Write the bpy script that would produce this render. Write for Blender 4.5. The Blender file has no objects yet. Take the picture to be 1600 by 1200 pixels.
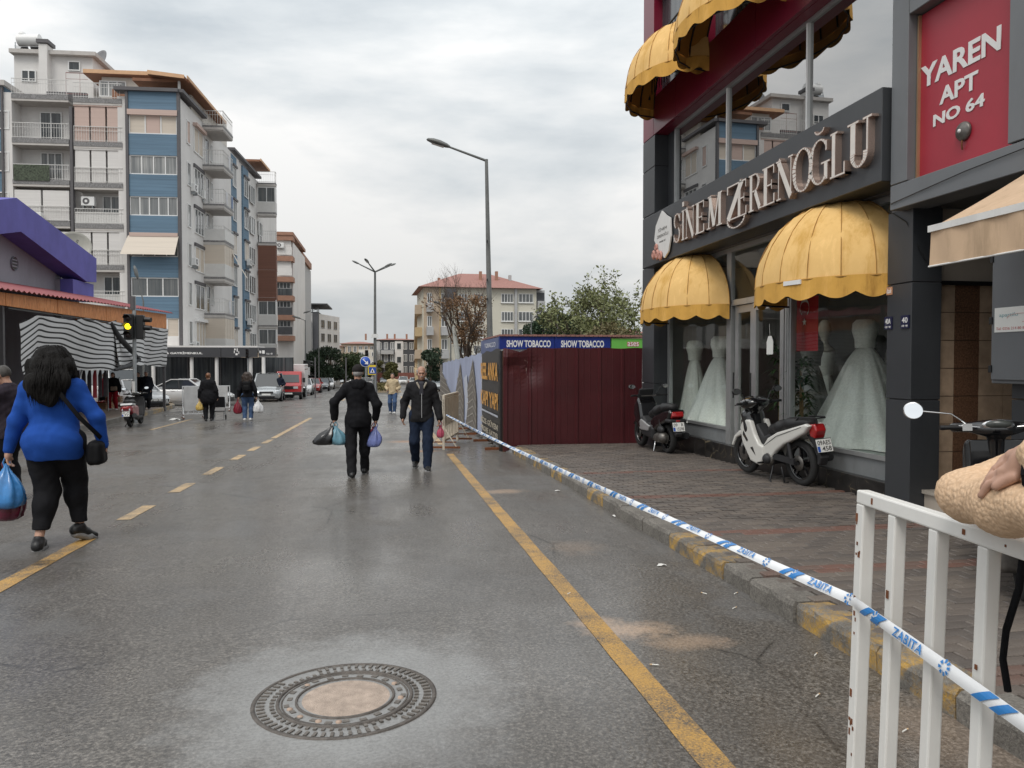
import bpy, bmesh, math, random
import numpy as np
from mathutils import Vector, Matrix, Euler
R = math.radians
random.seed(7); rng = np.random.default_rng(7)
SC = bpy.context.scene
COL = SC.collection
# ------------------------------------------------------------------ camera, sky, sun, exposure
F_PX, PITCH, YAW, SLOPE, EYE = 1200., R(1.576), R(9.33), 0.0183, 1.5
cam_d = bpy.data.cameras.new('camera'); cam = bpy.data.objects.new('camera', cam_d); COL.objects.link(cam)
cam.location = (0, 0, EYE); cam.rotation_euler = (math.pi/2-PITCH, 0, -YAW)
cam_d.sensor_fit = 'HORIZONTAL'; cam_d.sensor_width = 36; cam_d.lens = 36*F_PX/1600
cam_d.clip_start = .05; cam_d.clip_end = 4000
SC.camera = cam
SUN_EL, SUN_AZ = R(52), R(215)     # azimuth: direction the light comes from, clockwise from +Y
W = bpy.data.worlds.new('World'); SC.world = W; W.use_nodes = True
def build_world():
    nt = W.node_tree; nd, lk = nt.nodes, nt.links; nd.clear()
    out = nd.new('ShaderNodeOutputWorld'); bg = nd.new('ShaderNodeBackground')
    sky = nd.new('ShaderNodeTexSky'); sky.sky_type = 'NISHITA'; sky.sun_disc = False
    sky.sun_elevation = SUN_EL; sky.sun_rotation = SUN_AZ; sky.air_density = 1.2; sky.dust_density = 4
    tc = nd.new('ShaderNodeTexCoord'); mp = nd.new('ShaderNodeMapping'); mp.inputs['Scale'].default_value = (1, 1, 3.2)
    lk.new(tc.outputs['Generated'], mp.inputs['Vector'])
    n1 = nd.new('ShaderNodeTexNoise'); n1.inputs['Scale'].default_value = 1.7; n1.inputs['Detail'].default_value = 7; n1.inputs['Roughness'].default_value = .52
    n1.inputs['Distortion'].default_value = .25
    n2 = nd.new('ShaderNodeTexNoise'); n2.inputs['Scale'].default_value = 5.5; n2.inputs['Detail'].default_value = 6; n2.inputs['Roughness'].default_value = .55
    for n in (n1, n2): lk.new(mp.outputs[0], n.inputs['Vector'])
    mx = nd.new('ShaderNodeMath'); mx.operation = 'MULTIPLY_ADD'; mx.inputs[1].default_value = .3
    lk.new(n2.outputs[0], mx.inputs[0]); lk.new(n1.outputs[0], mx.inputs[2])
    cr = nd.new('ShaderNodeValToRGB'); e = cr.color_ramp.elements
    e[0].position = .48; e[0].color = (4.6, 5.05, 5.4, 1); e[1].position = .78; e[1].color = (8.9, 8.85, 8.7, 1)
    m = e.new(.63); m.color = (6.6, 6.9, 7.05, 1)
    lk.new(mx.outputs[0], cr.inputs[0])
    # overcast sky grows brighter towards the zenith
    sp = nd.new('ShaderNodeSeparateXYZ'); lk.new(tc.outputs['Generated'], sp.inputs[0])
    cl = nd.new('ShaderNodeClamp'); lk.new(sp.outputs['Z'], cl.inputs[0])
    gm = nd.new('ShaderNodeMath'); gm.operation = 'MULTIPLY_ADD'; gm.inputs[1].default_value = 1.35; gm.inputs[2].default_value = .80
    lk.new(cl.outputs[0], gm.inputs[0])
    sc = nd.new('ShaderNodeVectorMath'); sc.operation = 'SCALE'; lk.new(cr.outputs[0], sc.inputs[0]); lk.new(gm.outputs[0], sc.inputs['Scale'])
    mix = nd.new('ShaderNodeMix'); mix.data_type = 'RGBA'; mix.inputs[0].default_value = .93
    lk.new(sky.outputs[0], mix.inputs[6]); lk.new(sc.outputs[0], mix.inputs[7])
    lk.new(mix.outputs[2], bg.inputs[0]); bg.inputs[1].default_value = .1
    lk.new(bg.outputs[0], out.inputs[0])
build_world()
sun_d = bpy.data.lights.new('sun', 'SUN'); sun = bpy.data.objects.new('sun', sun_d); COL.objects.link(sun)
sun_d.energy = 1.3; sun_d.angle = R(22); sun_d.color = (1, .96, .9)
sd = Vector((math.sin(SUN_AZ)*math.cos(SUN_EL), math.cos(SUN_AZ)*math.cos(SUN_EL), math.sin(SUN_EL)))
sun.rotation_euler = (-sd).to_track_quat('-Z', 'Y').to_euler(); sun.location = (0, 0, 60)
SC.view_settings.view_transform = 'Standard'; SC.view_settings.look = 'None'
SC.view_settings.exposure = 0.0; SC.view_settings.gamma = 1
SC.cycles.max_bounces = 7; SC.cycles.transparent_max_bounces = 16
# ------------------------------------------------------------------ pixel -> place helpers
def ray(u, v):
    x, y = (u-800)/F_PX, -(v-600)/F_PX
    fy = math.cos(PITCH)+y*math.sin(PITCH); up = y*math.cos(PITCH)-math.sin(PITCH)
    return Vector((x*math.cos(YAW)+fy*math.sin(YAW), -x*math.sin(YAW)+fy*math.cos(YAW), up))
E0 = Vector((0, 0, EYE))
def gz(y): return -SLOPE*y if y < 220 else -SLOPE*220
def gnd(u, v, h=0.):
    r = ray(u, v); return E0+r*((h-EYE)/(r.z+SLOPE*r.y))
def atx(u, v, X): r = ray(u, v); return E0+r*(X/r.x)
def aty(u, v, Y): r = ray(u, v); return E0+r*(Y/r.y)
class Plane:
    """vertical plane: origin o, horizontal unit axis a, outward normal n"""
    def __init__(s, o, ang, flip=1):
        s.o = Vector(o); s.a = Vector((math.cos(ang), math.sin(ang), 0)); s.n = Vector((s.a.y, -s.a.x, 0))*flip
    def px(s, u, v, d=0):
        r = ray(u, v); o = s.o+s.n*d; t = (o-E0).dot(s.n)/r.dot(s.n); p = E0+r*t-s.o
        return p.dot(s.a), p.z
    def w(s, a, b, d=0): p = s.o+s.a*a+s.n*d; return (p.x, p.y, p.z+b)
# ------------------------------------------------------------------ mesh builder
class MB:
    def __init__(s): s.v = []; s.f = []; s.m = []; s.sm = []
    def add(s, vs, fs, mi=0, smooth=False):
        b = len(s.v); s.v += [tuple(x) for x in vs]
        for f in fs: s.f.append(tuple(i+b for i in f)); s.m.append(mi); s.sm.append(smooth)
        return s
    def hexa(s, p, mi=0): return s.add(p, [(0, 3, 2, 1), (4, 5, 6, 7), (0, 1, 5, 4), (1, 2, 6, 5), (2, 3, 7, 6), (3, 0, 4, 7)], mi)
    def box(s, x0, x1, y0, y1, z0, z1, mi=0):
        return s.hexa([(x0, y0, z0), (x1, y0, z0), (x1, y1, z0), (x0, y1, z0), (x0, y0, z1), (x1, y0, z1), (x1, y1, z1), (x0, y1, z1)], mi)
    def fbox(s, P, a0, a1, b0, b1, d0, d1, mi=0):
        q = lambda a, b, d: P.w(a, b, d)
        return s.hexa([q(a0, b0, d1), q(a1, b0, d1), q(a1, b0, d0), q(a0, b0, d0), q(a0, b1, d1), q(a1, b1, d1), q(a1, b1, d0), q(a0, b1, d0)], mi)
    def obox(s, c, h, rot=None, mi=0):
        m = rot if rot is not None else Matrix.Identity(3)
        c = Vector(c); return s.hexa([c+m @ Vector((sx*h[0], sy*h[1], sz*h[2])) for sz in (-1, 1) for sx, sy in ((-1, -1), (1, -1), (1, 1), (-1, 1))], mi)
    def bar(s, p, q, w, h=None, mi=0, up=(0, 0, 1)):
        p, q = Vector(p), Vector(q); d = (q-p); L = d.length; d.normalize(); u = Vector(up)
        if abs(d.dot(u)) > .98: u = Vector((1, 0, 0))
        x = d.cross(u).normalized(); y = x.cross(d); m = Matrix((x, d, y)).transposed()
        return s.obox((p+q)/2, (w/2, L/2, (h or w)/2), m, mi)
    def tube(s, pts, r, n=8, mi=0, cap=True, smooth=True):
        pts = [Vector(p) for p in pts]; k = len(pts)
        rs = [r]*k if isinstance(r, (int, float)) else r
        vs = []; prev = None
        for i, p in enumerate(pts):
            t = (pts[min(i+1, k-1)]-pts[max(i-1, 0)]).normalized()
            if prev is None: a = t.orthogonal().normalized()
            else:
                a = prev-t*prev.dot(t)
                a = a.normalized() if a.length > 1e-6 else t.orthogonal().normalized()
            prev = a; b = t.cross(a)
            for j in range(n):
                g = 2*math.pi*j/n; vs.append(p+(a*math.cos(g)+b*math.sin(g))*rs[i])
        fs = [(i*n+j, i*n+(j+1) % n, (i+1)*n+(j+1) % n, (i+1)*n+j) for i in range(k-1) for j in range(n)]
        s.add(vs, fs, mi, smooth)
        if cap: s.add(vs[:n], [tuple(range(n-1, -1, -1))], mi); s.add(vs[-n:], [tuple(range(n))], mi)
        return s
    def lathe(s, prof, c=(0, 0, 0), n=24, mi=0, axis='z', smooth=True):
        vs = []; c = Vector(c)
        for r, z in prof:
            for j in range(n):
                g = 2*math.pi*j/n; x, y = r*math.cos(g), r*math.sin(g)
                vs.append(c+(Vector((x, y, z)) if axis == 'z' else Vector((z, x, y)) if axis == 'x' else Vector((y, z, x))))
        k = len(prof)
        return s.add(vs, [(i*n+j, i*n+(j+1) % n, (i+1)*n+(j+1) % n, (i+1)*n+j) for i in range(k-1) for j in range(n)], mi, smooth)
    def disc(s, c, r, nrm, n=20, mi=0):
        c = Vector(c); nv = Vector(nrm).normalized(); a = nv.orthogonal().normalized(); b = nv.cross(a)
        return s.add([c+(a*math.cos(2*math.pi*j/n)+b*math.sin(2*math.pi*j/n))*r for j in range(n)], [tuple(range(n))], mi)
    def prism(s, poly, fn, d0, d1, mi=0):
        """poly in 2D; fn(a,b,d) -> 3D"""
        n = len(poly); v = [fn(a, b, d0) for a, b in poly]+[fn(a, b, d1) for a, b in poly]
        return s.add(v, [tuple(range(n-1, -1, -1)), tuple(range(n, 2*n))]+[(i, (i+1) % n, n+(i+1) % n, n+i) for i in range(n)], mi)
    def grid(s, rows, mi=0, smooth=True, close=False):
        n = len(rows[0]); v = [p for r in rows for p in r]
        m = n if close else n-1
        return s.add(v, [(i*n+j, i*n+(j+1) % n, (i+1)*n+(j+1) % n, (i+1)*n+j) for i in range(len(rows)-1) for j in range(m)], mi, smooth)
    def mesh(s, name, mats, off=(0, 0, 0)):
        me = bpy.data.meshes.new(name); o = Vector(off)
        me.from_pydata([tuple(Vector(p)-o) for p in s.v] if o.length else s.v, [], s.f)
        for m in (mats if isinstance(mats, (list, tuple)) else [mats]): me.materials.append(m)
        me.polygons.foreach_set('material_index', s.m); me.polygons.foreach_set('use_smooth', s.sm); me.update()
        return me
    def build(s, name, mats, parent=None, world=True, fix=False):
        """world=True: vertices are world positions; moved into the frame of the root thing"""
        off = (0, 0, 0)
        if world and parent is not None:
            r = parent
            while r.parent: r = r.parent
            off = r.location
        me = s.mesh(name, mats, off)
        if fix: fix_normals(me)
        o = bpy.data.objects.new(name, me); COL.objects.link(o)
        if parent is not None: o.parent = parent
        return o
def fix_normals(me):
    b = bmesh.new(); b.from_mesh(me); bmesh.ops.recalc_face_normals(b, faces=b.faces); b.to_mesh(me); b.free()
def link(name, me, parent=None, loc=(0, 0, 0), rot=(0, 0, 0), scale=None):
    o = bpy.data.objects.new(name, me); COL.objects.link(o); o.location = loc; o.rotation_euler = rot
    if scale: o.scale = scale
    if parent is not None: o.parent = parent
    return o
def tag(o, label=None, cat=None, group=None, kind=None):
    for k, v in (('label', label), ('category', cat), ('group', group), ('kind', kind)):
        if v: o[k] = v
    return o
def thing(name, label, cat, loc=(0, 0, 0), rz=0., group=None):
    o = bpy.data.objects.new(name, None); COL.objects.link(o); o.location = loc; o.rotation_euler = (0, 0, rz)
    o.empty_display_size = .2
    return tag(o, label, cat, group)
def copy_tree(o, parent=None):
    c = o.copy(); COL.objects.link(c); c.parent = parent
    for ch in list(o.children): copy_tree(ch, c)
    return c
def bevel(o, w=.01, seg=2):
    m = o.modifiers.new('bevel', 'BEVEL'); m.width = w; m.segments = seg; m.limit_method = 'ANGLE'; return o
TXT = {}
def text_mesh(s, size=1., bold=0., ext=0., wide=1., align='CENTER', shear=0.):
    """flat lettering mesh in the XY plane from the built-in font"""
    c = bpy.data.curves.new('t', 'FONT'); c.body = s; c.size = size; c.align_x = align; c.align_y = 'CENTER'
    c.offset = bold; c.extrude = ext; c.shear = shear; c.resolution_u = 3; c.space_character = 1.0
    o = bpy.data.objects.new('t', c); COL.objects.link(o)
    dg = bpy.context.evaluated_depsgraph_get(); me = bpy.data.meshes.new_from_object(o.evaluated_get(dg))
    bpy.data.objects.remove(o); bpy.data.curves.remove(c)
    if wide != 1.: me.transform(Matrix.Diagonal((wide, 1, 1, 1)))
    return me
def text_on(P, s, a, b, size, d, mat, parent, name='lettering', bold=0., ext=.002, wide=1., align='CENTER', root=None):
    """lettering laid on a Plane at (a,b), d outward, placed in root's frame"""
    me = text_mesh(s, size, bold, ext, wide, align); me.materials.clear(); me.materials.append(mat); me.name = name
    ax, up, n = P.a, Vector((0, 0, 1)), P.n
    if ax.cross(up).dot(n) < 0: ax = -ax
    m = Matrix((ax, up, n)).transposed().to_4x4()
    m.translation = Vector(P.w(a, b, d))
    r = parent
    while r is not None and r.parent: r = r.parent
    if r is not None: m.translation = m.translation-r.location
    me.transform(m)
    return link(name, me, parent)
# ------------------------------------------------------------------ materials
MATS = {}
def M(name, col, rough=.6, metal=0., var=.12, scale=3., bump=0., bscale=80., spec=.5, grime=0., gcol=(.06, .05, .045), stretch=None, emit=0., trans=0., coat=0.):
    if name in MATS: return MATS[name]
    m = bpy.data.materials.new(name); m.use_nodes = True; nt = m.node_tree; nd, lk = nt.nodes, nt.links
    b = nd['Principled BSDF']; MATS[name] = m
    b.inputs['Roughness'].default_value = rough; b.inputs['Metallic'].default_value = metal
    b.inputs['Specular IOR Level'].default_value = spec; b.inputs['Coat Weight'].default_value = coat
    if trans: b.inputs['Transmission Weight'].default_value = trans
    c = (*col, 1)
    tc = nd.new('ShaderNodeTexCoord'); vec = tc.outputs['Object']
    if stretch:
        mp = nd.new('ShaderNodeMapping'); mp.inputs['Scale'].default_value = stretch; lk.new(vec, mp.inputs[0]); vec = mp.outputs[0]
    if var or grime:
        n = nd.new('ShaderNodeTexNoise'); n.inputs['Scale'].default_value = scale; n.inputs['Detail'].default_value = 6; n.inputs['Roughness'].default_value = .62
        lk.new(vec, n.inputs['Vector'])
        cr = nd.new('ShaderNodeValToRGB'); e = cr.color_ramp.elements
        e[0].position = .3; e[1].position = .7
        e[0].color = (*[x*(1-var) for x in col], 1); e[1].color = (*[min(1, x*(1+var)) for x in col], 1)
        lk.new(n.outputs[0], cr.inputs[0]); src = cr.outputs[0]
        if grime:
            n2 = nd.new('ShaderNodeTexNoise'); n2.inputs['Scale'].default_value = scale*.6; n2.inputs['Detail'].default_value = 8; n2.inputs['Roughness'].default_value = .7
            mp2 = nd.new('ShaderNodeMapping'); mp2.inputs['Scale'].default_value = (1.6, 1.6, .35); mp2.inputs['Location'].default_value = (3.3, 1.2, 7)
            lk.new(vec, mp2.inputs[0]); lk.new(mp2.outputs[0], n2.inputs['Vector'])
            r2 = nd.new('ShaderNodeValToRGB'); q = r2.color_ramp.elements; q[0].position = .5; q[0].color = (0, 0, 0, 1); q[1].position = .75; q[1].color = (grime, grime, grime, 1)
            lk.new(n2.outputs[0], r2.inputs[0])
            mx = nd.new('ShaderNodeMix'); mx.data_type = 'RGBA'; lk.new(r2.outputs[0], mx.inputs[0]); lk.new(src, mx.inputs[6]); mx.inputs[7].default_value = (*gcol, 1)
            src = mx.outputs[2]
        lk.new(src, b.inputs['Base Color'])
    else: b.inputs['Base Color'].default_value = c
    if bump:
        nb = nd.new('ShaderNodeTexNoise'); nb.inputs['Scale'].default_value = bscale; nb.inputs['Detail'].default_value = 4; lk.new(vec, nb.inputs['Vector'])
        bp = nd.new('ShaderNodeBump'); bp.inputs['Strength'].default_value = bump; bp.inputs['Distance'].default_value = .02
        lk.new(nb.outputs[0], bp.inputs['Height']); lk.new(bp.outputs[0], b.inputs['Normal'])
    if emit: b.inputs['Emission Color'].default_value = c; b.inputs['Emission Strength'].default_value = emit
    return m
class NG:
    """small node-graph helper"""
    def __init__(s, name, rough=.6, spec=.5):
        s.m = bpy.data.materials.new(name); s.m.use_nodes = True; s.nd = s.m.node_tree.nodes; s.lk = s.m.node_tree.links
        s.b = s.nd['Principled BSDF']; s.b.inputs['Roughness'].default_value = rough; s.b.inputs['Specular IOR Level'].default_value = spec
        s.tc = s.nd.new('ShaderNodeTexCoord'); s.obj = s.tc.outputs['Object']; MATS[name] = s.m
    def map(s, sc=(1, 1, 1), loc=(0, 0, 0), rot=(0, 0, 0), vec=None):
        n = s.nd.new('ShaderNodeMapping'); n.inputs['Scale'].default_value = sc; n.inputs['Location'].default_value = loc; n.inputs['Rotation'].default_value = rot
        s.lk.new(vec or s.obj, n.inputs[0]); return n.outputs[0]
    def noise(s, sc, det=5, ro=.6, vec=None, dist=0.):
        n = s.nd.new('ShaderNodeTexNoise'); n.inputs['Scale'].default_value = sc; n.inputs['Detail'].default_value = det; n.inputs['Roughness'].default_value = ro; n.inputs['Distortion'].default_value = dist
        s.lk.new(vec or s.obj, n.inputs['Vector']); return n.outputs[0]
    def vor(s, sc, vec=None, feat='F1', out=0):
        n = s.nd.new('ShaderNodeTexVoronoi'); n.feature = feat; n.inputs['Scale'].default_value = sc; s.lk.new(vec or s.obj, n.inputs['Vector']); return n.outputs[out]
    def ramp(s, src, *st):
        n = s.nd.new('ShaderNodeValToRGB'); e = n.color_ramp.elements
        while len(e) < len(st): e.new(.5)
        for k, (p, c) in enumerate(sorted(st, key=lambda t: t[0])): e[k].position = p; e[k].color = (*c, 1) if isinstance(c, tuple) else (c, c, c, 1)
        s.lk.new(src, n.inputs[0]); return n.outputs[0]
    def mix(s, f, a, b, mode='MIX'):
        n = s.nd.new('ShaderNodeMix'); n.data_type = 'RGBA'; n.blend_type = mode
        for i, x in ((0, f), (6, a), (7, b)):
            if isinstance(x, (int, float)): n.inputs[i].default_value = x if i == 0 else (x, x, x, 1)
            elif isinstance(x, tuple): n.inputs[i].default_value = (*x, 1)
            else: s.lk.new(x, n.inputs[i])
        return n.outputs[2]
    def math(s, op, a, b=0., c=None):
        n = s.nd.new('ShaderNodeMath'); n.operation = op
        for i, x in enumerate((a, b, c)):
            if x is None: continue
            if isinstance(x, (int, float)): n.inputs[i].default_value = x
            else: s.lk.new(x, n.inputs[i])
        return n.outputs[0]
    def xyz(s, vec=None):
        n = s.nd.new('ShaderNodeSeparateXYZ'); s.lk.new(vec or s.obj, n.inputs[0]); return n.outputs
    def col(s, x): s.lk.new(x, s.b.inputs['Base Color']); return s
    def rough(s, x): s.lk.new(x, s.b.inputs['Roughness']); return s
    def bump(s, x, st=.3, dist=.02):
        n = s.nd.new('ShaderNodeBump'); n.inputs['Strength'].default_value = st; n.inputs['Distance'].default_value = dist
        s.lk.new(x, n.inputs['Height']); s.lk.new(n.outputs[0], s.b.inputs['Normal']); return s
def dist2(g, cx, cy, sx=1., sy=1.):
    o = g.xyz(); dx = g.math('MULTIPLY', g.math('SUBTRACT', o[0], cx), 1/sx); dy = g.math('MULTIPLY', g.math('SUBTRACT', o[1], cy), 1/sy)
    return g.math('SQRT', g.math('ADD', g.math('MULTIPLY', dx, dx), g.math('MULTIPLY', dy, dy)))
MANHOLE = gnd(540, 1090)
def mat_asphalt():
    g = NG('asphalt', .4, .5)
    fine = g.noise(55, 4, .85); agg = g.vor(42); big = g.noise(.5, 5, .65); mid = g.noise(3.2, 6, .72)
    streak = g.noise(1.0, 5, .7, g.map((1.5, .22, 1)))
    c = g.ramp(fine, (.32, (.024, .021, .018)), (.5, (.1, .09, .079)), (.68, (.29, .265, .235)))
    st = g.ramp(agg, (.0, .9), (.2, .0)); c = g.mix(g.math('MULTIPLY', st, g.ramp(g.noise(9, 3), (.35, .15), (.7, .75))), c, (.30, .285, .265))
    c = g.mix(g.ramp(big, (.38, .0), (.66, .75)), c, g.mix(.6, c, (.03, .027, .025)))
    c = g.mix(g.ramp(mid, (.48, .0), (.8, .45)), c, (.14, .133, .125))
    crk = g.ramp(g.vor(.55, g.map((1, .7, 1), (.3, .2, 0), vec=g.mix(.16, g.obj, g.noise(2.2, 5, .7))), 'DISTANCE_TO_EDGE'), (.0, .7), (.006, .0)); c = g.mix(g.math('MULTIPLY', crk, g.ramp(g.noise(.8, 3), (.5, 0.), (.6, 1.))), c, (.012, .011, .01))
    # grey cement haze round the manhole cover and to its left
    d = dist2(g, MANHOLE.x, MANHOLE.y, 1.0, 1.15); d = g.math('ADD', d, g.math('MULTIPLY', g.math('SUBTRACT', mid, .5), .95))
    halo = g.math('MULTIPLY', g.ramp(d, (.36, 1.), (.6, .7), (.86, 0.)), g.ramp(fine, (.3, .55), (.6, 1.)))
    c = g.mix(halo, c, (.27, .27, .265))
    haze = g.ramp(g.math('MULTIPLY', streak, g.ramp(big, (.42, 0.), (.6, 1.))), (.3, 0.), (.7, .38)); c = g.mix(haze, c, (.2, .2, .2))
    # loose sand spread over the lane edge
    for (px, sx, sy, k) in (((985, 985), .34, .17, 1.), ((930, 972), .2, .12, .9), ((1080, 1003), .3, .16, .6), ((785, 768), .36, .22, .75), ((900, 855), .3, .35, .25), ((635, 690), .5, .45, .5), ((660, 705), .4, .3, .5), ((1500, 1150), .5, .5, .3)):
        p = gnd(*px); dd = g.math('ADD', dist2(g, p.x, p.y, sx, sy), g.math('MULTIPLY', g.math('SUBTRACT', g.noise(7, 6, .75), .5), 1.5))
        c = g.mix(g.math('MULTIPLY', g.ramp(dd, (.35, k), (1.05, 0.)), g.ramp(fine, (.3, .45), (.6, 1.))), c, (.42, .30, .21) if px[0] > 700 else (.45, .2, .07))
    g.col(c)
    wet = g.math('ADD', g.math('MULTIPLY', big, .6), g.math('MULTIPLY', streak, .5))
    r = g.ramp(wet, (.40, .13), (.5, .27), (.64, .55)); g.rough(g.math('ADD', r, g.math('MULTIPLY', fine, .1)))
    wm = g.ramp(g.noise(.33, 5, .6, g.map((1, .45, 1), (2.1, .7, 0))), (.42, .0), (.62, .55)); g.lk.new(wm, g.b.inputs['Coat Weight']); g.b.inputs['Coat Roughness'].default_value = .16; g.b.inputs['Coat IOR'].default_value = 1.4
    hb = g.math('ADD', g.math('MULTIPLY', fine, .5), g.math('MULTIPLY', agg, -.6)); g.bump(hb, .3, .012)
    return g.m
def mat_roadpaint(name, col, keep):
    g = NG(name, .55); fine = g.noise(85, 3, .7); big = g.noise(2.2, 6, .75)
    f = g.math('ADD', g.math('MULTIPLY', fine, .55), g.math('MULTIPLY', big, .75))
    wear = g.ramp(f, (keep, 1.), (keep+.22, .05))
    c = g.mix(wear, (.085, .08, .075), g.ramp(big, (.3, tuple(x*.75 for x in col)), (.7, col)))
    g.col(c); g.bump(fine, .5, .01); return g.m
def mat_fabric(name, col, stain, seam_scale=None):
    g = NG(name, .8, .2); n = g.noise(1.6, 7, .7, g.map((2.5, 2.5, .5))); f = g.noise(9, 5, .7)
    c = g.ramp(n, (.34, stain), (.48, col), (.58, col), (.74, tuple(min(1, x*1.15+.04) for x in col)))
    g.col(g.mix(g.ramp(f, (.4, 0.), (.8, .25)), c, stain)); g.bump(g.noise(160, 2), .25, .004); return g.m
def mat_stripes():
    g = NG('striped cloth', .85, .2); o = g.xyz(g.tc.outputs['UV'])
    w = g.math('FRACT', g.math('MULTIPLY', o[1], 1/.17)); k = g.ramp(w, (.28, .022), (.36, .6))
    g.col(g.mix(g.ramp(g.noise(2, 5), (.3, .0), (.8, .35)), k, g.mix(.35, k, (.2, .19, .18)))); return g.m
def mat_osb():
    g = NG('stained board', .6); n = g.noise(9, 7, .7, g.map((1, 1.6, .3)), 1.2); n2 = g.noise(1.2, 4)
    c = g.ramp(n, (.3, (.3, .085, .02)), (.5, (.72, .27, .08)), (.7, (.85, .43, .19))); g.col(g.mix(g.ramp(n2, (.35, 0.), (.7, .35)), c, (.45, .17, .06))); return g.m
def mat_marble():
    g = NG('black marble', .28); n = g.noise(3, 6, .6, None, 1.5); v = g.ramp(g.vor(5, g.map((1, 1, 1)), 'DISTANCE_TO_EDGE'), (.0, .8), (.018, 0.))
    c = g.ramp(n, (.3, (.008, .008, .008)), (.7, (.03, .028, .027))); k = g.math('MULTIPLY', v, g.ramp(g.noise(2.3, 4), (.5, 0.), (.62, 1.)))
    g.col(g.mix(k, c, (.45, .36, .22))); return g.m
def mat_glass(name='clear glass', tint=(.93, .96, .94), ior=1.5, rough=0.):
    m = bpy.data.materials.new(name); m.use_nodes = True; nd, lk = m.node_tree.nodes, m.node_tree.links; nd.clear(); MATS[name] = m
    o = nd.new('ShaderNodeOutputMaterial'); t = nd.new('ShaderNodeBsdfTransparent'); t.inputs[0].default_value = (*tint, 1)
    gl = nd.new('ShaderNodeBsdfGlossy'); gl.inputs['Roughness'].default_value = rough
    f0 = ((ior-1)/(ior+1))**2; lw = nd.new('ShaderNodeLayerWeight'); lw.inputs[0].default_value = .5; mx = nd.new('ShaderNodeMixShader')
    pw = nd.new('ShaderNodeMath'); pw.operation = 'POWER'; pw.inputs[1].default_value = 5; lk.new(lw.outputs['Facing'], pw.inputs[0])
    ma = nd.new('ShaderNodeMath'); ma.operation = 'MULTIPLY_ADD'; ma.inputs[1].default_value = 1-f0; ma.inputs[2].default_value = f0; lk.new(pw.outputs[0], ma.inputs[0])
    lk.new(ma.outputs[0], mx.inputs[0]); lk.new(t.outputs[0], mx.inputs[1]); lk.new(gl.outputs[0], mx.inputs[2]); lk.new(mx.outputs[0], o.inputs[0]); return m
def mat_curtain_glass(name, a, b, sc=9.):
    """far window: pleated net curtain close behind shiny glass"""
    g = NG(name, .12, .6); n = g.noise(sc, 3, .5, g.map((1, 1, .03))); big = g.noise(.35, 2); g.col(g.mix(g.ramp(big, (.35, 0.), (.65, .7)), g.ramp(n, (.35, a), (.65, b)), a)); return g.m
ASPHALT = mat_asphalt()
YELLOW = mat_roadpaint('worn yellow road paint', (.62, .36, .1), .56)
YELLOW2 = mat_roadpaint('worn pale road paint', (.6, .42, .22), .58)
GLASS = mat_glass()
MIRGLASS = mat_glass('reflective upper glass', (.42, .45, .44), 6.5)
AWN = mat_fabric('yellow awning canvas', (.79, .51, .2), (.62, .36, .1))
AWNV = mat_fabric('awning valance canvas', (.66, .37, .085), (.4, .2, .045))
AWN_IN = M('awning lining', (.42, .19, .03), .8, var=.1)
TANAWN = mat_fabric('tan awning canvas', (.60, .43, .29), (.45, .32, .21))
STRIPES = mat_stripes(); OSB = mat_osb(); MARBLE = mat_marble()
C_BLIND = mat_curtain_glass('curtained window', (.16, .17, .175), (.42, .42, .41))
C_DARK = mat_curtain_glass('dark window', (.025, .03, .035), (.10, .11, .115))
C_GREY = mat_curtain_glass('grey curtained window', (.09, .1, .105), (.25, .25, .245))
WHITE = M('white paint', (.72, .71, .69), .5, var=.06, grime=.25)
PVC = M('white window frame', (.74, .74, .73), .4, var=.03)
CREAM = M('cream render', (.66, .62, .56), .85, var=.06, scale=.6, grime=.35, gcol=(.35, .32, .29), bump=.1)
LWHITE = M('off white render', (.70, .68, .66), .85, var=.06, scale=.5, grime=.35, gcol=(.4, .38, .36), bump=.1)
BLUEP = M('blue striated render', (.115, .195, .275), .7, var=.22, scale=1.3, stretch=(.15, .15, 9.), bump=.5, bscale=4, grime=.15, gcol=(.07, .13, .22))
DARKG = M('dark grey trim', (.10, .095, .1), .6, var=.1)
GREYP = M('anthracite composite panel', (.042, .045, .05), .38, var=.1, scale=1.5, grime=.2, gcol=(.1, .1, .1))
GREYL = M('grey composite panel', (.15, .158, .168), .4, var=.08, scale=1.2, grime=.35, gcol=(.09, .09, .09))
MAROON = M('maroon composite panel', (.17, .008, .028), .3, var=.1, scale=1, grime=.2, gcol=(.1, .01, .02))
REDP = M('red sign panel', (.36, .022, .04), .45, var=.14, scale=.8, grime=.35, gcol=(.3, .06, .07))
ALU = M('aluminium profile', (.48, .49, .49), .38, .65, var=.06, scale=6, grime=.2, gcol=(.25, .25, .25))
STEEL = M('galvanised steel', (.33, .35, .36), .5, .5, var=.12, scale=8, grime=.3, gcol=(.16, .14, .12))
BLACK = M('black plastic', (.012, .012, .013), .45, var=.1)
GLOSSB = M('gloss black paint', (.008, .008, .009), .1, var=0, coat=1)
RUBBER = M('tyre rubber', (.018, .018, .018), .85, var=.2, scale=20)
CHROME = M('chrome', (.8, .8, .8), .08, 1, var=0)
MIRROR = M('mirror glass', (.92, .93, .94), .02, 1, var=0)
DIMMETAL = M('dull engine metal', (.16, .15, .14), .45, .7, var=.25, scale=25)
REDLENS = M('red lamp lens', (.35, .008, .01), .1, var=0, coat=1)
CLEARLENS = M('clear lamp lens', (.62, .64, .65), .06, .3, var=0, coat=1)
PLATE = M('number plate white', (.78, .78, .75), .4, var=.03)
PLBLUE = M('number plate blue', (.02, .09, .42), .4, var=0)
INK = M('black lettering', (.012, .012, .012), .5, var=0)
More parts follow.
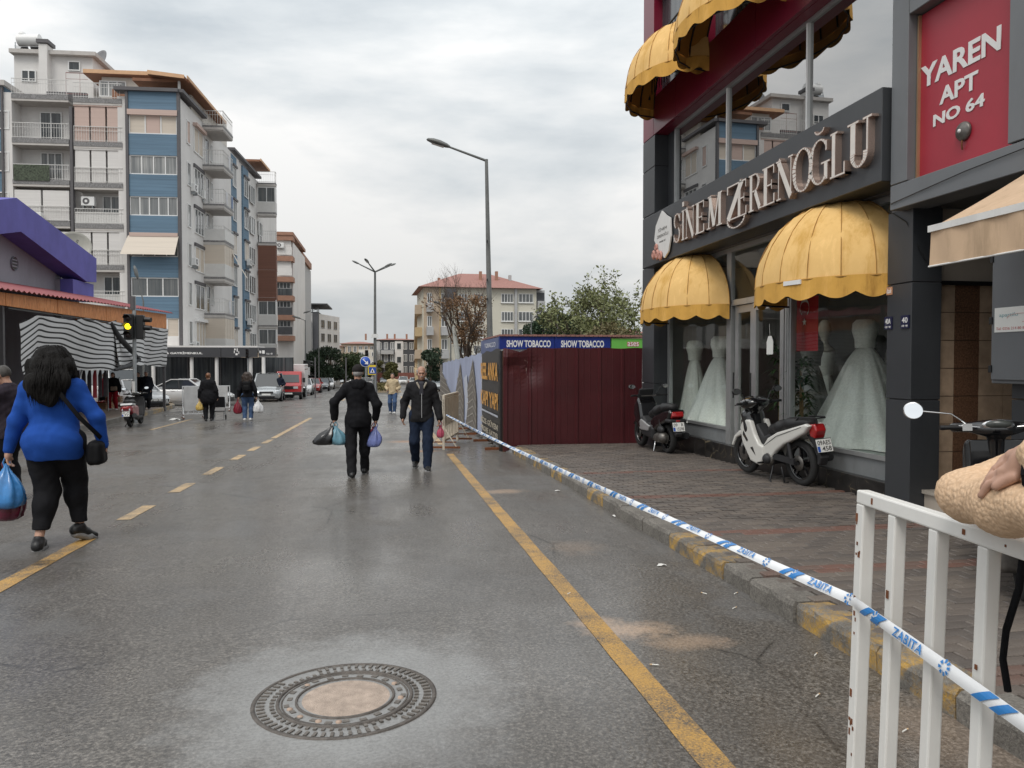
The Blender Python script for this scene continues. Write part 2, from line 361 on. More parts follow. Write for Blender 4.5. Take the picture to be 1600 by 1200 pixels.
WLET = M('white lettering', (.8, .79, .77), .5, var=.03)
RUST = M('rust', (.16, .055, .02), .9, var=.4, scale=30)
TILE_ROOF = M('red roof tiles', (.30, .145, .12), .8, var=.2, scale=5, grime=.3, gcol=(.2, .12, .1))
WOODSOF = M('brown timber soffit', (.24, .11, .06), .7, var=.15, scale=3)
WOODEDGE = M('light timber edge', (.62, .38, .22), .7, var=.1)
# ------------------------------------------------------------------ ground, road, markings
def sheet(name, x0, x1, y0, y1, dz, mat, parent=None, kind='structure'):
    ys = [y0]+([220] if y0 < 220 < y1 else [])+[y1]
    o = MB().grid([[(x0, y, gz(y)+dz), (x1, y, gz(y)+dz)] for y in ys], 0, False).build(name, mat, parent)
    if parent is None: o['kind'] = kind
    return o
EARTH = M('distant paving', (.16, .15, .14), .8, var=.15, scale=.3)
tag(sheet('ground', -900, 900, -40, 2500, -.05, EARTH), kind='structure')
road = sheet('road', -34, 40, -8, 219, 0, ASPHALT)
def strip(name, p, q, w, mat, dz=.004, n=8):
    p, q = Vector(p), Vector(q); d = (q-p).normalized(); s = Vector((d.y, -d.x, 0))*w/2
    rows = []
    for i in range(n+1):
        c = p.lerp(q, i/n); j = 1+random.uniform(-.06, .06)
        rows.append([(c.x-s.x*j, c.y-s.y*j, gz(c.y)+dz), (c.x+s.x*j, c.y+s.y*j, gz(c.y)+dz)])
    return MB().grid(rows, 0, False).build(name, mat, road)
strip('edge_line', (1.25, 1.6, 0), (1.22, 14.9, 0), .135, YELLOW, n=40)
strip('edge_line', (1.2, 17, 0), (1.15, 60, 0), .12, YELLOW2, n=30)
for (a, b) in (((-30, 930), (75, 876)), ((60, 884), (150, 842)), ((183, 813), (243, 790)), ((262, 770), (305, 755)), ((315, 742), (347, 730)), ((357, 719), (382, 711)), ((386, 705), (406, 698)), ((410, 693), (427, 687)), ((428, 685), (492, 653))):
    p, q = gnd(*a), gnd(*b); p.x = q.x = -2.74; 
    strip('centre_dash', p, q, .145, YELLOW2 if a[0] > 170 else YELLOW, n=6)
strip('edge_line', gnd(235, 672), gnd(300, 655), .1, YELLOW2)
for k in range(6): strip('centre_dash', (-2.74, 43+k*7, 0), (-2.74, 46+k*7, 0), .14, YELLOW2, n=3)
# ------------------------------------------------------------------ right pavement: slab, pavers, kerb stones
KX0, KX1, SWZ = 2.44, 2.64, .14
SLABM = M('paving bed', (.10, .09, .082), .95, var=.3, scale=30)
slab = MB()
for (y0, y1) in ((-6, 15.05),):
    slab.hexa([(KX1-.05, y0, gz(y0)-.2), (12, y0, gz(y0)-.2), (12, y1, gz(y1)-.2), (KX1-.05, y1, gz(y1)-.2)]+[(x, y, gz(y)+SWZ-.022) for x, y in ((KX1-.05, y0), (12, y0), (12, y1), (KX1-.05, y1))])
pavement = tag(slab.build('pavement', SLABM), kind='structure')
def paver_mat(name, c):
    g = NG(name, .6); n = g.noise(6, 6, .7); f = g.noise(110, 3, .8); big = g.noise(.7, 4)
    k = g.ramp(f, (.3, tuple(x*.6 for x in c)), (.7, tuple(min(1, x*1.35) for x in c)))
    k = g.mix(g.ramp(n, (.42, 0.), (.75, .45)), k, (.19, .165, .145)); g.col(k); g.rough(g.ramp(big, (.35, .38), (.65, .75))); g.bump(f, .5, .006); return g.m
PV = [paver_mat('grey brown paver', (.135, .113, .097)), paver_mat('dark paver', (.105, .09, .08)), paver_mat('pale paver', (.165, .138, .116)), paver_mat('brick red paver', (.17, .085, .064)), paver_mat('faded red paver', (.15, .095, .076))]
def paver_mesh(k, tilt):
    hx, hy, b = .0965, .0465, .006; bm = MB()
    rings = [[(-hx, -hy, -.05), (hx, -hy, -.05), (hx, hy, -.05), (-hx, hy, -.05)], [(-hx, -hy, -b), (hx, -hy, -b), (hx, hy, -b), (-hx, hy, -b)], [(-hx+b, -hy+b, 0), (hx-b, -hy+b, 0), (hx-b, hy-b, 0), (-hx+b, hy-b, 0)]]
    bm.grid(rings, 0, False, True); bm.add(rings[2], [(0, 1, 2, 3)])
    return bm.mesh('paver', PV[k])
PM = [paver_mesh(k, 0) for k in range(5)]
red_y = [gnd(1092, 735, .14).y, gnd(1175, 772, .14).y, gnd(1212, 830, .14).y, gnd(1300, 889, .14).y, 3.0]
def in_view(x, y, z):
    d = Vector((x, y, z))-E0; f = d.y*math.cos(YAW)+d.x*math.sin(YAW); r = d.x*math.cos(YAW)-d.y*math.sin(YAW)
    if f < .3: return False
    fz = f*math.cos(PITCH)-d.z*math.sin(PITCH); up = d.z*math.cos(PITCH)+f*math.sin(PITCH)
    return -20 < 800+F_PX*r/fz < 1600 and 0 < 600-F_PX*up/fz < 1210
pavs = []
row = 0; y = -1.0
while y < 15.0:
    off = .05*(row % 2)*2; x = KX1+.01-off+.1
    while x < 5.3:
        wob = .003*math.sin(x*2.3+y*1.7)+random.uniform(-.0025, .0025)
        red = any(abs(y-b-.02*math.sin(x)) < .105 for b in red_y)
        k = random.choice((3, 3, 4)) if red and random.random() < .93 else random.choice((0, 0, 0, 1, 1, 2))
        pavs.append((x, y, gz(y)+SWZ+wob, k, random.uniform(-.012, .012), random.uniform(-.012, .012), random.uniform(-.012, .012)))
        x += .2
    y += .1; row += 1
pavs = [p for p in pavs if in_view(*p[:3]) or (p[0] < 5.2 and p[1] > 0)]
pavs.sort(key=lambda p: (not in_view(*p[:3]), Vector(p[:3]).length))
for p in pavs[:300]: link('paver', PM[p[3]], pavement, p[:3], (p[4]-SLOPE, p[5], p[6]))
rest = MB()
for x, y, z, k, rx, ry, rzz in pavs[300:]:
    m = Euler((rx-SLOPE, ry, rzz)).to_matrix(); hx, hy = .0965, .0465
    t = [Vector((x, y, z))+m @ Vector(q) for q in ((-hx, -hy, -.05), (hx, -hy, -.05), (hx, hy, -.05), (-hx, hy, -.05), (-hx+.005, -hy+.005, 0), (hx-.005, -hy+.005, 0), (hx-.005, hy-.005, 0), (-hx+.005, hy-.005, 0))]
    rest.add(t, [(4, 5, 6, 7), (0, 1, 5, 4), (1, 2, 6, 5), (2, 3, 7, 6), (3, 0, 4, 7)], k)
tag(rest.build('pavers', PV, pavement), kind='stuff')
def kerb_mat(name, yel):
    g = NG(name, .75); n = g.noise(5, 7, .75); f = g.noise(60, 4, .75)
    c = g.ramp(f, (.3, (.1, .093, .083)), (.7, (.3, .275, .24)))
    if yel: c = g.mix(g.ramp(g.math('ADD', g.math('MULTIPLY', n, .7), g.math('MULTIPLY', f, .3)), (.40, 1.), (.54, .0)), c, g.ramp(n, (.3, (.62, .36, .06)), (.5, (.5, .3, .07))))
    c = g.mix(g.ramp(g.noise(2.2, 6, .75), (.48, 0.), (.7, .65)), c, (.075, .068, .06)); g.col(c); g.bump(g.math('ADD', f, n), .7, .02); return g.m
KM = [kerb_mat('concrete kerb', 0), kerb_mat('kerb with worn yellow paint', 1)]
kerb = tag(MB().hexa([(KX0+.03, -6, gz(-6)-.3), (KX1-.06, -6, gz(-6)-.3), (KX1-.06, 15, gz(15)-.3), (KX0+.03, 15, gz(15)-.3), (KX0+.03, -6, gz(-6)+.05), (KX1-.06, -6, gz(-6)+.05), (KX1-.06, 15, gz(15)+.05), (KX0+.03, 15, gz(15)+.05)]).build('kerb', SLABM), kind='structure')
def kerb_stone(y0, y1, paint, dx=0, rz=0, dz=0, zoff=0.):
    L = (y1-y0)/2; bm = MB(); nseg = 6; rows = []
    for i in range(nseg+1):
        yy = -L+2*L*i/nseg; e = .012 if i in (0, nseg) else 0
        j = lambda s: random.uniform(-s, s)
        rows.append([(KX0-KX0+e, yy, -.3), (0+e*.5+j(.002), yy, -.04+j(.004)), (.012+e+j(.006), yy, -.012+j(.005)), (.035+e+j(.004), yy, 0-e+j(.003)), (.2, yy, 0-e), (.2, yy, -.3)])
    bm.grid(rows, 0, False); n = 6
    bm.add(rows[0], [tuple(range(n))]); bm.add(rows[-1], [tuple(range(n-1, -1, -1))])
    yc = (y0+y1)/2
    return link('kerb_stone', bm.mesh('kerb_stone', KM[paint]), kerb, (KX0+dx, yc, gz(yc)+SWZ+dz), (-SLOPE, 0, rz))
ky = -.6; i = 0
edges = [-.6, .15, .9, 1.65, 2.4, 2.95, 3.5, 4.28, 4.86, 5.3, 5.85, 6.4, 7.1, 7.8, 8.5, 9.2, 9.9, 10.6, 11.3, 12.0, 12.7, 13.4, 14.1, 14.7]
pt = [1, 0, 1, 0, 0, 1, 1, 0, 0, 1, 1, 0, 0, 0, 1, 0, 0, 1, 0, 1, 0, 1, 1]
for i in range(len(edges)-1):
    kerb_stone(edges[i]+(.03 if i == 8 else .006), edges[i+1]-(.03 if i == 7 else .006), pt[i], dx=-.02 if i == 7 else random.uniform(-.006, .006), rz=.02 if i == 7 else -.012 if i == 8 else random.uniform(-.006, .006), dz=-.008 if i == 8 else random.uniform(-.004, .004))
# ------------------------------------------------------------------ manhole cover
IRON = M('cast iron', (.125, .11, .098), .6, .35, var=.35, scale=18, bump=.4, bscale=120)
IRON2 = M('worn cast iron rim', (.17, .152, .135), .55, .4, var=.3, scale=22, bump=.3)
CONC = M('pinkish concrete infill', (.42, .335, .275), .85, var=.25, scale=14, bump=.5, bscale=150)
mh = thing('manhole_cover', 'round cast iron manhole cover with pale pinkish concrete centre in the road', 'manhole', MANHOLE)
mh.rotation_euler = (-SLOPE, 0, .2); mh.scale = (.94, .94, 1)
L_ = dict(world=False)
b = MB().lathe([(.455, -.03), (.45, .004), (.43, .006), (.428, -.008), (.335, -.008), (.333, .008), (.318, .009), (.316, -.012)], n=72); b.build('frame_ring', IRON, mh, **L_)
b = MB()
for k in range(64):
    if 18 < k < 24 or 50 < k < 54: continue
    a = 2*math.pi*k/64; m = Matrix.Rotation(a, 3, 'Z'); b.obox(m @ Vector((.405, 0, .0)), (.019, .0075, .007), m)
tag(b.build('outer_tread', IRON2, mh, **L_), kind='stuff')
b = MB()
for k in range(58):
    a = 2*math.pi*(k+.5)/58; m = Matrix.Rotation(a, 3, 'Z'); b.obox(m @ Vector((.352, 0, .0)), (.011, .0075, .007), m)
tag(b.build('inner_tread', IRON2, mh, **L_), kind='stuff')
lid = MB().lathe([(.312, -.02), (.31, .002), (.302, .004), (.30, -.008), (.245, -.008), (.243, .007), (.232, .008), (.23, -.004)], n=72).build('lid', IRON, mh, **L_)
b = MB()
for k in range(22):
    a = 2*math.pi*k/22; m = Matrix.Rotation(a, 3, 'Z'); b.obox(m @ Vector((.272+.012*(k % 2), 0, -.002)), (.012, .016, .006), m)
tag(b.build('lid_studs', IRON2, lid, **L_), kind='stuff')
MB().lathe([(.0005, .006), (.12, .005), (.2, .003), (.229, -.003)], n=48).build('concrete_infill', CONC, lid, **L_)
PEG = M('worn lid peg', (.42, .31, .24), .7, var=.2)
for a in (.3, 2.2, 3.3, 3.7, 4.1, 4.45, 5.9): MB().lathe([(.0005, .007), (.014, .006), (.016, -.005)], (.275*math.cos(a), .275*math.sin(a), 0), 10).build('lid_peg', PEG, lid, **L_)
# ------------------------------------------------------------------ litter
butt_me = MB().tube([(-.03, 0, .005), (.012, .002, .005)], .0045, 6, 0).tube([(.012, .002, .005), (.03, .002, .005)], .0047, 6, 1).mesh('cigarette_butt', [M('cigarette paper', (.75, .73, .68), .8, var=.05), M('cork filter', (.6, .42, .25), .8, var=.05)])
lit = [(1150, 928), (1148, 951), (1100, 928), (1022, 1040), (1278, 1088), (1275, 1024), (1415, 1143), (1500, 990), (890, 928)]
for (u, v) in lit:
    p = gnd(u, v); tag(link('cigarette_butt', butt_me, None, (p.x, p.y, p.z+.002), (0, 0, random.uniform(0, 3)), (.75, .75, .75)), 'small white cigarette butt lying on the wet asphalt near the kerb', 'cigarette butt', 'cigarette butts along the gutter')
leaf_me = MB().grid([[(-.05, -.02, .004), (-.02, .015, .022), (.03, .02, .006)], [(-.03, -.035, .01), (0, -.01, .03), (.05, -.005, .012)], [(-.01, -.03, .004), (.02, -.025, .02), (.045, -.03, .004)]]).mesh('paper_scrap', M('white paper scrap', (.7, .69, .66), .8, var=.08))
for k, (u, v, lab) in enumerate(((1033, 884, 'crumpled white paper scrap on the asphalt, alone halfway along the kerb'), (958, 807, 'torn white paper scrap in the gutter below the striped tape'), (871, 768, 'small white paper scrap on the asphalt near the fence end of the kerb'))):
    p = gnd(u, v); tag(link('paper_scrap', leaf_me, None, (p.x, p.y, p.z+.003), (0, 0, k*1.3), (.8, .8, .6)), lab, 'litter', 'paper scraps on the road')
p = gnd(272, 657); tag(link('paper_scrap', leaf_me, None, (p.x, p.y, p.z+.003), (0, 0, .4), (4, 3, 3)), 'crumpled white plastic wrapper lying in the road by the left barrier', 'litter')
# ------------------------------------------------------------------ left pavement with its painted kerb
LPAVE = M('left pavement paving', (.17, .13, .10), .7, var=.3, scale=5, bump=.3, bscale=30)
lp = [gnd(-60, 700), gnd(60, 684), gnd(140, 670), gnd(200, 655), gnd(243, 645), gnd(270, 637), gnd(262, 630), gnd(200, 626)]
lpoly = [(p.x, p.y) for p in lp]+[(-33, 46), (-33, 12)]
lpave = MB().prism(lpoly, lambda a, b, d: (a, b, gz(b)+d), -.1, .12, 0).build('pavement', LPAVE); tag(lpave, kind='structure')
lk_ = MB(); 
lkerb = tag(MB().tube([(p.x-.12, p.y+.1, p.z-.05) for p in lp[:6]], .09, 4).build('kerb', SLABM), kind='structure')
for i in range(6):
    p, q = lp[i], lp[i+1]; n = max(1, int((q-p).length/.9))
    for k in range(n):
        a, b = p.lerp(q, (k+.02)/n), p.lerp(q, (k+.98)/n)
        o = MB().bar((a.x, a.y, a.z+.05), (b.x, b.y, b.z+.05), .2, .2, 0).build('kerb_stone', KM[1 if (k+i) % 3 and i > 2 else 0], lkerb)
# low planted median far down the road
# ------------------------------------------------------------------ bridal shop building (facade faces -X)
def FX(X): return Plane((X, 0, 0), -math.pi/2)          # a = -y, outward = -x
def text_fit(P, s, a0, a1, b0, b1, d, mat, parent, name='lettering', ext=.002, bold=0.):
    me = text_mesh(s, 1., bold, ext); me.materials.clear(); me.materials.append(mat); me.name = name
    co = np.array([v.co[:] for v in me.vertices]); lo, hi = co.min(0), co.max(0)
    sx, sy = (a1-a0)/max(1e-6, hi[0]-lo[0]), (b1-b0)/max(1e-6, hi[1]-lo[1])
    m = Matrix.Translation((a0, b0, 0)) @ Matrix.Diagonal((sx, sy, 1, 1)) @ Matrix.Translation((-lo[0], -lo[1], 0)); me.transform(m)
    me.transform(Matrix.Translation((0, 0, 0)))
    b = Matrix((P.a, (0, 0, 1), P.n)).transposed().to_4x4(); r = parent
    while r is not None and r.parent: r = r.parent
    b.translation = P.o+P.n*d-(r.location if r is not None else Vector((0, 0, 0))); me.transform(b)
    return link(name, me, parent)
def pane(x, y0, y1, z0, z1, mat, par, nm='window_pane'): return MB().add([(x, y0, z0), (x, y0, z1), (x, y1, z1), (x, y1, z0)], [(0, 1, 2, 3)]).build(nm, mat, par)
sb = thing('shop_building', 'dark grey and maroon clad corner building holding the bridal shop', 'building', (5.6, 10.5, gz(10.5)))
def panels(parent, x0, x1, y0, y1, zs, mat, name='cladding_panel', g=.006, back=None):
    for z0, z1 in zip(zs[:-1], zs[1:]): bevel(MB().box(x0, x1, y0+g, y1-g, z0+g, z1-g).build(name, mat, parent), .004, 1)
panels(sb, 5.13, 5.47, 14.26, 14.95, [-.4, 1.1, 3.38, 4.4, 5.3, 5.9], GREYP)
panels(sb, 5.13, 5.46, 6.86, 7.25, [-.25, 1.13, 2.3, 3.04], GREYP)
MB().box(5.16, 5.45, 6.88, 7.23, -.3, 3.1).build('column_core', DARKG, sb); MB().box(5.16, 5.45, 14.29, 14.93, -.5, 5.95).build('column_core', DARKG, sb)
panels(sb, 5.13, 5.47, 14.34, 14.95, [5.9, 7.35, 8.8, 10.2, 12.4], MAROON)
# maroon band under the first-floor windows, split into panels
ys = [7.0, 8.6, 10.2, 11.8, 13.2, 14.34]
for y0, y1 in zip(ys[:-1], ys[1:]): bevel(MB().box(5.13, 5.2, y0+.005, y1-.005, 5.905, 6.62).build('cladding_panel', MAROON, sb), .004, 1)
for y0, y1 in zip(ys[:-1], ys[1:]): MB().box(5.2, 5.44, y0+.005, y1-.005, 5.9, 5.93).build('soffit_panel', MAROON, sb)
for (y0, y1) in ((11.9, 12.0), (9.4, 9.55), (7.0, 7.1)): panels(sb, 5.16, 5.4, y0, y1, [6.62, 8.3, 9.9], MAROON)
panels(sb, 5.14, 5.4, 7.0, 14.34, [8.6, 9.4, 11.0, 12.4], MAROON)
MB().box(5.3, 5.33, 7.1, 14.34, 6.62, 8.6).build('window_pane', C_DARK, sb)
rl = MB()
for z in (7.3, 7.55): rl.tube([(5.02, 12.0, z), (5.02, 14.3, z)], .02, 6)
for k in range(18): rl.tube([(5.02, 12.05+k*.13, 6.6), (5.02, 12.05+k*.13, 7.55)], .009, 5)
rl.tube([(5.02, 14.28, 6.55), (5.02, 14.28, 7.6)], .025, 6); rl.tube([(5.02, 14.28, 7.3), (5.3, 14.28, 7.3)], .02, 6)
rl.build('balcony_railing', BLACK, sb)
# body of the building, interior shells
INT = M('shop interior wall', (.34, .33, .31), .9, var=.08); INTD = M('shop ceiling', (.2, .2, .2), .9, var=.05); FLOORM = M('shop floor tile', (.3, .29, .27), .3, var=.1)
MB().box(9.0, 14, -6, 14.9, -1, 12.4).build('rear_wall', INT, sb)
for q_ in ((5.5, 9.05, 14.6, 14.9, -1, 12.3), (5.45, 9.05, 7.05, 7.2, -.5, 3.3), (5.5, 9.05, 6.9, 7.05, 4.0, 12.3)): MB().box(*q_).build('side_wall', INT, sb)
MB().box(5.45, 9.05, 7.2, 14.6, -.3, .17).build('shop_floor', FLOORM, sb)
for q_ in ((5.45, 3.42, 4.0), (5.42, 5.96, 6.5), (5.4, 12.1, 12.4)): MB().box(q_[0], 9.05, 7.06, 14.6, *q_[1:]).build('floor_slab', INTD, sb)
MB().box(5.12, 14, 7.0, 14.95, 12.42, 12.6).build('roof_edge', GREYP, sb)
DIM = M('dim curtain', (.2, .2, .2), .9, var=.15, stretch=(1, 6, .2))
MB().box(7.4, 7.42, 7.2, 14.4, 4.0, 5.96).build('inner_partition', DIM, sb)
# plinth, apron, glazing
def plz(y): return gz(y)+SWZ
pl = MB()
for k in range(9):
    y0, y1 = 7.25+k*.78, min(14.26, 7.25+(k+1)*.78); pl = MB(); pl.box(5.33, 5.62, y0+.002, y1-.002, -.4, .2); bevel(pl.build('plinth_slab', MARBLE, sb), .006, 1)
for q_ in ((7.27, 9.66), (11.58, 14.24)): MB().box(5.43, 5.5, *q_, .2, .42).build('sill_apron', M('grey painted sill', (.2, .21, .215), .5, var=.1, grime=.3), sb)
fr = MB()
for y0, y1, z0, z1 in ((7.26, 7.32, .42, 3.32), (9.64, 9.8, .2, 3.32), (11.47, 11.63, .2, 3.32), (14.14, 14.25, .42, 3.32), (7.32, 9.64, .42, .47), (11.63, 14.14, .42, .47), (7.32, 9.64, 3.25, 3.32), (9.8, 11.47, 2.4, 2.49), (11.63, 14.14, 3.25, 3.32), (9.8, 11.47, 3.25, 3.32), (7.32, 9.64, 2.62, 2.68)):
    MB().box(5.40, 5.47, y0, y1, z0, z1).build('window_frame', ALU, sb)
for y in (9.69, 9.745): MB().box(5.385, 5.4, y-.012, y+.012, .2, 3.3).build('frame_rib', ALU, sb)
for y0, y1, z0, z1 in ((7.32, 9.64, .47, 2.62), (7.32, 9.64, 2.68, 3.25), (11.63, 14.14, .47, 3.25), (9.8, 11.47, 2.49, 3.25)): pane(5.43, y0, y1, z0, z1, GLASS, sb)
def leaf(y0, y1, x, wid):
    d = MB()
    for a0, a1, z0, z1 in ((y0, y0+wid, .2, 2.39), (y1-wid, y1, .2, 2.39), (y0+wid, y1-wid, .2, .34), (y0+wid, y1-wid, 2.28, 2.39)): d.box(x, x+.05, a0, a1, z0, z1)
    o = d.build('door', ALU, sb); pane(x+.02, y0+wid, y1-wid, .34, 2.28, GLASS, o, 'pane')
    MB().tube([(x-.05, y1-wid/2, .95), (x-.05, y1-wid/2, 1.35)], .013, 8).build('handle', BLACK, o)
leaf(10.78, 11.4, 5.44, .11); leaf(9.83, 10.74, 5.4, .1)
# upper strip of glass over the sign
for y0, y1 in ((7.06, 9.22), (9.26, 11.58), (11.62, 13.78)): pane(5.4, y0, y1, 4.0, 5.86, MIRGLASS, sb)
for y in (9.24, 11.6): MB().box(5.36, 5.42, y-.02, y+.02, 4.0, 5.86).build('window_mullion', PVC, sb)
MB().box(5.36, 5.43, 7.06, 13.82, 5.86, 5.9).build('window_frame', ALU, sb); MB().box(5.36, 5.43, 13.78, 13.84, 4, 5.9).build('window_frame', ALU, sb)
MB().box(5.40, 5.44, 13.84, 14.26, 3.3, 5.9).build('cladding_panel', GREYP, sb)
MB().box(5.3, 5.44, 7.0, 14.26, 3.32, 4.0).build('sign_backing_wall', DARKG, sb)
# neighbouring portal with recessed entry
pt_ = thing('entrance_portal', 'grey panelled entrance portal beside the bridal shop with tiled recess', 'entrance', (5.8, 6, gz(6)))
for (x0, x1, y0, y1, z0, z1) in ((5.0, 5.3, 6.79, 7.04, 3.27, 5.6), (5.0, 5.3, 5.0, 7.04, 3.02, 3.27), (5.0, 5.3, 5.3, 5.57, 3.275, 5.6), (5.0, 5.3, 5.57, 6.79, 4.86, 5.6)):
    bevel(MB().box(x0, x1, y0+.004, y1-.004, z0+.004, z1-.004).build('portal_panel', GREYL, pt_), .006, 1)
MB().box(5.14, 5.3, 5.5, 6.8, 3.2, 4.9).build('panel_backing', DARKG, pt_)
MB().box(5.3, 9.0, 4.6, 6.98, 3.06, 3.3).build('recess_ceiling', GREYP, pt_)
MB().box(5.44, 9.0, 7.03, 7.12, -.3, 3.06).build('recess_wall', M('tile backing', (.16, .12, .09), .8, var=.1), pt_)
TILA = M('beige marbled tile', (.45, .33, .235), .35, var=.22, scale=7); TILB = M('brown speckled tile', (.15, .08, .048), .4, var=.7, scale=60); TILC = M('plain render', (.5, .43, .36), .85, var=.06)
tw = .285
for r in range(8):
    for c in range(5):
        a = 5.45+c*tw; z = .02+r*tw; MB().box(a+.004, a+tw-.004, 7.018, 7.04, z+.004, z+tw-.004).build('tile', TILB if c == 1 else TILA, pt_)
MB().box(5.46, 6.9, 7.02, 7.04, 2.33, 3.06).build('recess_render', TILC, pt_)
MB().box(5.45, 6.9, 6.97, 7.02, 2.29, 2.33).build('recess_rail', BLACK, pt_)
MB().box(5.3, 8, 5.7, 7.02, -.2, .2).build('entry_step', TILC, pt_); MB().box(5.27, 8, 5.7, 7.01, .2, .235).build('step_tread', M('step marble', (.45, .4, .34), .4, var=.12), pt_)
for zz in ([-.1, 1.2], [1.2, 2.4], [2.4, 3.02]): bevel(MB().box(5.13, 5.5, 4.85, 5.62, zz[0]+.005, zz[1]-.005).build('portal_panel', GREYP, pt_), .004, 1)
MB().box(5.2, 9, -3, 4.83, -.3, 3.0).box(5.2, 9, -3, 4.83, 3.0, 9).build('neighbour_wall', GREYL, pt_)
cd_ = MB().tube([(5.1, 7.2, 3.06), (4.99, 7.0, 3.09), (4.985, 6.0, 3.17), (4.985, 5.3, 3.2)], .005, 5).tube([(5.12, 7.2, 3.05), (5.12, 6.95, 2.9), (5.2, 6.84, 2.6), (5.44, 6.9, 2.31)], .005, 5)
cd_.build('loose_cable', BLACK, pt_)
# red house sign
rs = thing('house_sign', 'red recessed house name panel with white lettering above the grey entrance', 'sign', (5.12, 6.2, 3.3))
MB().box(5.12, 5.139, 5.58, 6.785, 3.28, 4.85).build('panel', REDP, rs)
P5 = FX(5.12)
WST = M('white stuck lettering', (.74, .73, .72), .5, var=.03)
text_fit(P5, 'YAREN', -6.76, -5.78, 4.14, 4.345, .004, WST, rs, ext=.003, bold=.028)
text_fit(P5, 'APT', -6.5, -6.03, 3.905, 4.06, .004, WST, rs, ext=.003, bold=.028)
text_fit(P5, 'NO 64', -6.58, -5.95, 3.725, 3.84, .004, WST, rs, ext=.003, bold=.03)
MB().box(5.09, 5.12, 6.765, 6.785, 3.28, 4.85).build('brass_strip', M('brass strip', (.5, .33, .2), .4, .6, var=.1), rs)
bl = thing('entrance_lamp', 'round rusty chrome lamp fixed under the red house sign lettering', 'lamp', (5.115, 6.18, 3.57))
MB().lathe([(.001, -.05), (.03, -.05), (.045, -.035), (.075, -.03), (.085, -.015), (.085, 0)], n=24, axis='x').build('reflector', DIMMETAL, bl, world=False)
MB().lathe([(.001, -.062), (.015, -.06), (.018, -.05)], n=12, axis='x').build('bulb', PVC, bl, world=False)
MB().tube([(-.02, 0, -.08), (-.025, 0, -.12), (-.01, .01, -.16)], .008, 6).build('bracket', RUST, bl, world=False)
# number plates
NAVY = M('navy enamel', (.012, .014, .05), .3, var=0)
for nm, y, tx, lab in (('house_number', 7.21, '40A', 'small navy house number plate reading 40A on the dark pillar edge'), ('house_number', 6.95, '40', 'small navy house number plate reading 40 on the dark pillar front')):
    t = thing(nm, lab, 'number plate', (5.12, y, 1.91), group='house number plates'); MB().box(5.118, 5.128, y-.06, y+.06, 1.845, 1.975).build('plate', NAVY, t)
    text_fit(FX(5.118), tx, -y-.042, -y+.042, 1.9, 1.955, .001, WLET, t, ext=.001, bold=.004); text_fit(FX(5.118), 'CAD   NO', -y-.045, -y+.045, 1.86, 1.88, .001, WLET, t, ext=.001)
t = thing('wall_plaque', 'tiny orange plaque high on the dark pillar above the number plates', 'plaque', (5.12, 7.2, 2.24)); MB().box(5.12, 5.128, 7.155, 7.245, 2.2, 2.28).build('plate', M('orange plaque', (.5, .26, .15), .5, var=.1), t)
text_fit(FX(5.12), 'dask', -7.235, -7.165, 2.215, 2.265, .001, WLET, t, ext=.001)
# grey metal cabinet
cb = thing('wall_cabinet', 'dark grey steel wall cabinet with white notice beside the entrance', 'cabinet', (5.1, 5.2, 1.3))
bevel(MB().box(4.99, 5.13, 4.75, 5.68, 1.33, 2.5).build('case', GREYL, cb), .006, 1); bevel(MB().box(4.965, 4.988, 4.77, 5.66, 1.36, 2.47).build('door', GREYL, cb), .005, 1)
for z in (1.45, 1.85, 2.36): MB().box(4.955, 4.99, 5.645, 5.675, z-.03, z+.03).build('hinge', BLACK, cb)
t = thing('notice', 'white printed notice taped to the dark grey wall cabinet', 'notice', (4.96, 5.45, 1.85)); MB().box(4.958, 4.963, 5.2, 5.62, 1.75, 1.95).build('paper', PLATE, t)
text_fit(FX(4.958), 'apartifo', -5.57, -5.38, 1.865, 1.905, .001, M('faded teal print', (.25, .42, .45), .6, var=0), t, ext=.0005); text_fit(FX(4.958), 'Tel: 0256 214 80 88', -5.6, -5.3, 1.768, 1.79, .001, M('faded red print', (.55, .16, .16), .6, var=0), t, ext=.0005)
MB().tube([(4.9565, 5.36+.13*math.cos(a*.35), 1.86+.035*math.sin(a*.35)) for a in range(14)], .002, 4).build('swoosh', M('faded pink print', (.65, .35, .33), .6, var=0), t)
# tan retractable awning
ta = thing('awning', 'tan fabric retractable awning with white front bar over the far right shopfront', 'awning', (4.7, 4, gz(4)+SWZ), group='shop awnings')
g_ = [[(5.13-.93*i/6, y, 3.07-.52*i/6-.012*math.sin(math.pi*i/6)) for i in range(7)] for y in np.linspace(5.4, 1.6, 5)]
MB().grid(g_).build('canvas', TANAWN, ta)
MB().grid([[(x, y, z-.015) for x, y, z in r] for r in g_]).build('lining', TANAWN, ta)
MB().box(4.17, 4.22, 1.6, 5.41, 2.515, 2.565).build('front_bar', WHITE, ta)
vr = [[(4.185+.008*math.sin(y*19+k*.5), y, z) for k, z in enumerate((2.515, 2.42, 2.33, 2.255))] for y in np.linspace(5.4, 1.6, 80)]
MB().grid(vr).build('valance', TANAWN, ta); MB().tube([(4.185, 5.41, 2.25), (4.185, 1.6, 2.25)], .008, 6).build('hem_bar', WHITE, ta)
for y in (4.9, 2.2): MB().bar((5.14, y, 2.85), (4.7, y, 2.5), .04, .03).bar((4.7, y, 2.5), (4.2, y, 2.53), .04, .03).build('folding_arm', WHITE, ta)
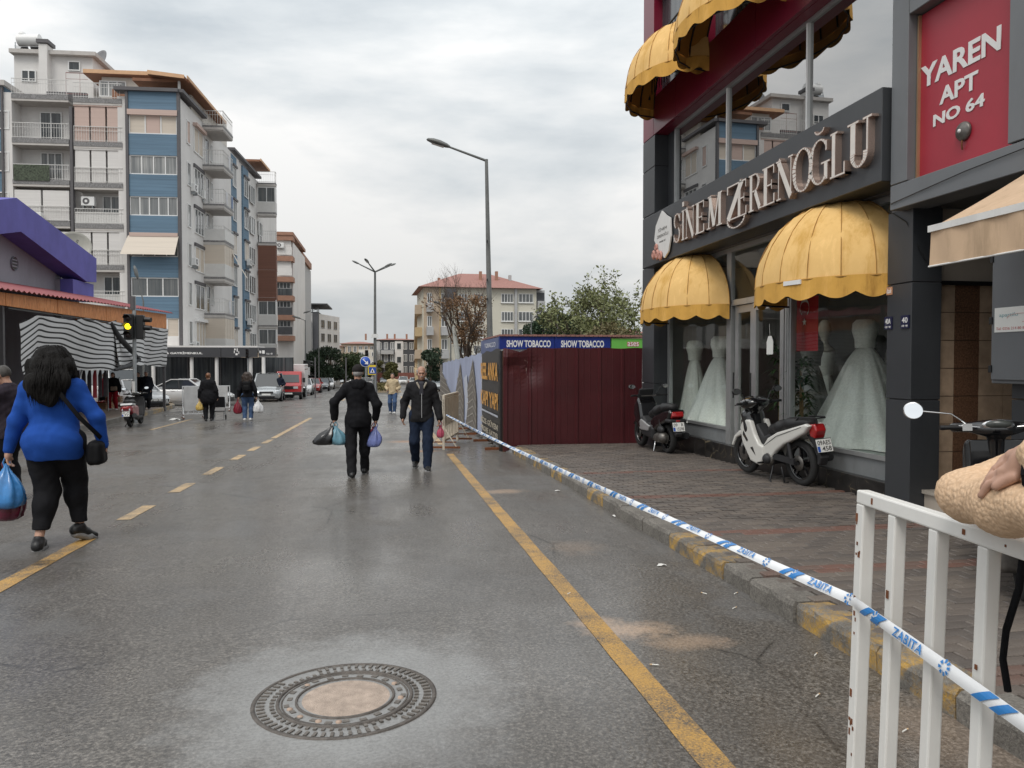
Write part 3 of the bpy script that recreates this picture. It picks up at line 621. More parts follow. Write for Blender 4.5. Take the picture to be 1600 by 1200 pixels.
# ------------------------------------------------------------------ fascia sign with channel letters
sg = thing('fascia_sign', 'long dark fascia sign reading SİNEM ZERENOĞLU in rose gold letters', 'sign', (5.0, 10.7, 3.33))
bevel(MB().box(4.93, 5.29, 7.08, 14.36, 3.33, 4.27).build('panel', GREYP, sg), .006, 1)
LETF = M('cream letter face', (.72, .67, .62), .42, var=.08, scale=9); LETS = M('rose gold letter return', (.62, .47, .40), .25, .75, var=.08)
def seg(p, q, w0, w1=None):
    w1 = w0 if w1 is None else w1; p, q = Vector(p), Vector(q); d = (q-p); s = Vector((-d.y, d.x)).normalized()
    return [tuple(p-s*w0/2), tuple(q-s*w1/2), tuple(q+s*w1/2), tuple(p+s*w0/2)]
def rect(x0, x1, y0, y1): return [(x0, y0), (x1, y0), (x1, y1), (x0, y1)]
def arc(cx, cy, rx, ry, a0, a1, w0, w1, n=14):
    """stroke that swells from w0 at its ends to w1 at its sides"""
    out = []
    for i in range(n):
        q = []
        for k in (i, i+1):
            a = R(a0+(a1-a0)*k/n); w = w0+(w1-w0)*abs(math.cos(a))**1.6
            q.append(((cx+(rx-w)*math.cos(a), cy+(ry-w*.75)*math.sin(a)), (cx+rx*math.cos(a), cy+ry*math.sin(a))))
        out.append([q[0][0], q[0][1], q[1][1], q[1][0]])
    return out
st, th, sf = .2, .07, .05   # stem, hairline, serif
LET = {
 'S': arc(.5, .74, .46, .26, 20, 250, .06, .2)+arc(.5, .27, .48, .27, 70, -160, .06, .2)+[rect(.86, .96, .7, .95), rect(.03, .12, .05, .32)],
 'I': [rect(.28, .72, 0, 1), rect(.05, .95, 0, sf), rect(.05, .95, 1-sf, 1)], 'DOT': [rect(.2, .8, 1.12, 1.28)],
 'N': [rect(.1, .1+th, 0, 1), rect(.86, .93, 0, 1), seg((.1, 1), (.9, 0), .2), rect(0, .3, 0, sf), rect(.72, 1.02, 1-sf, 1), rect(-.04, .3, 1-sf, 1)],
 'E': [rect(.1, .1+st+.06, 0, 1), rect(0, .9, 0, sf), rect(0, .86, 1-sf, 1), rect(.3, .7, .48, .53), rect(.64, .7, .38, .63), rect(.8, .9, 0, .26), rect(.78, .86, .76, 1)],
 'M': [seg((.14, 0), (.22, 1), th), rect(.76, .93, 0, 1), seg((.2, 1), (.5, .05), .17), seg((.5, .05), (.8, 1), th), rect(.02, .28, 0, sf), rect(.66, 1.02, 0, sf), rect(.08, .32, 1-sf, 1), rect(.72, 1.0, 1-sf, 1)],
 'Z': [rect(.05, .95, 1-sf, 1), rect(.05, .12, .76, 1), seg((.86, 1), (.12, .02), .2), rect(.05, .6, 0, sf)]+arc(.55, .0, .5, .27, 180, 360, .05, .08, 10),
 'R': [rect(.08, .3, 0, 1), rect(0, .42, 0, sf), rect(0, .5, 1-sf, 1)]+arc(.48, .76, .4, .24, 90, -90, .05, .2)+[rect(.3, .5, .5, .56), seg((.5, .52), (.9, .03), .19), rect(.78, 1.05, 0, sf)],
 'O': arc(.5, .5, .52, .52, 0, 360, .055, .2, 28),
 'G': arc(.52, .5, .52, .52, 50, 320, .055, .2, 22)+[rect(.74, .92, .05, .45), rect(.6, 1.02, .42, .47), rect(.8, .88, .7, .93)], 'BREVE': arc(.5, 1.28, .26, .16, 195, 345, .06, .05, 10),
 'L': [rect(.1, .34, 0, 1), rect(0, .95, 0, sf), rect(0, .46, 1-sf, 1), rect(.85, .95, 0, .28)],
 'U': [rect(.12, .34, .3, 1), rect(.76, .84, .3, 1), rect(0, .46, 1-sf, 1), rect(.62, .98, 1-sf, 1)]+arc(.48, .32, .36, .32, 180, 360, .07, .2, 14),
}
def letter(keys, y0, y1, z0=3.525, z1=4.02, px=4.93, par=sg):
    root_ = None
    for key in keys:
        side, face = MB(), MB(); k = 0
        for poly in LET[key]:
            q = [(y0+(y1-y0)*a, z0+(z1-z0)*b) for a, b in poly]; dd = .0006*(k % 7); k += 1
            side.prism(q, lambda a, b, d: (px-d, a, b), 0, .075+dd)
            cx = sum(a for a, b in q)/len(q); cz = sum(b for a, b in q)/len(q)
            sh = lambda a, b: (a+math.copysign(min(.007, abs(cx-a)*.45), cx-a), b+math.copysign(min(.007, abs(cz-b)*.45), cz-b))
            face.add([(px-.0765-dd, *sh(a, b)) for a, b in q], [tuple(range(len(q)))])
        o = side.build('letter' if root_ is None else 'letter_accent', LETS, root_ or par); root_ = root_ or o
        if o is root_: face.build('letter_face', LETF, o)
        else: face.build('accent_face', LETF, root_)
for keys, y0, y1 in ((['S'], 12.55, 12.24), (['I', 'DOT'], 12.2, 12.05), (['N'], 12.03, 11.66), (['E'], 11.62, 11.22), (['M'], 11.18, 10.63), (['Z'], 10.5, 9.92), (['E'], 10.16, 9.82), (['R'], 9.8, 9.44), (['E'], 9.42, 9.05), (['N'], 9.05, 8.66), (['O'], 8.66, 8.22), (['G', 'BREVE'], 8.30, 7.88), (['L'], 7.87, 7.57), (['U'], 7.55, 7.12)):
    z0 = 3.525
    letter(keys, y0, y1)
lg = thing('logo_plaque', 'white cut out logo plaque with pink flowers at the far end of the fascia sign', 'plaque', (4.92, 13.2, 3.4))
pl_ = [(13.58, 3.75), (13.5, 4.0), (13.2, 4.22), (12.98, 4.1), (12.78, 4.02), (12.74, 3.7), (12.86, 3.45), (13.05, 3.36), (13.3, 3.5)]
MB().prism(pl_, lambda a, b, d: (4.905-d, a, b), 0, .025).build('board', WHITE, lg)
PK = M('pink flower print', (.55, .27, .22), .6, var=.3, scale=30)
for (y, z, r) in ((13.55, 3.48, .09), (13.36, 3.46, .1), (13.2, 3.42, .09), (13.42, 3.6, .07)): MB().lathe([(.001, -.03), (r*.4, -.02), (r*.55, -.035), (r, -.012), (r*.9, 0)], (4.87, y, z), 10, axis='x').build('flower', PK, lg)
text_fit(FX(4.879), 'SİNEM', -13.36, -12.94, 3.86, 3.93, .001, DIMMETAL, lg, ext=.001); text_fit(FX(4.879), 'ZERENOĞLU', -13.42, -12.86, 3.75, 3.82, .001, DIMMETAL, lg, ext=.001); text_fit(FX(4.879), 'moda evi', -13.3, -13.0, 3.66, 3.7, .001, DIMMETAL, lg, ext=.001)
# ------------------------------------------------------------------ dome awnings
SEAM = M('awning seam', (.40, .21, .05), .8, var=.1)
def dome(yc, Wd, P, X0, zr, h, label, val=.2, plate=False):
    t = thing('awning', label, 'awning', (X0, yc, zr), group='shop awnings'); ng = 9; per = 6; N = ng*per; J = 10
    def pt(i, f, s=1.):
        th_ = math.pi*i/N; k = s*(1-.022*abs(math.sin(ng*th_))*math.cos(f*.8)); c = math.cos(f)
        return (X0-P*k*math.sin(th_)*c, yc+Wd*k*math.cos(th_)*c, zr+h*s*math.sin(f)+(.0))
    rows = [[pt(i, math.pi/2*j/J, 1+(.006*math.sin(i*.9+j*1.7+yc)+.005*math.sin(i*.37-j*2.3)+random.uniform(-.003, .003))*(0 < j < J)) for i in range(N+1)] for j in range(J+1)]
    cv = MB().grid(rows).build('canopy', AWN, t)
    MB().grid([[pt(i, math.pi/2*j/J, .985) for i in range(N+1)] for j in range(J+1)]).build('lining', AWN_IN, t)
    vr = []
    for j, z in enumerate((0, -.33, -.66, -1)):
        r = []
        for i in range(N*2+1):
            th_ = math.pi*i/(N*2); k = 1.0+.012*math.sin(th_*22)*j/3
            dz = z*val*(1+.34*abs(math.sin(th_*8.5))-.2) if j else .012
            r.append((X0-P*k*math.sin(th_), yc+Wd*k*math.cos(th_), zr+dz))
        vr.append(r)
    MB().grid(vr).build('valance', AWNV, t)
    for g in range(ng+1):
        MB().tube([Vector(pt(g*per, math.pi/2*j/12, 1.003)) for j in range(13)], .0055, 5).build('seam', SEAM, t)
        MB().tube([Vector(pt(g*per, math.pi/2*j/8, .972)) for j in range(9)], .014, 6).build('rib', BLACK, t)
    MB().tube([Vector(pt(i, 0, 1.004)) for i in range(N+1)], .009, 6).build('rim_piping', SEAM, t)
    MB().tube([(x, y, z-.17) for x, y, z in [pt(i, 0, .97) for i in range(N+1)]], .013, 6).build('hoop', BLACK, t)
    if plate:
        a = int(N*.62); p = pt(a, 0, 1.02); MB().obox((p[0], p[1], p[2]-.02), (.012, .13, .025), Matrix.Rotation(.25, 3, 'Z')).build('maker_plate', PVC, t)
dome(8.45, 1.21, .9, 5.36, 2.42, 1.0, 'large yellow dome awning over the near shop window under the fascia sign', plate=True)
dome(12.78, 1.34, .9, 5.36, 2.42, .98, 'yellow dome awning over the far shop window under the fascia sign')
dome(13.05, 1.3, .9, 5.13, 6.4, 1.0, 'yellow dome awning at the upper far corner of the maroon wall')
dome(10.65, 1.3, .9, 5.13, 6.4, 1.0, 'yellow dome awning in the middle of the maroon upper wall')
dome(8.35, 1.2, .9, 5.13, 6.5, 1.0, 'yellow dome awning at the top edge above the sign, mostly cut off')
# ------------------------------------------------------------------ shop window contents
def satin(n, c): return M(n, c, .5, var=.1, scale=30, bump=.3, bscale=60)
DRESS = satin('ivory satin', (.8, .82, .75)); DRESS2 = satin('white tulle', (.86, .88, .83)); DRESSG = satin('grey gown', (.17, .175, .16)); SKIN_M = M('mannequin shell', (.52, .48, .40), .4, var=.05)
def gown(x, y, base, lab, mat, r=.72, H=1.55, waist=1.0, bust=True, ell=.62, group='gowns in the shop windows'):
    t = thing('wedding_dress', lab, 'dress', (x, y, base), group=group); rows = []; n = 72
    for j in range(17):
        f = j/16; rr = r*(1-f)**.85*(1-.12*math.sin(math.pi*f))+.125*f**.5; rw = []
        for i in range(n):
            a = 2*math.pi*i/n; k = 1+(.085*math.sin(a*9+1.3*math.sin(a*2))+.045*math.sin(a*17+f*2)+.02*math.sin(a*31+f*5))*(1-f)**.7
            rw.append((rr*k*math.cos(a)*ell, rr*k*math.sin(a), waist*f))
        rows.append(rw)
    MB().grid(rows, 0, True, True).build('skirt', mat, t, world=False)
    MB().lathe([(.125, waist-.01), (.13, waist+.1), (.165, waist+.22), (.155, waist+.32), (.11, waist+.37)], n=24).build('bodice', mat, t, world=False)
    if bust: MB().lathe([(.13, waist+.33), (.16, waist+.38), (.07, waist+.45), (.05, waist+.5), (.052, waist+.55), (.085, waist+.62), (.1, waist+.7), (.085, waist+.79), (.04, waist+.84), (.001, waist+.85)], n=20).build('mannequin', SKIN_M, t, world=False)
    MB().lathe([(.16, -.01), (.16, .01), (.02, .02), (.02, waist)], n=16).build('stand', DIMMETAL, t, world=False)
for q_ in ((7.0, 7.25, 9.62), (6.6, 11.65, 14.5)): MB().box(5.5, *q_, .17, .40).build('display_floor', M('display step', (.35, .4, .37), .35, var=.08), sb)
gown(6.35, 9.42, .41, 'full white wedding dress in the near shop window', DRESS2, 1.0, waist=1.3, bust=False)
gown(5.98, 13.15, .41, 'full ivory wedding dress in the middle of the far shop window', DRESS2, .86, waist=1.2, bust=False)
gown(5.9, 14.1, .41, 'slimmer ivory dress at the far end of the far shop window', DRESS, .45, waist=1.15, bust=False)
gown(6.7, 10.95, .17, 'pale sheath dress on a mannequin just inside the shop door', DRESS, .42, waist=1.15)
gown(6.9, 10.0, .17, 'long dark grey gown behind the shop door glass', DRESSG, .55, waist=1.35, bust=False)
gown(6.1, 10.3, .17, 'dark grey gown behind the potted plant in the near window', DRESSG, .55, waist=1.3, bust=False)
FLR = M('flag red', (.45, .012, .02), .7, var=.06)
fl = thing('flag', 'red flag with white crescent and star hanging inside the shop window', 'flag', (5.62, 9.42, 1.6))
MB().grid([[(5.62+.02*math.sin(k*1.1), 9.88-.52*k/8, z) for z in (1.66, 1.95, 2.25, 2.62)] for k in range(9)]).build('cloth', FLR, fl)
cr_ = MB(); q = arc(0, 0, .125, .125, 40, 320, .006, .045, 24)
for poly in q: cr_.add([(5.585, 9.62-b_*.9, 2.24-a_) for a_, b_ in poly], [(0, 1, 2, 3)])
cr_.build('crescent', WLET, fl)
stp = [(.055*(1 if k % 2 == 0 else .4)*math.cos(R(90+36*k)), .055*(1 if k % 2 == 0 else .4)*math.sin(R(90+36*k))) for k in range(10)]
MB().add([(5.584, 9.62-a_, 2.05+b_) for a_, b_ in stp]+[(5.584, 9.62, 2.05)], [(k, (k+1) % 10, 10) for k in range(10)]).build('star', WLET, fl)
dt = thing('door_tag', 'white tag shaped notice hung on the inside of the shop door', 'notice', (5.39, 10.2, 1.75))
MB().prism([(10.1, 1.62), (10.28, 1.62), (10.28, 1.8), (10.23, 1.88), (10.15, 1.88), (10.1, 1.8)], lambda a, b, d: (5.393-d, a, b), 0, .006).build('card', PLATE, dt); MB().tube([(5.39, 10.19, 1.88), (5.385, 10.2, 2.05)], .003, 4).build('string', WHITE, dt)
LEAFP = M('dark glossy leaf', (.025, .07, .02), .4, var=.3)
def potted(x, y, z, h, n, lab, seed):
    rr = random.Random(seed); t = thing('potted_plant', lab, 'plant', (x, y, z)); MB().lathe([(.001, 0), (.12, 0), (.16, .28), (.13, .28), (.12, .24), (.001, .24)], n=18).build('pot', TILC, t, world=False)
    MB().tube([(0, 0, .2), (.01, .02, h*.5), (0, 0, h*.9)], .018, 6).tube([(.03, 0, .2), (.05, .05, h*.8)], .014, 6).build('stem', M('cane stem', (.3, .2, .08), .7, var=.2), t, world=False)
    b = MB()
    for k in range(n):
        z0 = rr.uniform(.35, 1)*h; a = rr.uniform(0, 6.28); L = rr.uniform(.16, .3); d = Vector((math.cos(a), math.sin(a), rr.uniform(-.3, .5))); s = Vector((-d.y, d.x, 0)).normalized()*.022
        p = Vector((d.x*.04, d.y*.04, z0)); m = p+d*L*.5+Vector((0, 0, .03)); e = p+d*L-Vector((0, 0, .05)); b.add([p, m-s, e, m+s], [(0, 1, 2, 3)])
    tag(b.build('leaves', LEAFP, t, world=False), kind='stuff')
potted(5.66, 9.82, .3, 1.25, 240, 'tall leafy potted plant inside the near shop window', 3); potted(6.1, 11.2, .17, 1.6, 140, 'potted plant with hanging leaves just inside the shop door', 5)
# ------------------------------------------------------------------ maroon sheet fence
MARS = M('maroon painted sheet metal', (.066, .0095, .0125), .42, var=.22, scale=1.2, grime=.35, gcol=(.055, .02, .02), coat=.15)
mf = thing('sheet_fence', 'dented maroon corrugated metal fence closing off the building site', 'fence', (3.7, 15.1, gz(15.1)))
nS = 6; x0f, x1f = 2.3, 5.19; wS = (x1f-x0f)/nS
for s_ in range(nS):
    xa = x0f+s_*wS; rows = []
    prof = [(0, 0), (.03, 0), (.045, -.03), (.085, -.03), (.1, 0), (.2, 0), (.205, -.006), (.215, -.006), (.22, 0), (.33, 0), (.335, -.006), (.345, -.006), (.35, 0), (wS, 0)]
    for j in range(25):
        f = j/24; r = []
        for (px_, py_) in prof:
            x = xa+px_; zt = 1.8+.008*math.sin(x*9)-(.02 if s_ == 0 else 0); zb = gz(15)+(.02 if x < 2.5 else .1); z = zb+(zt-zb)*f; y = 15.1+py_+s_*.004
            if s_ < 2:
                y += .07*math.exp(-((x-2.82)/.22)**2-((z-1.32)/.22)**2)+.04*math.exp(-((x-2.55)/.2)**2-((z-1.45)/.12)**2)
                y -= .05*math.exp(-((x-2.4)/.16)**2-((z-1.62)/.14)**2); y += .006*math.sin(x*3+z*2)
                if j == 24: z -= .05*math.exp(-((x-2.62)/.12)**2)
            r.append((x, y, z))
        rows.append(r)
    MB().grid(rows, 0, False).build('sheet', MARS, mf)
for x in (2.34, 3.8, 5.1): MB().box(x-.03, x+.03, 15.14, 15.2, gz(15)-.05, 1.74).build('post', RUST, mf)
for z in (.3, 1.4): MB().box(2.32, 5.18, 15.26, 15.28, z-.03, z+.03).build('rail', RUST, mf)
SCR = M('scratched paint', (.33, .22, .2), .6, var=.2)
for k in range(14):
    x, z = 2.84+random.gauss(0, .07), 1.38+random.gauss(0, .1)
    yy = 15.09+.07*math.exp(-((x-2.82)/.22)**2-((z-1.32)/.22)**2)+.04*math.exp(-((x-2.55)/.2)**2-((z-1.45)/.12)**2)-.05*math.exp(-((x-2.4)/.16)**2-((z-1.62)/.14)**2)
    MB().bar((x, yy, z), (x+random.uniform(-.01, .01), yy, z+random.uniform(.03, .09)), .004, .004).build('scratch', SCR, mf)
# ------------------------------------------------------------------ printed banner fence along the road
bf = thing('banner_fence', 'site hoarding with printed banners of towers and a black text panel along the road', 'fence', (2.31, 23, gz(23)))
SKYB = M('printed sky', (.38, .42, .56), .55, var=.18, scale=.6); TWR = M('printed tower', (.17, .15, .13), .55, var=.25, scale=3); TWL = M('printed tower edge', (.36, .33, .29), .55, var=.2, scale=5); PALE = M('printed haze', (.50, .53, .6), .55, var=.08); BNK = M('black banner vinyl', (.045, .043, .042), .42, var=.12, scale=2)
def bt(y): return 1.80+SLOPE*15.2-SLOPE*y          # top of the hoarding
def bb(y): return gz(y)+.06
def bx(y, z): return 2.31+.006*math.sin(y*2.1)+.002*math.sin(y*5+z*3)
def banner(y0, y1, mat, nm='banner'):
    n = max(4, int((y1-y0)/.25)); rows = [[(bx(y, k), y, bb(y)+(bt(y)+.02*math.sin(y*4)-bb(y))*k/6) for k in range(7)] for y in np.linspace(y0, y1, n)]
    return MB().grid(rows).build(nm, mat, bf)
LEG = lambda u: atx(u, 600, 2.31).y
ytx0, ytx1 = 15.5, LEG(752.5); yb = [ytx1]+[LEG(680+x/6.667) for x in (440, 325, 215, 118, 55)]+[31.6]
banner(ytx0, ytx1-.02, BNK); bn2 = banner(ytx1+.02, 31.6, SKYB)
def onb(y, f, d): z = bb(y)+(bt(y)-bb(y))*f; return (bx(y, 6*f)-d, y, z)
def pbit(pts, mat, d, nm):
    b = MB(); n = len(pts); b.add([onb(y, f, d) for y, f in pts], [tuple(range(n))]); return b.build(nm, mat, bn2)
pbit([(yb[6], .0), (yb[6], .97), (yb[5], .97), (yb[5], .0)], TWR, .02, 'printed_tower')
def tower(ya, yp, yc, ft, side, nchev=7):
    pbit([(ya, 0), (ya, ft*.45), (yp, ft), (yc, ft*.45), (yc, 0)], TWR, .02+.002*side, 'printed_tower')
    b = MB()
    for k in range(nchev):
        f0 = .08+.8*ft*k/nchev; hgt = .10
        sh = 1-.75*max(0, (f0-.3*ft)/ft)
        A, B = yp+(ya-yp)*sh, yp+(yc-yp)*sh
        if f0 > ft*.93: break
        for P_, Q_ in ((A, yp), (yp, B)):
            fa, fb = (f0-hgt*.6, f0+hgt*.5) if P_ == A else (f0+hgt*.5, f0-hgt*.6)
            b.add([onb(P_, max(0, fa), .028), onb(P_, max(0, fa)+.018, .028), onb(Q_, fb+.018, .028), onb(Q_, max(0, fb), .028)], [(0, 1, 2, 3)])
    tag(b.build('printed_floor_lines', TWL, bn2), kind='stuff')
tower(yb[5], yb[4]+(yb[5]-yb[4])*.92, yb[4]-.6*(yb[4]-yb[3]), .9, 0); tower(yb[3], LEG(720.5), LEG(726), .93, 1); tower(yb[2], LEG(740.7), yb[1], .95, 2, 8)
pbit([(LEG(711), 0), (LEG(711), .55), (LEG(708), .2), (LEG(707), 0)], PALE, .03, 'printed_haze'); pbit([(LEG(729), 0.1), (LEG(727), .7), (LEG(731), .75), (LEG(733), .4), (LEG(730), .1)], PALE, .03, 'printed_haze')
ORG = M('orange print', (.66, .33, .07), .5, var=.1); BEI = M('beige print', (.5, .45, .36), .5, var=.1)
PB = Plane((2.275, 0, 0), -math.pi/2)
ya_, yb_ = -ytx1, -ytx0
def prow(s, f0, f1, mat, m0=.05, m1=.95):
    w = yb_-ya_; z0 = bb(17)+(bt(17)-bb(17))*f0; z1 = bb(17)+(bt(17)-bb(17))*f1; text_fit(PB, s, ya_+w*m0, ya_+w*m1, z0, z1, .004, mat, bf, 'printed_lettering', .001, .03)
prow('REEL ANKA', .68, .87, ORG); prow('KAPI YAPI', .38, .55, ORG); prow('BİZE GÜVEN', .17, .25, BEI); prow('PROJE SATIŞ', .06, .14, BEI)
MB().box(2.268, 2.272, ytx0+.15, ytx1-.25, bb(17)+.62, bb(17)+.66).build('printed_bar', PALE, bf)
for k in range(8):
    y = 15.6+k*2.1; f = MB().box(2.0, 2.5, y-.03, y+.03, gz(y), gz(y)+.05); f.build('foot', RUST, bf); MB().box(2.34, 2.39, y-.025, y+.025, gz(y), bt(y)-.05).build('post', RUST, bf)
for f in (.02, .98): MB().tube([(2.37, y, bb(y)+(bt(y)-bb(y))*f) for y in np.linspace(15.4, 31.6, 12)], .02, 6).build('rail', STEEL, bf)
MB().box(2.26, 2.34, 15.2, 15.42, gz(15)-.02, 1.74).build('corner_post', BLACK, bf)
for k in range(9):
    y = 15.3+random.random()*9; MB().lathe([(.001, .05), (.04, .045), (.06, .01), (.05, 0)], (2.2+random.random()*.15, y, gz(y)), 7).build('rubble', SLABM, bf)
# ------------------------------------------------------------------ kiosk
kk = thing('kiosk', 'low kiosk behind the maroon fence with blue and green roof signs', 'kiosk', (6, 24, gz(24)))
KY = 22.0; kb = lambda u, v: aty(u, v, KY)
MB().box(3.3, 12, KY+.1, 26, gz(24)-.1, 1.9).build('body', PVC, kk)
BLS = M('blue sign vinyl', (.012, .03, .21), .35, var=.15, scale=2); BLS2 = M('dull blue sign vinyl', (.1, .13, .26), .4, var=.1); GRS = M('green sign vinyl', (.16, .50, .09), .4, var=.05)
xs = [kb(780, 530).x, kb(866, 530).x, kb(953, 530).x, kb(955, 530).x, kb(1040, 530).x]
zt, zb = 2.27, 1.9
MB().box(xs[0], xs[1]-.01, KY-.05, KY+.1, zb, zt).build('sign_panel', BLS, kk); MB().box(xs[1], xs[2], KY-.05, KY+.1, zb, zt).build('sign_panel', BLS, kk)
MB().box(xs[3], xs[4], KY-.04, KY+.1, zb, zt-.05).build('sign_panel', GRS, kk); MB().box(xs[0]-.04, xs[0], KY-.04, 26, zb-.1, zt-.03).build('sign_return', BLS2, kk)
PK_ = Plane((0, KY-.05, 0), 0)
for u0, u1 in ((791, 860), (876, 943)): text_fit(PK_, 'SHOW TOBACCO', kb(u0, 537).x, kb(u1, 537).x, kb(800, 542.5).z, kb(800, 531.5).z, .003, WLET, kk, ext=.002, bold=.03)
OSR = M('red sign lettering', (.55, .05, .06), .4, var=0); PK2 = Plane((0, KY-.04, 0), 0)
text_fit(PK2, 'ases', kb(979, 536).x, kb(998, 536).x, kb(800, 541).z, kb(800, 533).z, .003, OSR, kk, ext=.002, bold=.07); text_fit(PK2, 'ases', kb(979.8, 536).x, kb(997.2, 536).x, kb(800, 540.4).z, kb(800, 533.6).z, .006, WLET, kk, ext=.002, bold=.01)
PK3 = Plane((xs[0]-.04, 0, 0), -math.pi/2); text_fit(PK3, 'TOBACCO', -25, -22.5, 1.98, 2.12, .003, WLET, kk, ext=.001)
for k in range(34): MB().box(xs[0]+k*.14, xs[0]+k*.14+.12, KY-.1, 26, zt, zt+.05+.006*(k % 2)).build('roof_tile_row', TILE_ROOF, kk)
# ------------------------------------------------------------------ crowd barriers
CHIP = M('chipped white paint', (.74, .73, .70), .45, var=.05, scale=5, grime=.25, gcol=(.5, .42, .33))
OLDW = M('old cream paint', (.55, .49, .40), .6, var=.12, scale=8, grime=.5, gcol=(.25, .15, .09))
def barrier(name, label, o, ang, L, Hh, nb, w, mat, lean=0., feet='plate', group='crowd barriers', spots=0):
    t = thing(name, label, 'barrier', o, ang, group); t.rotation_euler = (lean, 0, ang)
    B_ = lambda nm, bx_, m=mat: bevel(MB().box(*bx_).build(nm, m, t, world=False), .005, 2)
    B_('top_rail', (0, L, -w/2, w/2, Hh-w, Hh)); B_('bottom_rail', (w, L-w, -w/2+.001, w/2-.001, .16, .16+w))
    B_('end_post', (0, w, -w/2, w/2, .0, Hh-w)); B_('end_post', (L-w, L, -w/2, w/2, .0, Hh-w))
    for k in range(1, nb+1):
        x = k*L/(nb+1); B_('bar', (x-w*.45, x+w*.45, -w*.45, w*.45, .16+w, Hh-w))
    for x in (w*.5, L-w*.5):
        if feet == 'plate': B_('foot', (x-.02, x+.02, -.28, .28, 0, .03)); 
        else:
            for s in (-1, 1): MB().bar((x, s*.02, .45), (x, s*.27, .05), .025).build('strut', mat, t, world=False)
            MB().bar((x, -.34, .05), (x, .34, .05), .04).build('foot', RUST, t, world=False); MB().bar((x, -.26, .16), (x, .26, .16), .025).build('cross_tie', RUST, t, world=False)
    rr = random.Random(4)
    for k in range(spots):
        x, z = rr.choice([(w*.5+rr.uniform(-.3, .3)*w, rr.uniform(.3, Hh)), (rr.uniform(0, L), Hh-w*.5), (rr.randint(1, nb)*L/(nb+1), rr.uniform(.3, Hh))])
        r = rr.uniform(.002, .006); MB().obox((x, -w/2-.0005, z), (r, .001, r*rr.uniform(1, 3))).build('rust_spot', RUST, t, world=False)
    return t
def camp(u, v, d):                                       # point at pixel and metres ahead of the lens
    r = ray(u, v); f = r.y*math.cos(YAW)+r.x*math.sin(YAW); return E0+r*(d/ (f*math.cos(PITCH)-r.z*math.sin(PITCH)))
pL, pR = camp(1333, 765, 2.4), camp(1600, 852, 1.68)
bdir = pR-pL; bang = math.atan2(bdir.y, bdir.x)
nb_z = gz(pL.y); BH = pL.z-nb_z
near_b = barrier('crowd_barrier', 'white square tube crowd barrier in the right foreground with tape tied to it', (pL.x, pL.y, nb_z), bang, 2.1, BH, 10, .042, CHIP, lean=R(-1.6), spots=40)
fb = gnd(693, 703)
barrier('crowd_barrier', 'old cream crowd barrier standing end on beside the banner fence', (fb.x, fb.y, fb.z), R(76), 1.9, 1.13, 8, .05, OLDW, feet='strut')
MB().box(0, 1.9, -.012, .012, .5, 1.05).build('panel', OLDW, [o for o in COL.objects if o.name.startswith('crowd_barrier') and o.parent is None][-1], world=False)
lb = gnd(285, 655)
bl_ = barrier('crowd_barrier', 'light grey crowd barrier with taped panel standing in the road on the left', (lb.x, lb.y, lb.z), R(20), .75, 1.2, 3, .04, M('pale grey paint', (.55, .56, .57), .5, var=.08), feet='strut')
MB().box(.06, .55, -.03, .03, .3, 1.16).build('taped_panel', M('dusty plastic sheet', (.50, .50, .50), .6, var=.15, scale=4), bl_, world=False)
lb2 = gnd(352, 643)
b2_ = barrier('crowd_barrier', 'pale barrier with a flat panel behind the woman with the trolley', (lb2.x-.6, lb2.y, lb2.z), R(5), .8, 1.15, 3, .04, MATS['pale grey paint'], feet='strut'); MB().box(.06, .7, -.03, .03, .4, 1.12).build('taped_panel', MATS['dusty plastic sheet'], b2_, world=False)
# ------------------------------------------------------------------ warning tape
TAPEW = M('white plastic tape', (.78, .79, .8), .3, var=.04); TAPEB = M('blue tape print', (.03, .2, .52), .35, var=.12, scale=8)
tp = thing('barrier_tape', 'blue and white ZABITA warning tape stretched from the far barrier to the near one', 'tape', (2, 8, .5))
A = aty(697, 648, fb.y+.05); Bp = camp(1330, 937, 2.43); Cp = camp(1345, 948, 2.33); Dp = camp(1640, 1160, 1.58)
path = [A.lerp(Bp, k/60) for k in range(60)]+[Bp.lerp(Cp, k/3) for k in range(3)]+[Cp.lerp(Dp, k/24) for k in range(25)]
for k in range(60): path[k] = path[k]+Vector((0, 0, -.035*math.sin(math.pi*k/60)))
cum = [0]
for p, q in zip(path[:-1], path[1:]): cum.append(cum[-1]+(q-p).length)
TL = cum[-1]
def tpt(s, c, d=0.):
    """s metres along, c across (-.5...5), d off the face towards the road"""
    s = min(max(s, 0), TL-1e-4); k = max(i for i in range(len(cum)-1) if cum[i] <= s); f = (s-cum[k])/(cum[k+1]-cum[k]); p = path[k].lerp(path[k+1], f); t = (path[k+1]-path[k]).normalized()
    tw_ = .55+.35*math.sin(s*1.1)+.2*math.sin(s*2.7) if s < cum[60] else .15+.2*math.sin(s*5)
    side = t.cross(Vector((0, 0, 1))).normalized()*-1; up = side.cross(t)*-1
    if side.dot(Vector((-1, -.6, 0))) < 0: side = -side
    if up.z < 0: up = -up
    a = up*math.cos(tw_)+side*-math.sin(tw_); n = side*math.cos(tw_)+up*math.sin(tw_)
    fold = .004*math.cos(c*math.pi)
    return p+a*c*.034+n*(fold+d)
CR9 = [k/8-.5 for k in range(9)]
ss = list(np.arange(0, TL, .04)); MB().grid([[tpt(s, c) for c in CR9] for s in ss]+[[tpt(TL, c) for c in CR9]]).build('ribbon', TAPEW, tp)
zme = text_mesh('ZABITA', .042, .0006, 0); zv = [v.co.copy() for v in zme.vertices]; zf = [tuple(p.vertices) for p in zme.polygons]; zx = max(v.x for v in zv)-min(v.x for v in zv); bpy.data.meshes.remove(zme)
nrep = int(TL/.52)
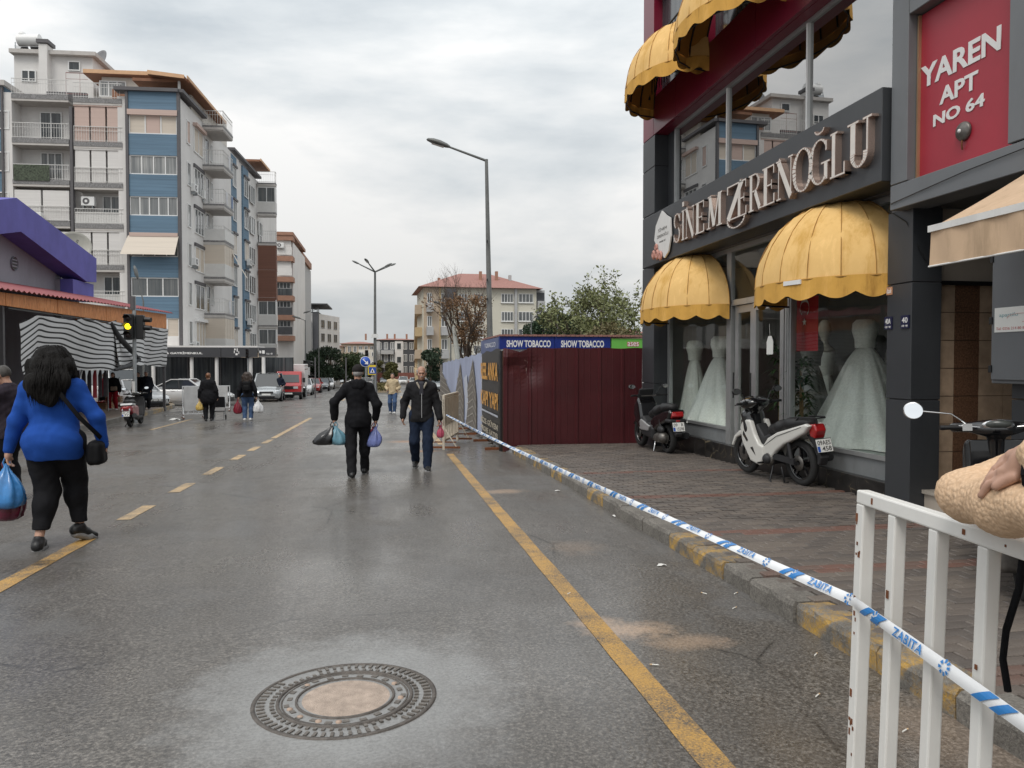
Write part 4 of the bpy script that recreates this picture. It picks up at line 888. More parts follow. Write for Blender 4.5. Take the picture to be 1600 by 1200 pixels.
for k in range(nrep+1):
    s0 = TL-.21-k*.52; b = MB(); far = k > 14
    for off in (0., .062):
        for i in range(4):
            c0, c1 = -.5+i*.25, -.25+i*.25; sk = .05
            q = [(s0+off+sk*c0, c0), (s0+off+.034+sk*c0, c0), (s0+off+.034+sk*c1, c1), (s0+off+sk*c1, c1)]
            if min(a for a, c in q) > 0: b.add([tpt(a, c, .0035) for a, c in q], [(0, 1, 2, 3)])
    for so in (.13, .45):
        for i in range(8):
            a0, a1 = 2*math.pi*i/8, 2*math.pi*(i+.55)/8
            q = [(s0-so+r*math.cos(a), r*math.sin(a)/.034) for r, a in ((.011, a0), (.021, a0), (.021, a1), (.011, a1))]
            if min(a for a, c in q) > 0: b.add([tpt(a, c, .0035) for a, c in q], [(0, 1, 2, 3)])
    if s0-.42 > 0:
        b.add([tpt(s0-.29+v.x*.95, v.y/.034*.85, .0055) for v in zv], zf)
    if b.v: tag(b.build('printed_marking', TAPEB, tp), kind='stuff')
knot = MB()
for k in range(2): knot.tube([tpt(cum[60]+.0+k*.02, c, .004) for c in (-.7, 0, .7)], .012, 5)
# ------------------------------------------------------------------ building helpers
def R4(P, u0, v0, u1, v1, d=0):
    uc, vc = (u0+u1)/2, (v0+v1)/2
    return P.px(u0, vc, d)[0], P.px(u1, vc, d)[0], P.px(uc, v1, d)[1], P.px(uc, v0, d)[1]
def win(par, P, a0, a1, b0, b1, n=2, mat=None, d=0., fw=.07, frame=None, name='window', sill=False):
    if a1 < a0: a0, a1 = a1, a0
    f = MB(); fr_ = frame or PVC
    f.fbox(P, a0, a1, b0, b0+fw, d, d+.07); f.fbox(P, a0, a1, b1-fw, b1, d, d+.07)
    for k in range(n+1): x = a0+(a1-a0-fw)*k/n; f.fbox(P, x, x+fw, b0+fw, b1-fw, d, d+.07)
    o = f.build(name, fr_, par); MB().fbox(P, a0+.02, a1-.02, b0+.02, b1-.02, d-.05, d+.025).build('pane', mat or C_GREY, o)
    if sill: MB().fbox(P, a0-.05, a1+.05, b0-.08, b0-.002, d, d+.14).build('sill', fr_, o)
    return o
def part(par, P, r, d0, d1, mat, name): return MB().fbox(P, min(r[0], r[1]), max(r[0], r[1]), r[2], r[3], d0, d1).build(name, mat, par)
def rail(par, P, a0, a1, b0, h, d, mat, step=.13, name='railing', ret=0.):
    m = MB()
    m.fbox(P, a0, a1, b0+h-.04, b0+h, d-.02, d+.02); m.fbox(P, a0, a1, b0+h*.72-.02, b0+h*.72, d-.012, d+.012); m.fbox(P, a0, a1, b0+.06, b0+.09, d-.012, d+.012)
    for k in range(int(abs(a1-a0)/step)+1): x = a0+k*step; m.fbox(P, x, x+.018, b0, b0+h, d-.008, d+.008)
    return m.build(name, mat, par)
def ac_unit(par, P, a, b, d, s=1.):
    o = bevel(MB().fbox(P, a-.42*s, a+.42*s, b, b+.6*s, d, d+.32*s).build('air_conditioner', PVC, par), .02, 1)
    c = Vector(P.w(a-.1*s, b+.3*s, d+.325*s)); m = MB(); m.disc(c, .22*s, P.n, 16); m.build('fan_grille', DARKG, o); m2 = MB().disc(c+P.n*.006, .09*s, P.n, 12); m2.build('fan_hub', PVC, o)
    MB().fbox(P, a-.3*s, a-.26*s, b-.2, b, d-.05, d+.3*s).fbox(P, a+.26*s, a+.3*s, b-.2, b, d-.05, d+.3*s).build('bracket', STEEL, o)
RED_SH = M('pinkish roller shutter', (.52, .39, .34), .6, var=.06, scale=1, stretch=(.3, .3, 14)); WSH = M('white roller shutter', (.66, .64, .62), .6, var=.07, scale=1, stretch=(.3, .3, 14)); BRSH = M('brown roller shutter', (.17, .075, .05), .6, var=.15, scale=1, stretch=(.3, .3, 12)); BEISH = M('beige roller shutter', (.58, .51, .43), .6, var=.06, scale=1, stretch=(.3, .3, 12))
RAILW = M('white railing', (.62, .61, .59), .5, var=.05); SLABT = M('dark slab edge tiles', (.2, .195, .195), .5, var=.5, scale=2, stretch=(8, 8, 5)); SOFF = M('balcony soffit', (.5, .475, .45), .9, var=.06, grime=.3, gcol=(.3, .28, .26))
# ------------------------------------------------------------------ large apartment block on the left
YC = 54.
CC = aty(285, 600, YC); cz = gz(YC)
ANG = R(-3.24)
PF = Plane((CC.x, CC.y, cz), ANG); PS = Plane((CC.x, CC.y, cz), ANG+math.pi/2)
ap = thing('apartment_block', 'seven storey white and blue apartment block with tiled balconies on the left', 'building', (CC.x-8, CC.y+8, cz))
aL = PF.px(-80, 300)[0]; a16 = PF.px(16, 300)[0]; a199 = PF.px(199, 300)[0]; aP = PF.px(114, 300)[0]
bTop = PF.px(243, 143)[1]; bGF = PF.px(243, 541)[1]; REC = 1.1
s318 = PS.px(318, 400)[0]; s363 = PS.px(363, 400)[0]; sEnd = PS.px(404, 400)[0]; sEnd2 = PS.px(434, 400)[0]
# main volumes
MB().fbox(PF, a199, 0, bGF, bTop-.3, -16, 0).build('wall', LWHITE, ap)
MB().fbox(PF, aL, a199, bGF-3, bTop-.9, -16, -REC).build('wall', LWHITE, ap)
MB().fbox(PF, aL, 0, 0, bGF-.01, -16, -2.2).build('ground_floor_wall', DARKG, ap)
MB().fbox(PS, .01, s363-.02, bGF, bTop-.32, -3.4, -.02).build('wall', LWHITE, ap)
MB().fbox(PS, s363, sEnd2, bGF, bTop-.31, -10, -.1).build('wall', LWHITE, ap)
# blue bay
a201, a283 = PF.px(201, 300)[0], PF.px(281.5, 300)[0]
MB().fbox(PF, a201-.05, a201+.12, bGF, bTop-.1, 0, .3).build('pilaster', DARKG, ap); MB().fbox(PF, a283-.08, a283+.08, bGF, bTop-.1, 0, .3).build('pilaster', DARKG, ap)
MB().fbox(PF, a201-.7, .05, bTop-.1, bTop+.12, -.4, .45).build('parapet_cap', DARKG, ap); MB().fbox(PS, -.3, s318+.1, bTop-.08, bTop+.13, -.4, .35).build('parapet_cap', DARKG, ap)
rowsv = [(181, 211), (244, 274), (308, 338), (372, 402), (434, 464), (497, 527)]; prev = bTop-.1
for i, (v0, v1) in enumerate(rowsv):
    b1, b0 = PF.px(243, v0)[1], PF.px(243, v1)[1]
    part(ap, PF, (a201+.12, a283-.08, b1, prev), 0, .22, BLUEP, 'blue_panel'); prev = b0
    a0_, a1_ = a201+.13, a283-.09
    if i == 0:
        w_ = win(ap, PF, a0_, a1_, b0, b1, 3, BEISH, .1); part(w_, PF, (a0_+1.1, a1_-1.1, b0+.05, b1-.05), .1, .16, RED_SH, 'roller_shutter'); part(w_, PF, (a0_-.05, a1_+.05, b1-.05, b1+.3), .1, .35, RED_SH, 'shutter_box')
    elif i == 3:
        win(ap, PF, a0_, a1_, b0, b1, 4, C_GREY, .1); q = MB()
        q.add([PF.w(a0_-.1, b1+.1, .3), PF.w(a1_+.05, b1+.1, .3), PF.w(a1_, b0+.05, 1.0), PF.w(a0_-.35, b0+.05, 1.0)], [(0, 1, 2, 3)]); q.build('window_awning', BEISH, ap); part(ap, PF, (a0_, a1_, b1+.05, b1+.3), .1, .36, RED_SH, 'shutter_box')
    elif i == 4: win(ap, PF, a0_, a1_, b0, b1, 3, C_GREY, .1)
    elif i == 5: win(ap, PF, a0_, a1_, b0, b1, 4, BEISH, .1)
    else: win(ap, PF, a0_, a1_, b0, b1, 4 if i == 1 else 5, C_BLIND, .1)
part(ap, PF, (a201+.12, a283-.08, bGF, prev), 0, .22, LWHITE, 'lower_panel')
# white zone: fins, pipe, slabs, loggias
for a in (a16, a199-.25): MB().fbox(PF, a-.28, a+.2, bGF-3, bTop-.4, -REC, .05).build('fin_wall', LWHITE, ap)
MB().fbox(PF, aP-.11, aP+.06, bGF-3, bTop-1.2, -.2, .12).build('drain_pipe', DARKG, ap)
slv = [160, 228, 292, 356, 420, 484, 548]; sb_ = [PF.px(155, v)[1] for v in slv]
FHT = sb_[0]-sb_[1]
for k, bz in enumerate(sb_):
    for (x0, x1, off) in ((a16+.2, aP-.17, .12), (aP+.12, a199-.25, 0)):
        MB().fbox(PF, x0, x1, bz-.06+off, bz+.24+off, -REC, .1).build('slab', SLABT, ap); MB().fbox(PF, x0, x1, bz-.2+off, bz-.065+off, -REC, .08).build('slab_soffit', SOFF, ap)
        rail(ap, PF, x0, x1, bz+.24+off, 1.0, .06, RAILW, .16)
wl = lambda x0, x1, b0, b1, n, m: win(ap, PF, x0, x1, b0, b1, n, m, -REC+.02)
xa, xb, xc, xd = a16+.2, aP-.17, aP+.12, a199-.25
for k in range(6):
    bz = sb_[k+1]; lo, hi = bz+.3, sb_[k]-.3
    # left column
    if k in (0, 1, 4, 5): wl(xa+1.2, xb-.9, lo+.1, lo+2.1, 2 if k == 0 else 3, C_GREY if k else C_DARK)
    else:
        for j in range(2): part(ap, PF, (xa+.05+j*(xb-xa)/2, xa+(j+1)*(xb-xa)/2-.08, lo+.12, hi), -.12, 0, WSH, 'roller_shutter')
    if k == 1: part(ap, PF, (xa+.1, xb-1.2, lo-.02, lo+1.0), .12, .16, M('leaf screen', (.06, .075, .05), .8, var=.8, scale=9), 'leaf_screen')
    if k == 2: ac_unit(ap, PF, xb-2.0, lo-.05, .2)
    # right column
    if k in (0, 1, 3):
        mt = RED_SH if k == 0 else WSH
        for j in range(3): part(ap, PF, (xc+.05+j*(xd-xc)/3, xc+(j+1)*(xd-xc)/3-.07, lo-.1, hi+.02), -.1, 0, mt, 'roller_shutter')
        part(ap, PF, (xc, xd, hi+.02, hi+.22), -.1, .06, mt, 'shutter_box')
    else:
        wl(xc+1.3, xd-.1, lo+.1, lo+2.0, 3, C_DARK if k == 4 else C_GREY); part(ap, PF, (xc, xd, lo-.05, lo+.72), -.05, .02, RAILW, 'balcony_panel')
        if k == 2: ac_unit(ap, PF, xc+.7, hi-.9, -.5)
# far left blue strip
MB().fbox(PF, aL, a16-.28, bGF, PF.px(5, 127)[1], -10, 0).build('wall', BLUEP, ap)
MB().fbox(PF, aL, a16-.1, PF.px(5, 135)[1], PF.px(5, 127)[1], -10.1, .3).build('parapet_cap', SOFF, ap); MB().fbox(PF, a16-.4, a16-.28, bGF, PF.px(5, 137)[1], -.2, .2).build('pilaster', DARKG, ap)
for v0, v1 in ((173, 202), (237, 268), (300, 335)): win(ap, PF, *R4(PF, -20, v0, 15, v1), 2, C_GREY, .02)
# penthouse and roof
pz = bTop-.35
MB().fbox(PF, PF.px(133, 150)[0], 0, pz, PF.px(160, 117, -2.6)[1]-.1, -12, -2.6).build('penthouse_wall', CREAM, ap)
win(ap, PF, *R4(PF, 156, 127, 198, 152, -2.6), 3, C_BLIND, -2.58)
TT = PF.px(90, 88, -4.5)[1]
MB().fbox(PF, PF.px(22, 100, -4.5)[0], PF.px(145, 100, -4.5)[0], pz-1, TT, -12, -4.5).build('stair_tower', LWHITE, ap)
MB().fbox(PF, PF.px(15, 100, -4.2)[0], PF.px(150, 100, -4.2)[0], TT+.01, TT+.28, -12.3, -4.1).build('tower_roof', SOFF, ap)
for r in ((107, 96, 126, 111), (34, 110, 57, 128)): win(ap, PF, *R4(PF, *r, -4.5), 1 if r[0] > 60 else 2, C_DARK, -4.48)
q = R4(PF, 65, 72, 78, 130, -4.3); MB().fbox(PF, q[0], q[1], pz, q[3], -4.8, -3.9).build('chimney', LWHITE, ap); MB().fbox(PF, q[0]-.12, q[1]+.12, q[3]+.05, q[3]+.3, -4.9, -3.8).build('chimney_cap', DARKG, ap)
MB().fbox(PF, xa+1, PF.px(110, 150)[0], pz-.2, pz+.9, -2.6, -2.4).build('terrace_wall', DARKG, ap)
rail(ap, PF, PF.px(78, 120)[0], PF.px(114, 120)[0], PF.px(90, 130)[1], 1.5, -2.2, M('red brown railing', (.25, .12, .11), .6, var=.1), .9)
ovz0, ovz1 = PF.px(240, 118)[1], PF.px(240, 112)[1]
e0, e1, eb, et = R4(PF, 130, 110, 238, 117, -2.1); MB().fbox(PF, e0, e1, eb, et-.1, -12, -2.1).build('roof_overhang', WOODSOF, ap); MB().fbox(PF, e0, e1, eb+.05, et, -2.1, -2.05).build('roof_fascia', WOODEDGE, ap)
e0, e1 = PF.px(232, 115)[0], .5; eb, et = PF.px(240, 116, .2)[1], PF.px(240, 111, .2)[1]; fb0, fb1 = PF.px(292, 123, .5)[1], PF.px(292, 118.5, .5)[1]
MB().hexa([PF.w(e0, eb, .2), PF.w(e1, fb0, .5), PF.w(e1, fb0, -8), PF.w(e0, eb, -8), PF.w(e0, et, .2), PF.w(e1, fb1, .5), PF.w(e1, fb1, -8), PF.w(e0, et, -8)]).build('roof_overhang', WOODSOF, ap)
MB().hexa([PF.w(e0, eb, .25), PF.w(e1, fb0, .55), PF.w(e1, fb0, .505), PF.w(e0, eb, .205), PF.w(e0, et+.05, .25), PF.w(e1, fb1+.05, .55), PF.w(e1, fb1+.05, .505), PF.w(e0, et+.05, .205)]).build('roof_fascia', WOODEDGE, ap); ovz0, ovz1 = fb0-.2, fb1-.24
MB().fbox(PS, .2, s318+4, ovz0+.2, ovz1+.24, -3, .62).build('roof_overhang', WOODSOF, ap); MB().fbox(PS, -.4, s318+4.1, ovz0+.25, ovz1+.3, .62, .68).build('roof_fascia', WOODEDGE, ap)
for s_ in (.1, 2.8, 5.5, 9): MB().fbox(PS, s_, s_+.14, bTop, ovz0+.25, -.1, .04).build('roof_post', RAILW, ap)
MB().fbox(PS, 2, s318+3.5, bTop-.3, ovz0+.2, -5, -3.4).build('penthouse_wall', WOODSOF, ap)
# solar water heater, dish
sh_ = thing('solar_heater', 'rooftop solar water heater with white tank on the stair tower', 'solar heater', PF.w(*PF.px(45, 80, -6), -6)); pz2 = PF.px(90, 85)[1]+.5
P6 = lambda u, v, d=-6: PF.w(*PF.px(u, v, d), d)
for u0, u1 in ((25, 46), (49, 68)): MB().add([P6(u0+2, 84), P6(u1+2, 84), P6(u1-3, 71, -7.5), P6(u0-3, 71, -7.5)], [(0, 1, 2, 3)]).build('collector', GLOSSB, sh_)
MB().tube([P6(29, 63, -7), P6(63, 63, -7)], .42, 14).build('tank', PVC, sh_); MB().lathe([(.001, .25), (.2, .2), (.28, 0), (.2, -.2), (.001, -.25)], P6(35, 55, -7), 12).build('feed_tank', PVC, sh_)
fm = MB()
for u in (24, 68): fm.tube([P6(u, 85, -6), P6(u, 66, -7)], .04, 5)
fm.build('frame', STEEL, sh_)
def dish(par, c, r, n, mat, label, cat='satellite dish'):
    t = thing('satellite_dish', label, cat, c); t.rotation_euler = Vector(n).to_track_quat('Z', 'Y').to_euler()
    MB().lathe([(.001, 0), (r*.5, r*.06), (r*.85, r*.2), (r, r*.3), (r*.985, r*.315), (r*.84, r*.215), (r*.5, r*.075), (.001, .015)], n=24).build('reflector', mat, t, world=False)
    MB().tube([(0, -r, .3*r), (0, 0, r*.9)], .02, 5).lathe([(.06, r*.85), (.06, r)], n=8).build('feed_arm', STEEL, t, world=False); MB().tube([(0, 0, 0), (0, -.3, -.4), (0, -1.2, -.5)], .04, 6).build('mount', STEEL, t, world=False)
DISHM = M('dish grey', (.2, .2, .21), .6, var=.1); DISHL = M('dish beige', (.36, .35, .31), .6, var=.1, scale=2)
dish(None, P6(158, 97, -7), .85, (-.5, -.7, .35), DISHM, 'dark satellite dish on the roof of the left apartment block')
# ---- side face: windows and balconies
flv = [197, 257.5, 318, 375, 432, 488.6]; fb_ = [PS.px(318, v)[1] for v in flv]
for k in range(6):
    top = fb_[k]; bot = fb_[k+1] if k < 5 else fb_[5]-FHT
    # two windows ahead of the balconies
    w0, w1 = PS.px(292, 300)[0], PS.px(297.5, 300)[0]; win(ap, PS, w0, w1, top-2.35, top-.75, 1, RED_SH if k == 0 else C_BLIND, 0)
    w0, w1 = PS.px(303, 300)[0], PS.px(317, 300)[0]; m_ = [BEISH, C_GREY, C_GREY, BEISH, C_DARK, BEISH][k]
    o = win(ap, PS, w0, w1, top-2.5, top-.75, 3 if k in (1, 2, 5) else 2, m_, 0); MB().fbox(PS, w0-.1, w1+.15, top-.74, top-.52, 0, .3 if k in (0, 5) else .12).build('shutter_box', RED_SH if k == 0 else DARKG if k in (1, 2, 3, 4) else PVC, o)
BPR = 1.5
def balcony(par, P, s0, s1, bz, kind, pr=BPR, hh=2.6):
    """bz: slab top"""
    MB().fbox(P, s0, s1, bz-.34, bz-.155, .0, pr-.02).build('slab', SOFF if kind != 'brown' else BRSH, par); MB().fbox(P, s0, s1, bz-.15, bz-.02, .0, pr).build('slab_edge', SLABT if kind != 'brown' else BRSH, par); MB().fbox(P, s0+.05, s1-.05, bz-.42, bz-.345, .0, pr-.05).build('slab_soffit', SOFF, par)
    PE = Plane(P.w(s0, 0, 0), math.atan2(P.n.y, P.n.x), 1)      # end face towards the camera
    if PE.n.y > 0: PE = Plane(P.w(s0, 0, 0), math.atan2(P.n.y, P.n.x), -1)
    if kind in ('open', 'terrace', 'solid'):
        h = 1.05
        rail(par, P, s0, s1, bz, h, pr-.05, RAILW, .18); rail(par, PE, 0, pr, bz-P.o.z+P.o.z, h, -.03, RAILW, .18)
        if kind == 'solid': MB().fbox(P, s0, s1, bz, bz+.8, pr-.03, pr+.03).build('balcony_panel', RAILW, par); MB().fbox(PE, 0, pr, bz, bz+.8, -.02, .03).build('balcony_panel', RAILW, par)
        if kind != 'terrace': win(par, P, s0+.5, s0+1.5, bz, bz+2.1, 1, C_DARK, 0, name='balcony_door'); win(par, P, s0+1.9, min(s1-.3, s0+3.4), bz+.7, bz+2.0, 2, C_GREY, 0)
    else:
        mt = {'closed': BEISH, 'brown': BRSH, 'white': WSH, 'glass': C_GREY}[kind]
        MB().fbox(P, s0, s1, bz, bz+.95, pr-.12, pr).build('balcony_panel', RAILW if kind != 'brown' else BRSH, par); MB().fbox(PE, 0, pr-.12, bz, bz+.95, -.12, 0).build('balcony_panel', RAILW if kind != 'brown' else BRSH, par)
        if kind == 'glass':
            win(par, P, s0, s1, bz+.95, bz+hh-.42, 4, C_GREY, pr-.1); win(par, PE, 0, pr, bz+.95, bz+hh-.42, 2, C_GREY, -.1)
        else:
            n = 4
            for j in range(n): MB().fbox(P, s0+(s1-s0)*j/n+.03, s0+(s1-s0)*(j+1)/n-.03, bz+.95, bz+hh-.42, pr-.1, pr-.02).build('roller_shutter', mt, par)
            MB().fbox(PE, 0, pr-.1, bz+.95, bz+hh-.42, -.1, -.02).build('roller_shutter', mt, par)
s365 = PS.px(365, 300, BPR)[0]
FH2 = fb_[1]-fb_[2]
for k, kind in enumerate(('terrace', 'open', 'open', 'solid', 'closed', 'open')): balcony(ap, PS, s318, s365, fb_[k], kind, hh=FH2)
balcony(ap, PS, s318, s365, fb_[5]-FHT, 'closed', hh=FH2)
ac_unit(ap, Plane(PS.w(s318, 0, 0), ANG), -.2, fb_[2]+.25, .05)
q = MB(); sA, sB = s318+2.2, s365-.1; q.add([PS.w(sA, fb_[4]+2.0, BPR), PS.w(sB, fb_[4]+2.0, BPR), PS.w(sB, fb_[4]+.2, BPR+1.0), PS.w(sA, fb_[4]+.2, BPR+1.0)], [(0, 1, 2, 3)]); q.build('window_awning', BEISH, ap)
for k, s_ in ((1, .4), (3, .8), (5, .3)): ac_unit(ap, PS, PS.px(300, 300)[0]+s_*.0, fb_[k]-3.0+s_, .02, .9)
LAU = M('laundry', (.62, .62, .64), .9, var=.15)
for k, s_, m_ in ((1, 1.2, LAU), (2, .4, LAU), (2, 1.9, M('blue laundry', (.2, .26, .4), .9, var=.1)), (5, 1.0, LAU)): MB().grid([[PS.w(s318+s_+.5*i/5, fb_[k]+.95-.9*j, BPR+.03+.03*math.sin(i*2+j)) for j in (0, .35, .7, 1)] for i in range(6)]).build('laundry', m_, ap)
# between the blocks: blue strips, windows
for u0, u1 in ((361, 369.5), (379, 388)):
    c0, c1 = PS.px(u0, 300)[0], PS.px(u1, 300)[0]; MB().fbox(PS, c0, c1, bGF, bTop-.4, -.2, .02).build('blue_panel', BLUEP, ap)
    for k in range(6):
        o = win(ap, PS, c0+.4, c1-.3, fb_[k]-2.5, fb_[k]-.8, 2, (C_GREY, C_DARK, BEISH)[k % 3], .03); MB().fbox(PS, c0+.3, c1-.2, fb_[k]-.8, fb_[k]-.62, .03, .2).build('shutter_box', DARKG, o)
    if u0 > 370:
        for k in (2, 4): ac_unit(ap, PS, c0+1.2, fb_[k]-2.9, .1)
MB().fbox(PS, s363-.1, PS.px(404, 300)[0], bTop-.1, bTop+.1, -.3, .3).build('parapet_cap', DARKG, ap)
c0, c1 = PS.px(391, 300)[0], PS.px(397.5, 300)[0]
for k in range(6): win(ap, PS, c0, c1, fb_[k]-2.5, fb_[k]-.9, 2, (C_BLIND, C_GREY)[k % 2], 0)
sA, sB = PS.px(402, 300)[0], PS.px(432.5, 300, 1.7)[0]
for k, kind in enumerate(('terrace', 'glass', 'open', 'brown', 'brown', 'glass')): balcony(ap, PS, sA, sB, fb_[k]-(.0 if k else .0), kind, 1.7, hh=FH2)
balcony(ap, PS, sA, sB, fb_[5]-FHT, 'glass', 1.7, hh=FH2)
sV = PS.px(391, 250)[0]; MB().fbox(PS, sV, sB+.5, ovz0+.2, ovz1+.25, -8, .9).build('roof_overhang', WOODSOF, ap); MB().fbox(PS, sV-.1, sB+.6, ovz0+.25, ovz1+.3, .9, .98).build('roof_fascia', WOODEDGE, ap); MB().fbox(PS, sV+1, sB, bTop-.3, ovz0+.2, -6, -3).build('penthouse_wall', WOODSOF, ap)
# ground floor: shopfront sign band, columns, dark glazing
SGN = M('anthracite shop sign', (.055, .055, .06), .4, var=.05)
sgn = thing('shop_sign', 'dark grey sign band with white lettering along the ground floor of the apartment block', 'sign', PF.w(0, 3, 1))
PG = Plane(PF.w(0, 0, 1.2), 0); g0 = PG.px(225, 550)[0]; g1 = PG.px(403, 550)[0]; gz0, gz1 = PG.px(330, 558)[1], PG.px(330, 543)[1]
MB().fbox(PG, g0, PG.px(347, 550)[0]-.03, gz0, gz1, 0, .3).build('panel', SGN, sgn); MB().fbox(PG, PG.px(347, 550)[0], g1, gz0, gz1, 0, .3).build('panel', SGN, sgn); MB().fbox(PG, g1+.05, PG.px(430, 550)[0], gz0+.1, gz1, -.6, .1).build('panel', SGN, sgn)
text_fit(PG, 'İNŞAAT & GAYRİMENKUL', PG.px(232, 551)[0], PG.px(318, 551)[0], PG.px(300, 554.3)[1], PG.px(300, 549.3)[1], .303, WLET, sgn, ext=.004, bold=.03); text_fit(PG, 'No: 48', PG.px(417, 551)[0], PG.px(426, 551)[0], PG.px(300, 554)[1], PG.px(300, 551)[1], .105, WLET, sgn, ext=.004)
dg = MB(); 
for (u, v, w_, h_) in ((368.5, 546, 2.3, 2.6), (372, 547, 1.6, 5), (367.5, 550, 1.2, 4), (371, 553.5, 3.4, 3), (374.5, 551, 1.1, 4), (407, 550, 3, 4), (412, 550, 4, 5)):
    q = R4(PG, u-w_/2, v-h_/2, u+w_/2, v+h_/2); MB().fbox(PG, q[0], q[1], q[2], q[3], .301 if u < 400 else .1, .31 if u < 400 else .11).build('emblem_shape', WLET, sgn)
MB().fbox(PG, g0, g1, gz1+.01, bGF+.02, -3, .1).build('canopy_slab', LWHITE, ap)
MB().fbox(PG, g0-4, g1+2, .05, gz0, -2.5, -2.3).build('shop_glazing', C_DARK, ap)
for u in (339, 392, 412, 300, 240): MB().tube([PG.w(PG.px(u, 600)[0], 0, .0), PG.w(PG.px(u, 600)[0], gz0, .0)], .12, 8).build('column', LWHITE, ap)
for k in range(8): MB().fbox(PG, g0+k*2.1, g0+k*2.1+.08, .05, gz0, -2.3, -2.2).build('glazing_bar', DARKG, ap)
# ------------------------------------------------------------------ market hall and stall on the left
PURP = M('purple painted fascia', (.105, .10, .37), .7, var=.14, scale=1.2, grime=.4, gcol=(.07, .055, .22)); GWALL = M('grey market wall', (.27, .27, .31), .85, var=.08, scale=.8, grime=.25)
XM = -13.0
mk = thing('market_hall', 'grey market hall with deep purple gable fascia and round vent behind the stall', 'building', (XM-3, 32, gz(32)))
PM_ = Plane((XM, 0, 0), math.pi/2)                      # faces the road: a = +y, outward = +x
pp = lambda u, v: PM_.px(u, v)
G = [pp(-120, 360), pp(-20, 314), pp(25, 309), pp(150, 404), pp(150, 441), pp(135, 440), pp(32, 362), pp(-5, 366), pp(-120, 415)]
MB().prism(G, lambda a, b, d: (XM+d, a, b), -.8, .02).build('gable_fascia', PURP, mk)
w0, w1 = pp(-120, 400), pp(128, 440)
MB().prism([(w0[0], gz(30)), (pp(127, 440)[0], gz(36)), (pp(127, 436)[0], pp(127, 436)[1]+.5), (pp(30, 366)[0], pp(30, 366)[1]+.6), (w0[0], pp(-100, 405)[1]+.6)], lambda a, b, d: (XM+d, a, b), -6, -.82).build('wall', GWALL, mk)
q = R4(PM_, 118, 441, 150, 462); MB().box(XM-.6, XM-.1, q[0], q[1], q[2]-.2, q[3]+.02).build('eave_return', PURP, mk); MB().box(XM-6, XM-.61, q[0], q[1]-.3, gz(36), q[3]).build('wall', GWALL, mk)
MB().prism([(a, b+.02) for a, b in (G[1], G[2], G[3])]+[(G[3][0], G[3][1]-.1), (G[1][0], G[1][1]-.1)], lambda a, b, d: (XM+d, a, b), -7, -.81).build('roof', DARKG, mk)
c = PM_.w(*PM_.px(22, 412, -.8), -.8); MB().lathe([(.26, .04), (.26, -.02), (.21, -.03), (.21, .0)], c, 20, axis='x').build('vent_ring', GWALL, mk); MB().disc((c[0]+.01, c[1], c[2]), .23, (1, 0, 0), 20).build('vent_hole', BLACK, mk)
for k in (-.1, .02, .14): MB().box(c[0], c[0]+.03, c[1]-.2, c[1]+.2, c[2]+k-.025, c[2]+k+.025).build('vent_slat', GWALL, mk)
dish(None, PM_.w(*PM_.px(117, 386, -2.5), -2.5), .75, (.45, -.8, .3), DISHL, 'large beige satellite dish behind the purple gable')
# stall with stained boards, red corrugated roof and striped curtains
XS = -9.8
stl = thing('market_stall', 'market stall with orange stained board fascia and red corrugated roof', 'stall', (XS-2, 29, gz(29)))
PT = Plane((XS, 0, 0), math.pi/2); ps = lambda u, v: PT.px(u, v)
yA, yB = ps(-90, 450)[0], ps(260, 490)[0]; yM = [yA, ps(9, 460)[0], ps(90, 470)[0], ps(166, 480)[0], ps(213, 490)[0], yB]
(ya1, zt1), (ya2, zt2) = ps(10, 457.5), ps(260, 491); zb1, zb2 = ps(10, 478)[1], ps(260, 515)[1]
zT = (zt1+zt2)/2; zB = (zb1+zb2)/2; zTf = lambda y: zt1+(zt2-zt1)*(y-ya1)/(ya2-ya1); zBf = lambda y: zb1+(zb2-zb1)*(y-ya1)/(ya2-ya1)
for y0, y1 in zip(yM[:-1], yM[1:]): y0 += .015; y1 -= .015; bevel(MB().hexa([(XS-.03, y0, zBf(y0)), (XS, y0, zBf(y0)), (XS, y1, zBf(y1)), (XS-.03, y1, zBf(y1)), (XS-.03, y0, zTf(y0)), (XS, y0, zTf(y0)), (XS, y1, zTf(y1)), (XS-.03, y1, zTf(y1))]).build('fascia_board', OSB, stl), .004, 1)
MB().box(XS-5.5, XS-.04, yB-.03, yB, zBf(yB), zTf(yB)).build('fascia_board', OSB, stl)
REDC = M('red corrugated sheet', (.24, .05, .055), .6, var=.2, scale=2, grime=.3, gcol=(.12, .05, .05))
n = 240; rws = []
for x, dz in ((XS+.25, 0), (XS-2.5, .55), (XS-5.5, 1.1)): rws.append([(x, yA+(yB+.15-yA)*k/n, zTf(yA+(yB+.15-yA)*k/n)+.06+dz+.03*math.sin(k*1.57)) for k in range(n+1)])
MB().grid(rws).build('roof_sheet', REDC, stl)
for y in [yA+1, ps(9, 460)[0], ps(100, 470)[0], yB-.1]: MB().box(XS-.16, XS-.06, y-.05, y+.05, gz(y), zTf(y)-.02).build('post', DARKG, stl)
for y in (yA+2, (yA+yB)/2, yB-.1): MB().box(XS-5.4, XS-5.2, y-.08, y+.08, gz(y), zT+1).build('post', DARKG, stl)
MB().box(XS-5.6, XS-5.5, yA, yB-3.5, gz(30), zT+1.1).build('back_wall', M('dark stall lining', (.03, .028, .027), .9, var=.3), stl)
DTARP = M('dark tarpaulin', (.035, .035, .038), .8, var=.3, scale=3); MB().box(XS-.3, XS-.25, yA, ps(24, 500)[0], gz(24)+.4, zBf(ps(24, 500)[0])-.05).build('dark_tarpaulin', DTARP, stl)
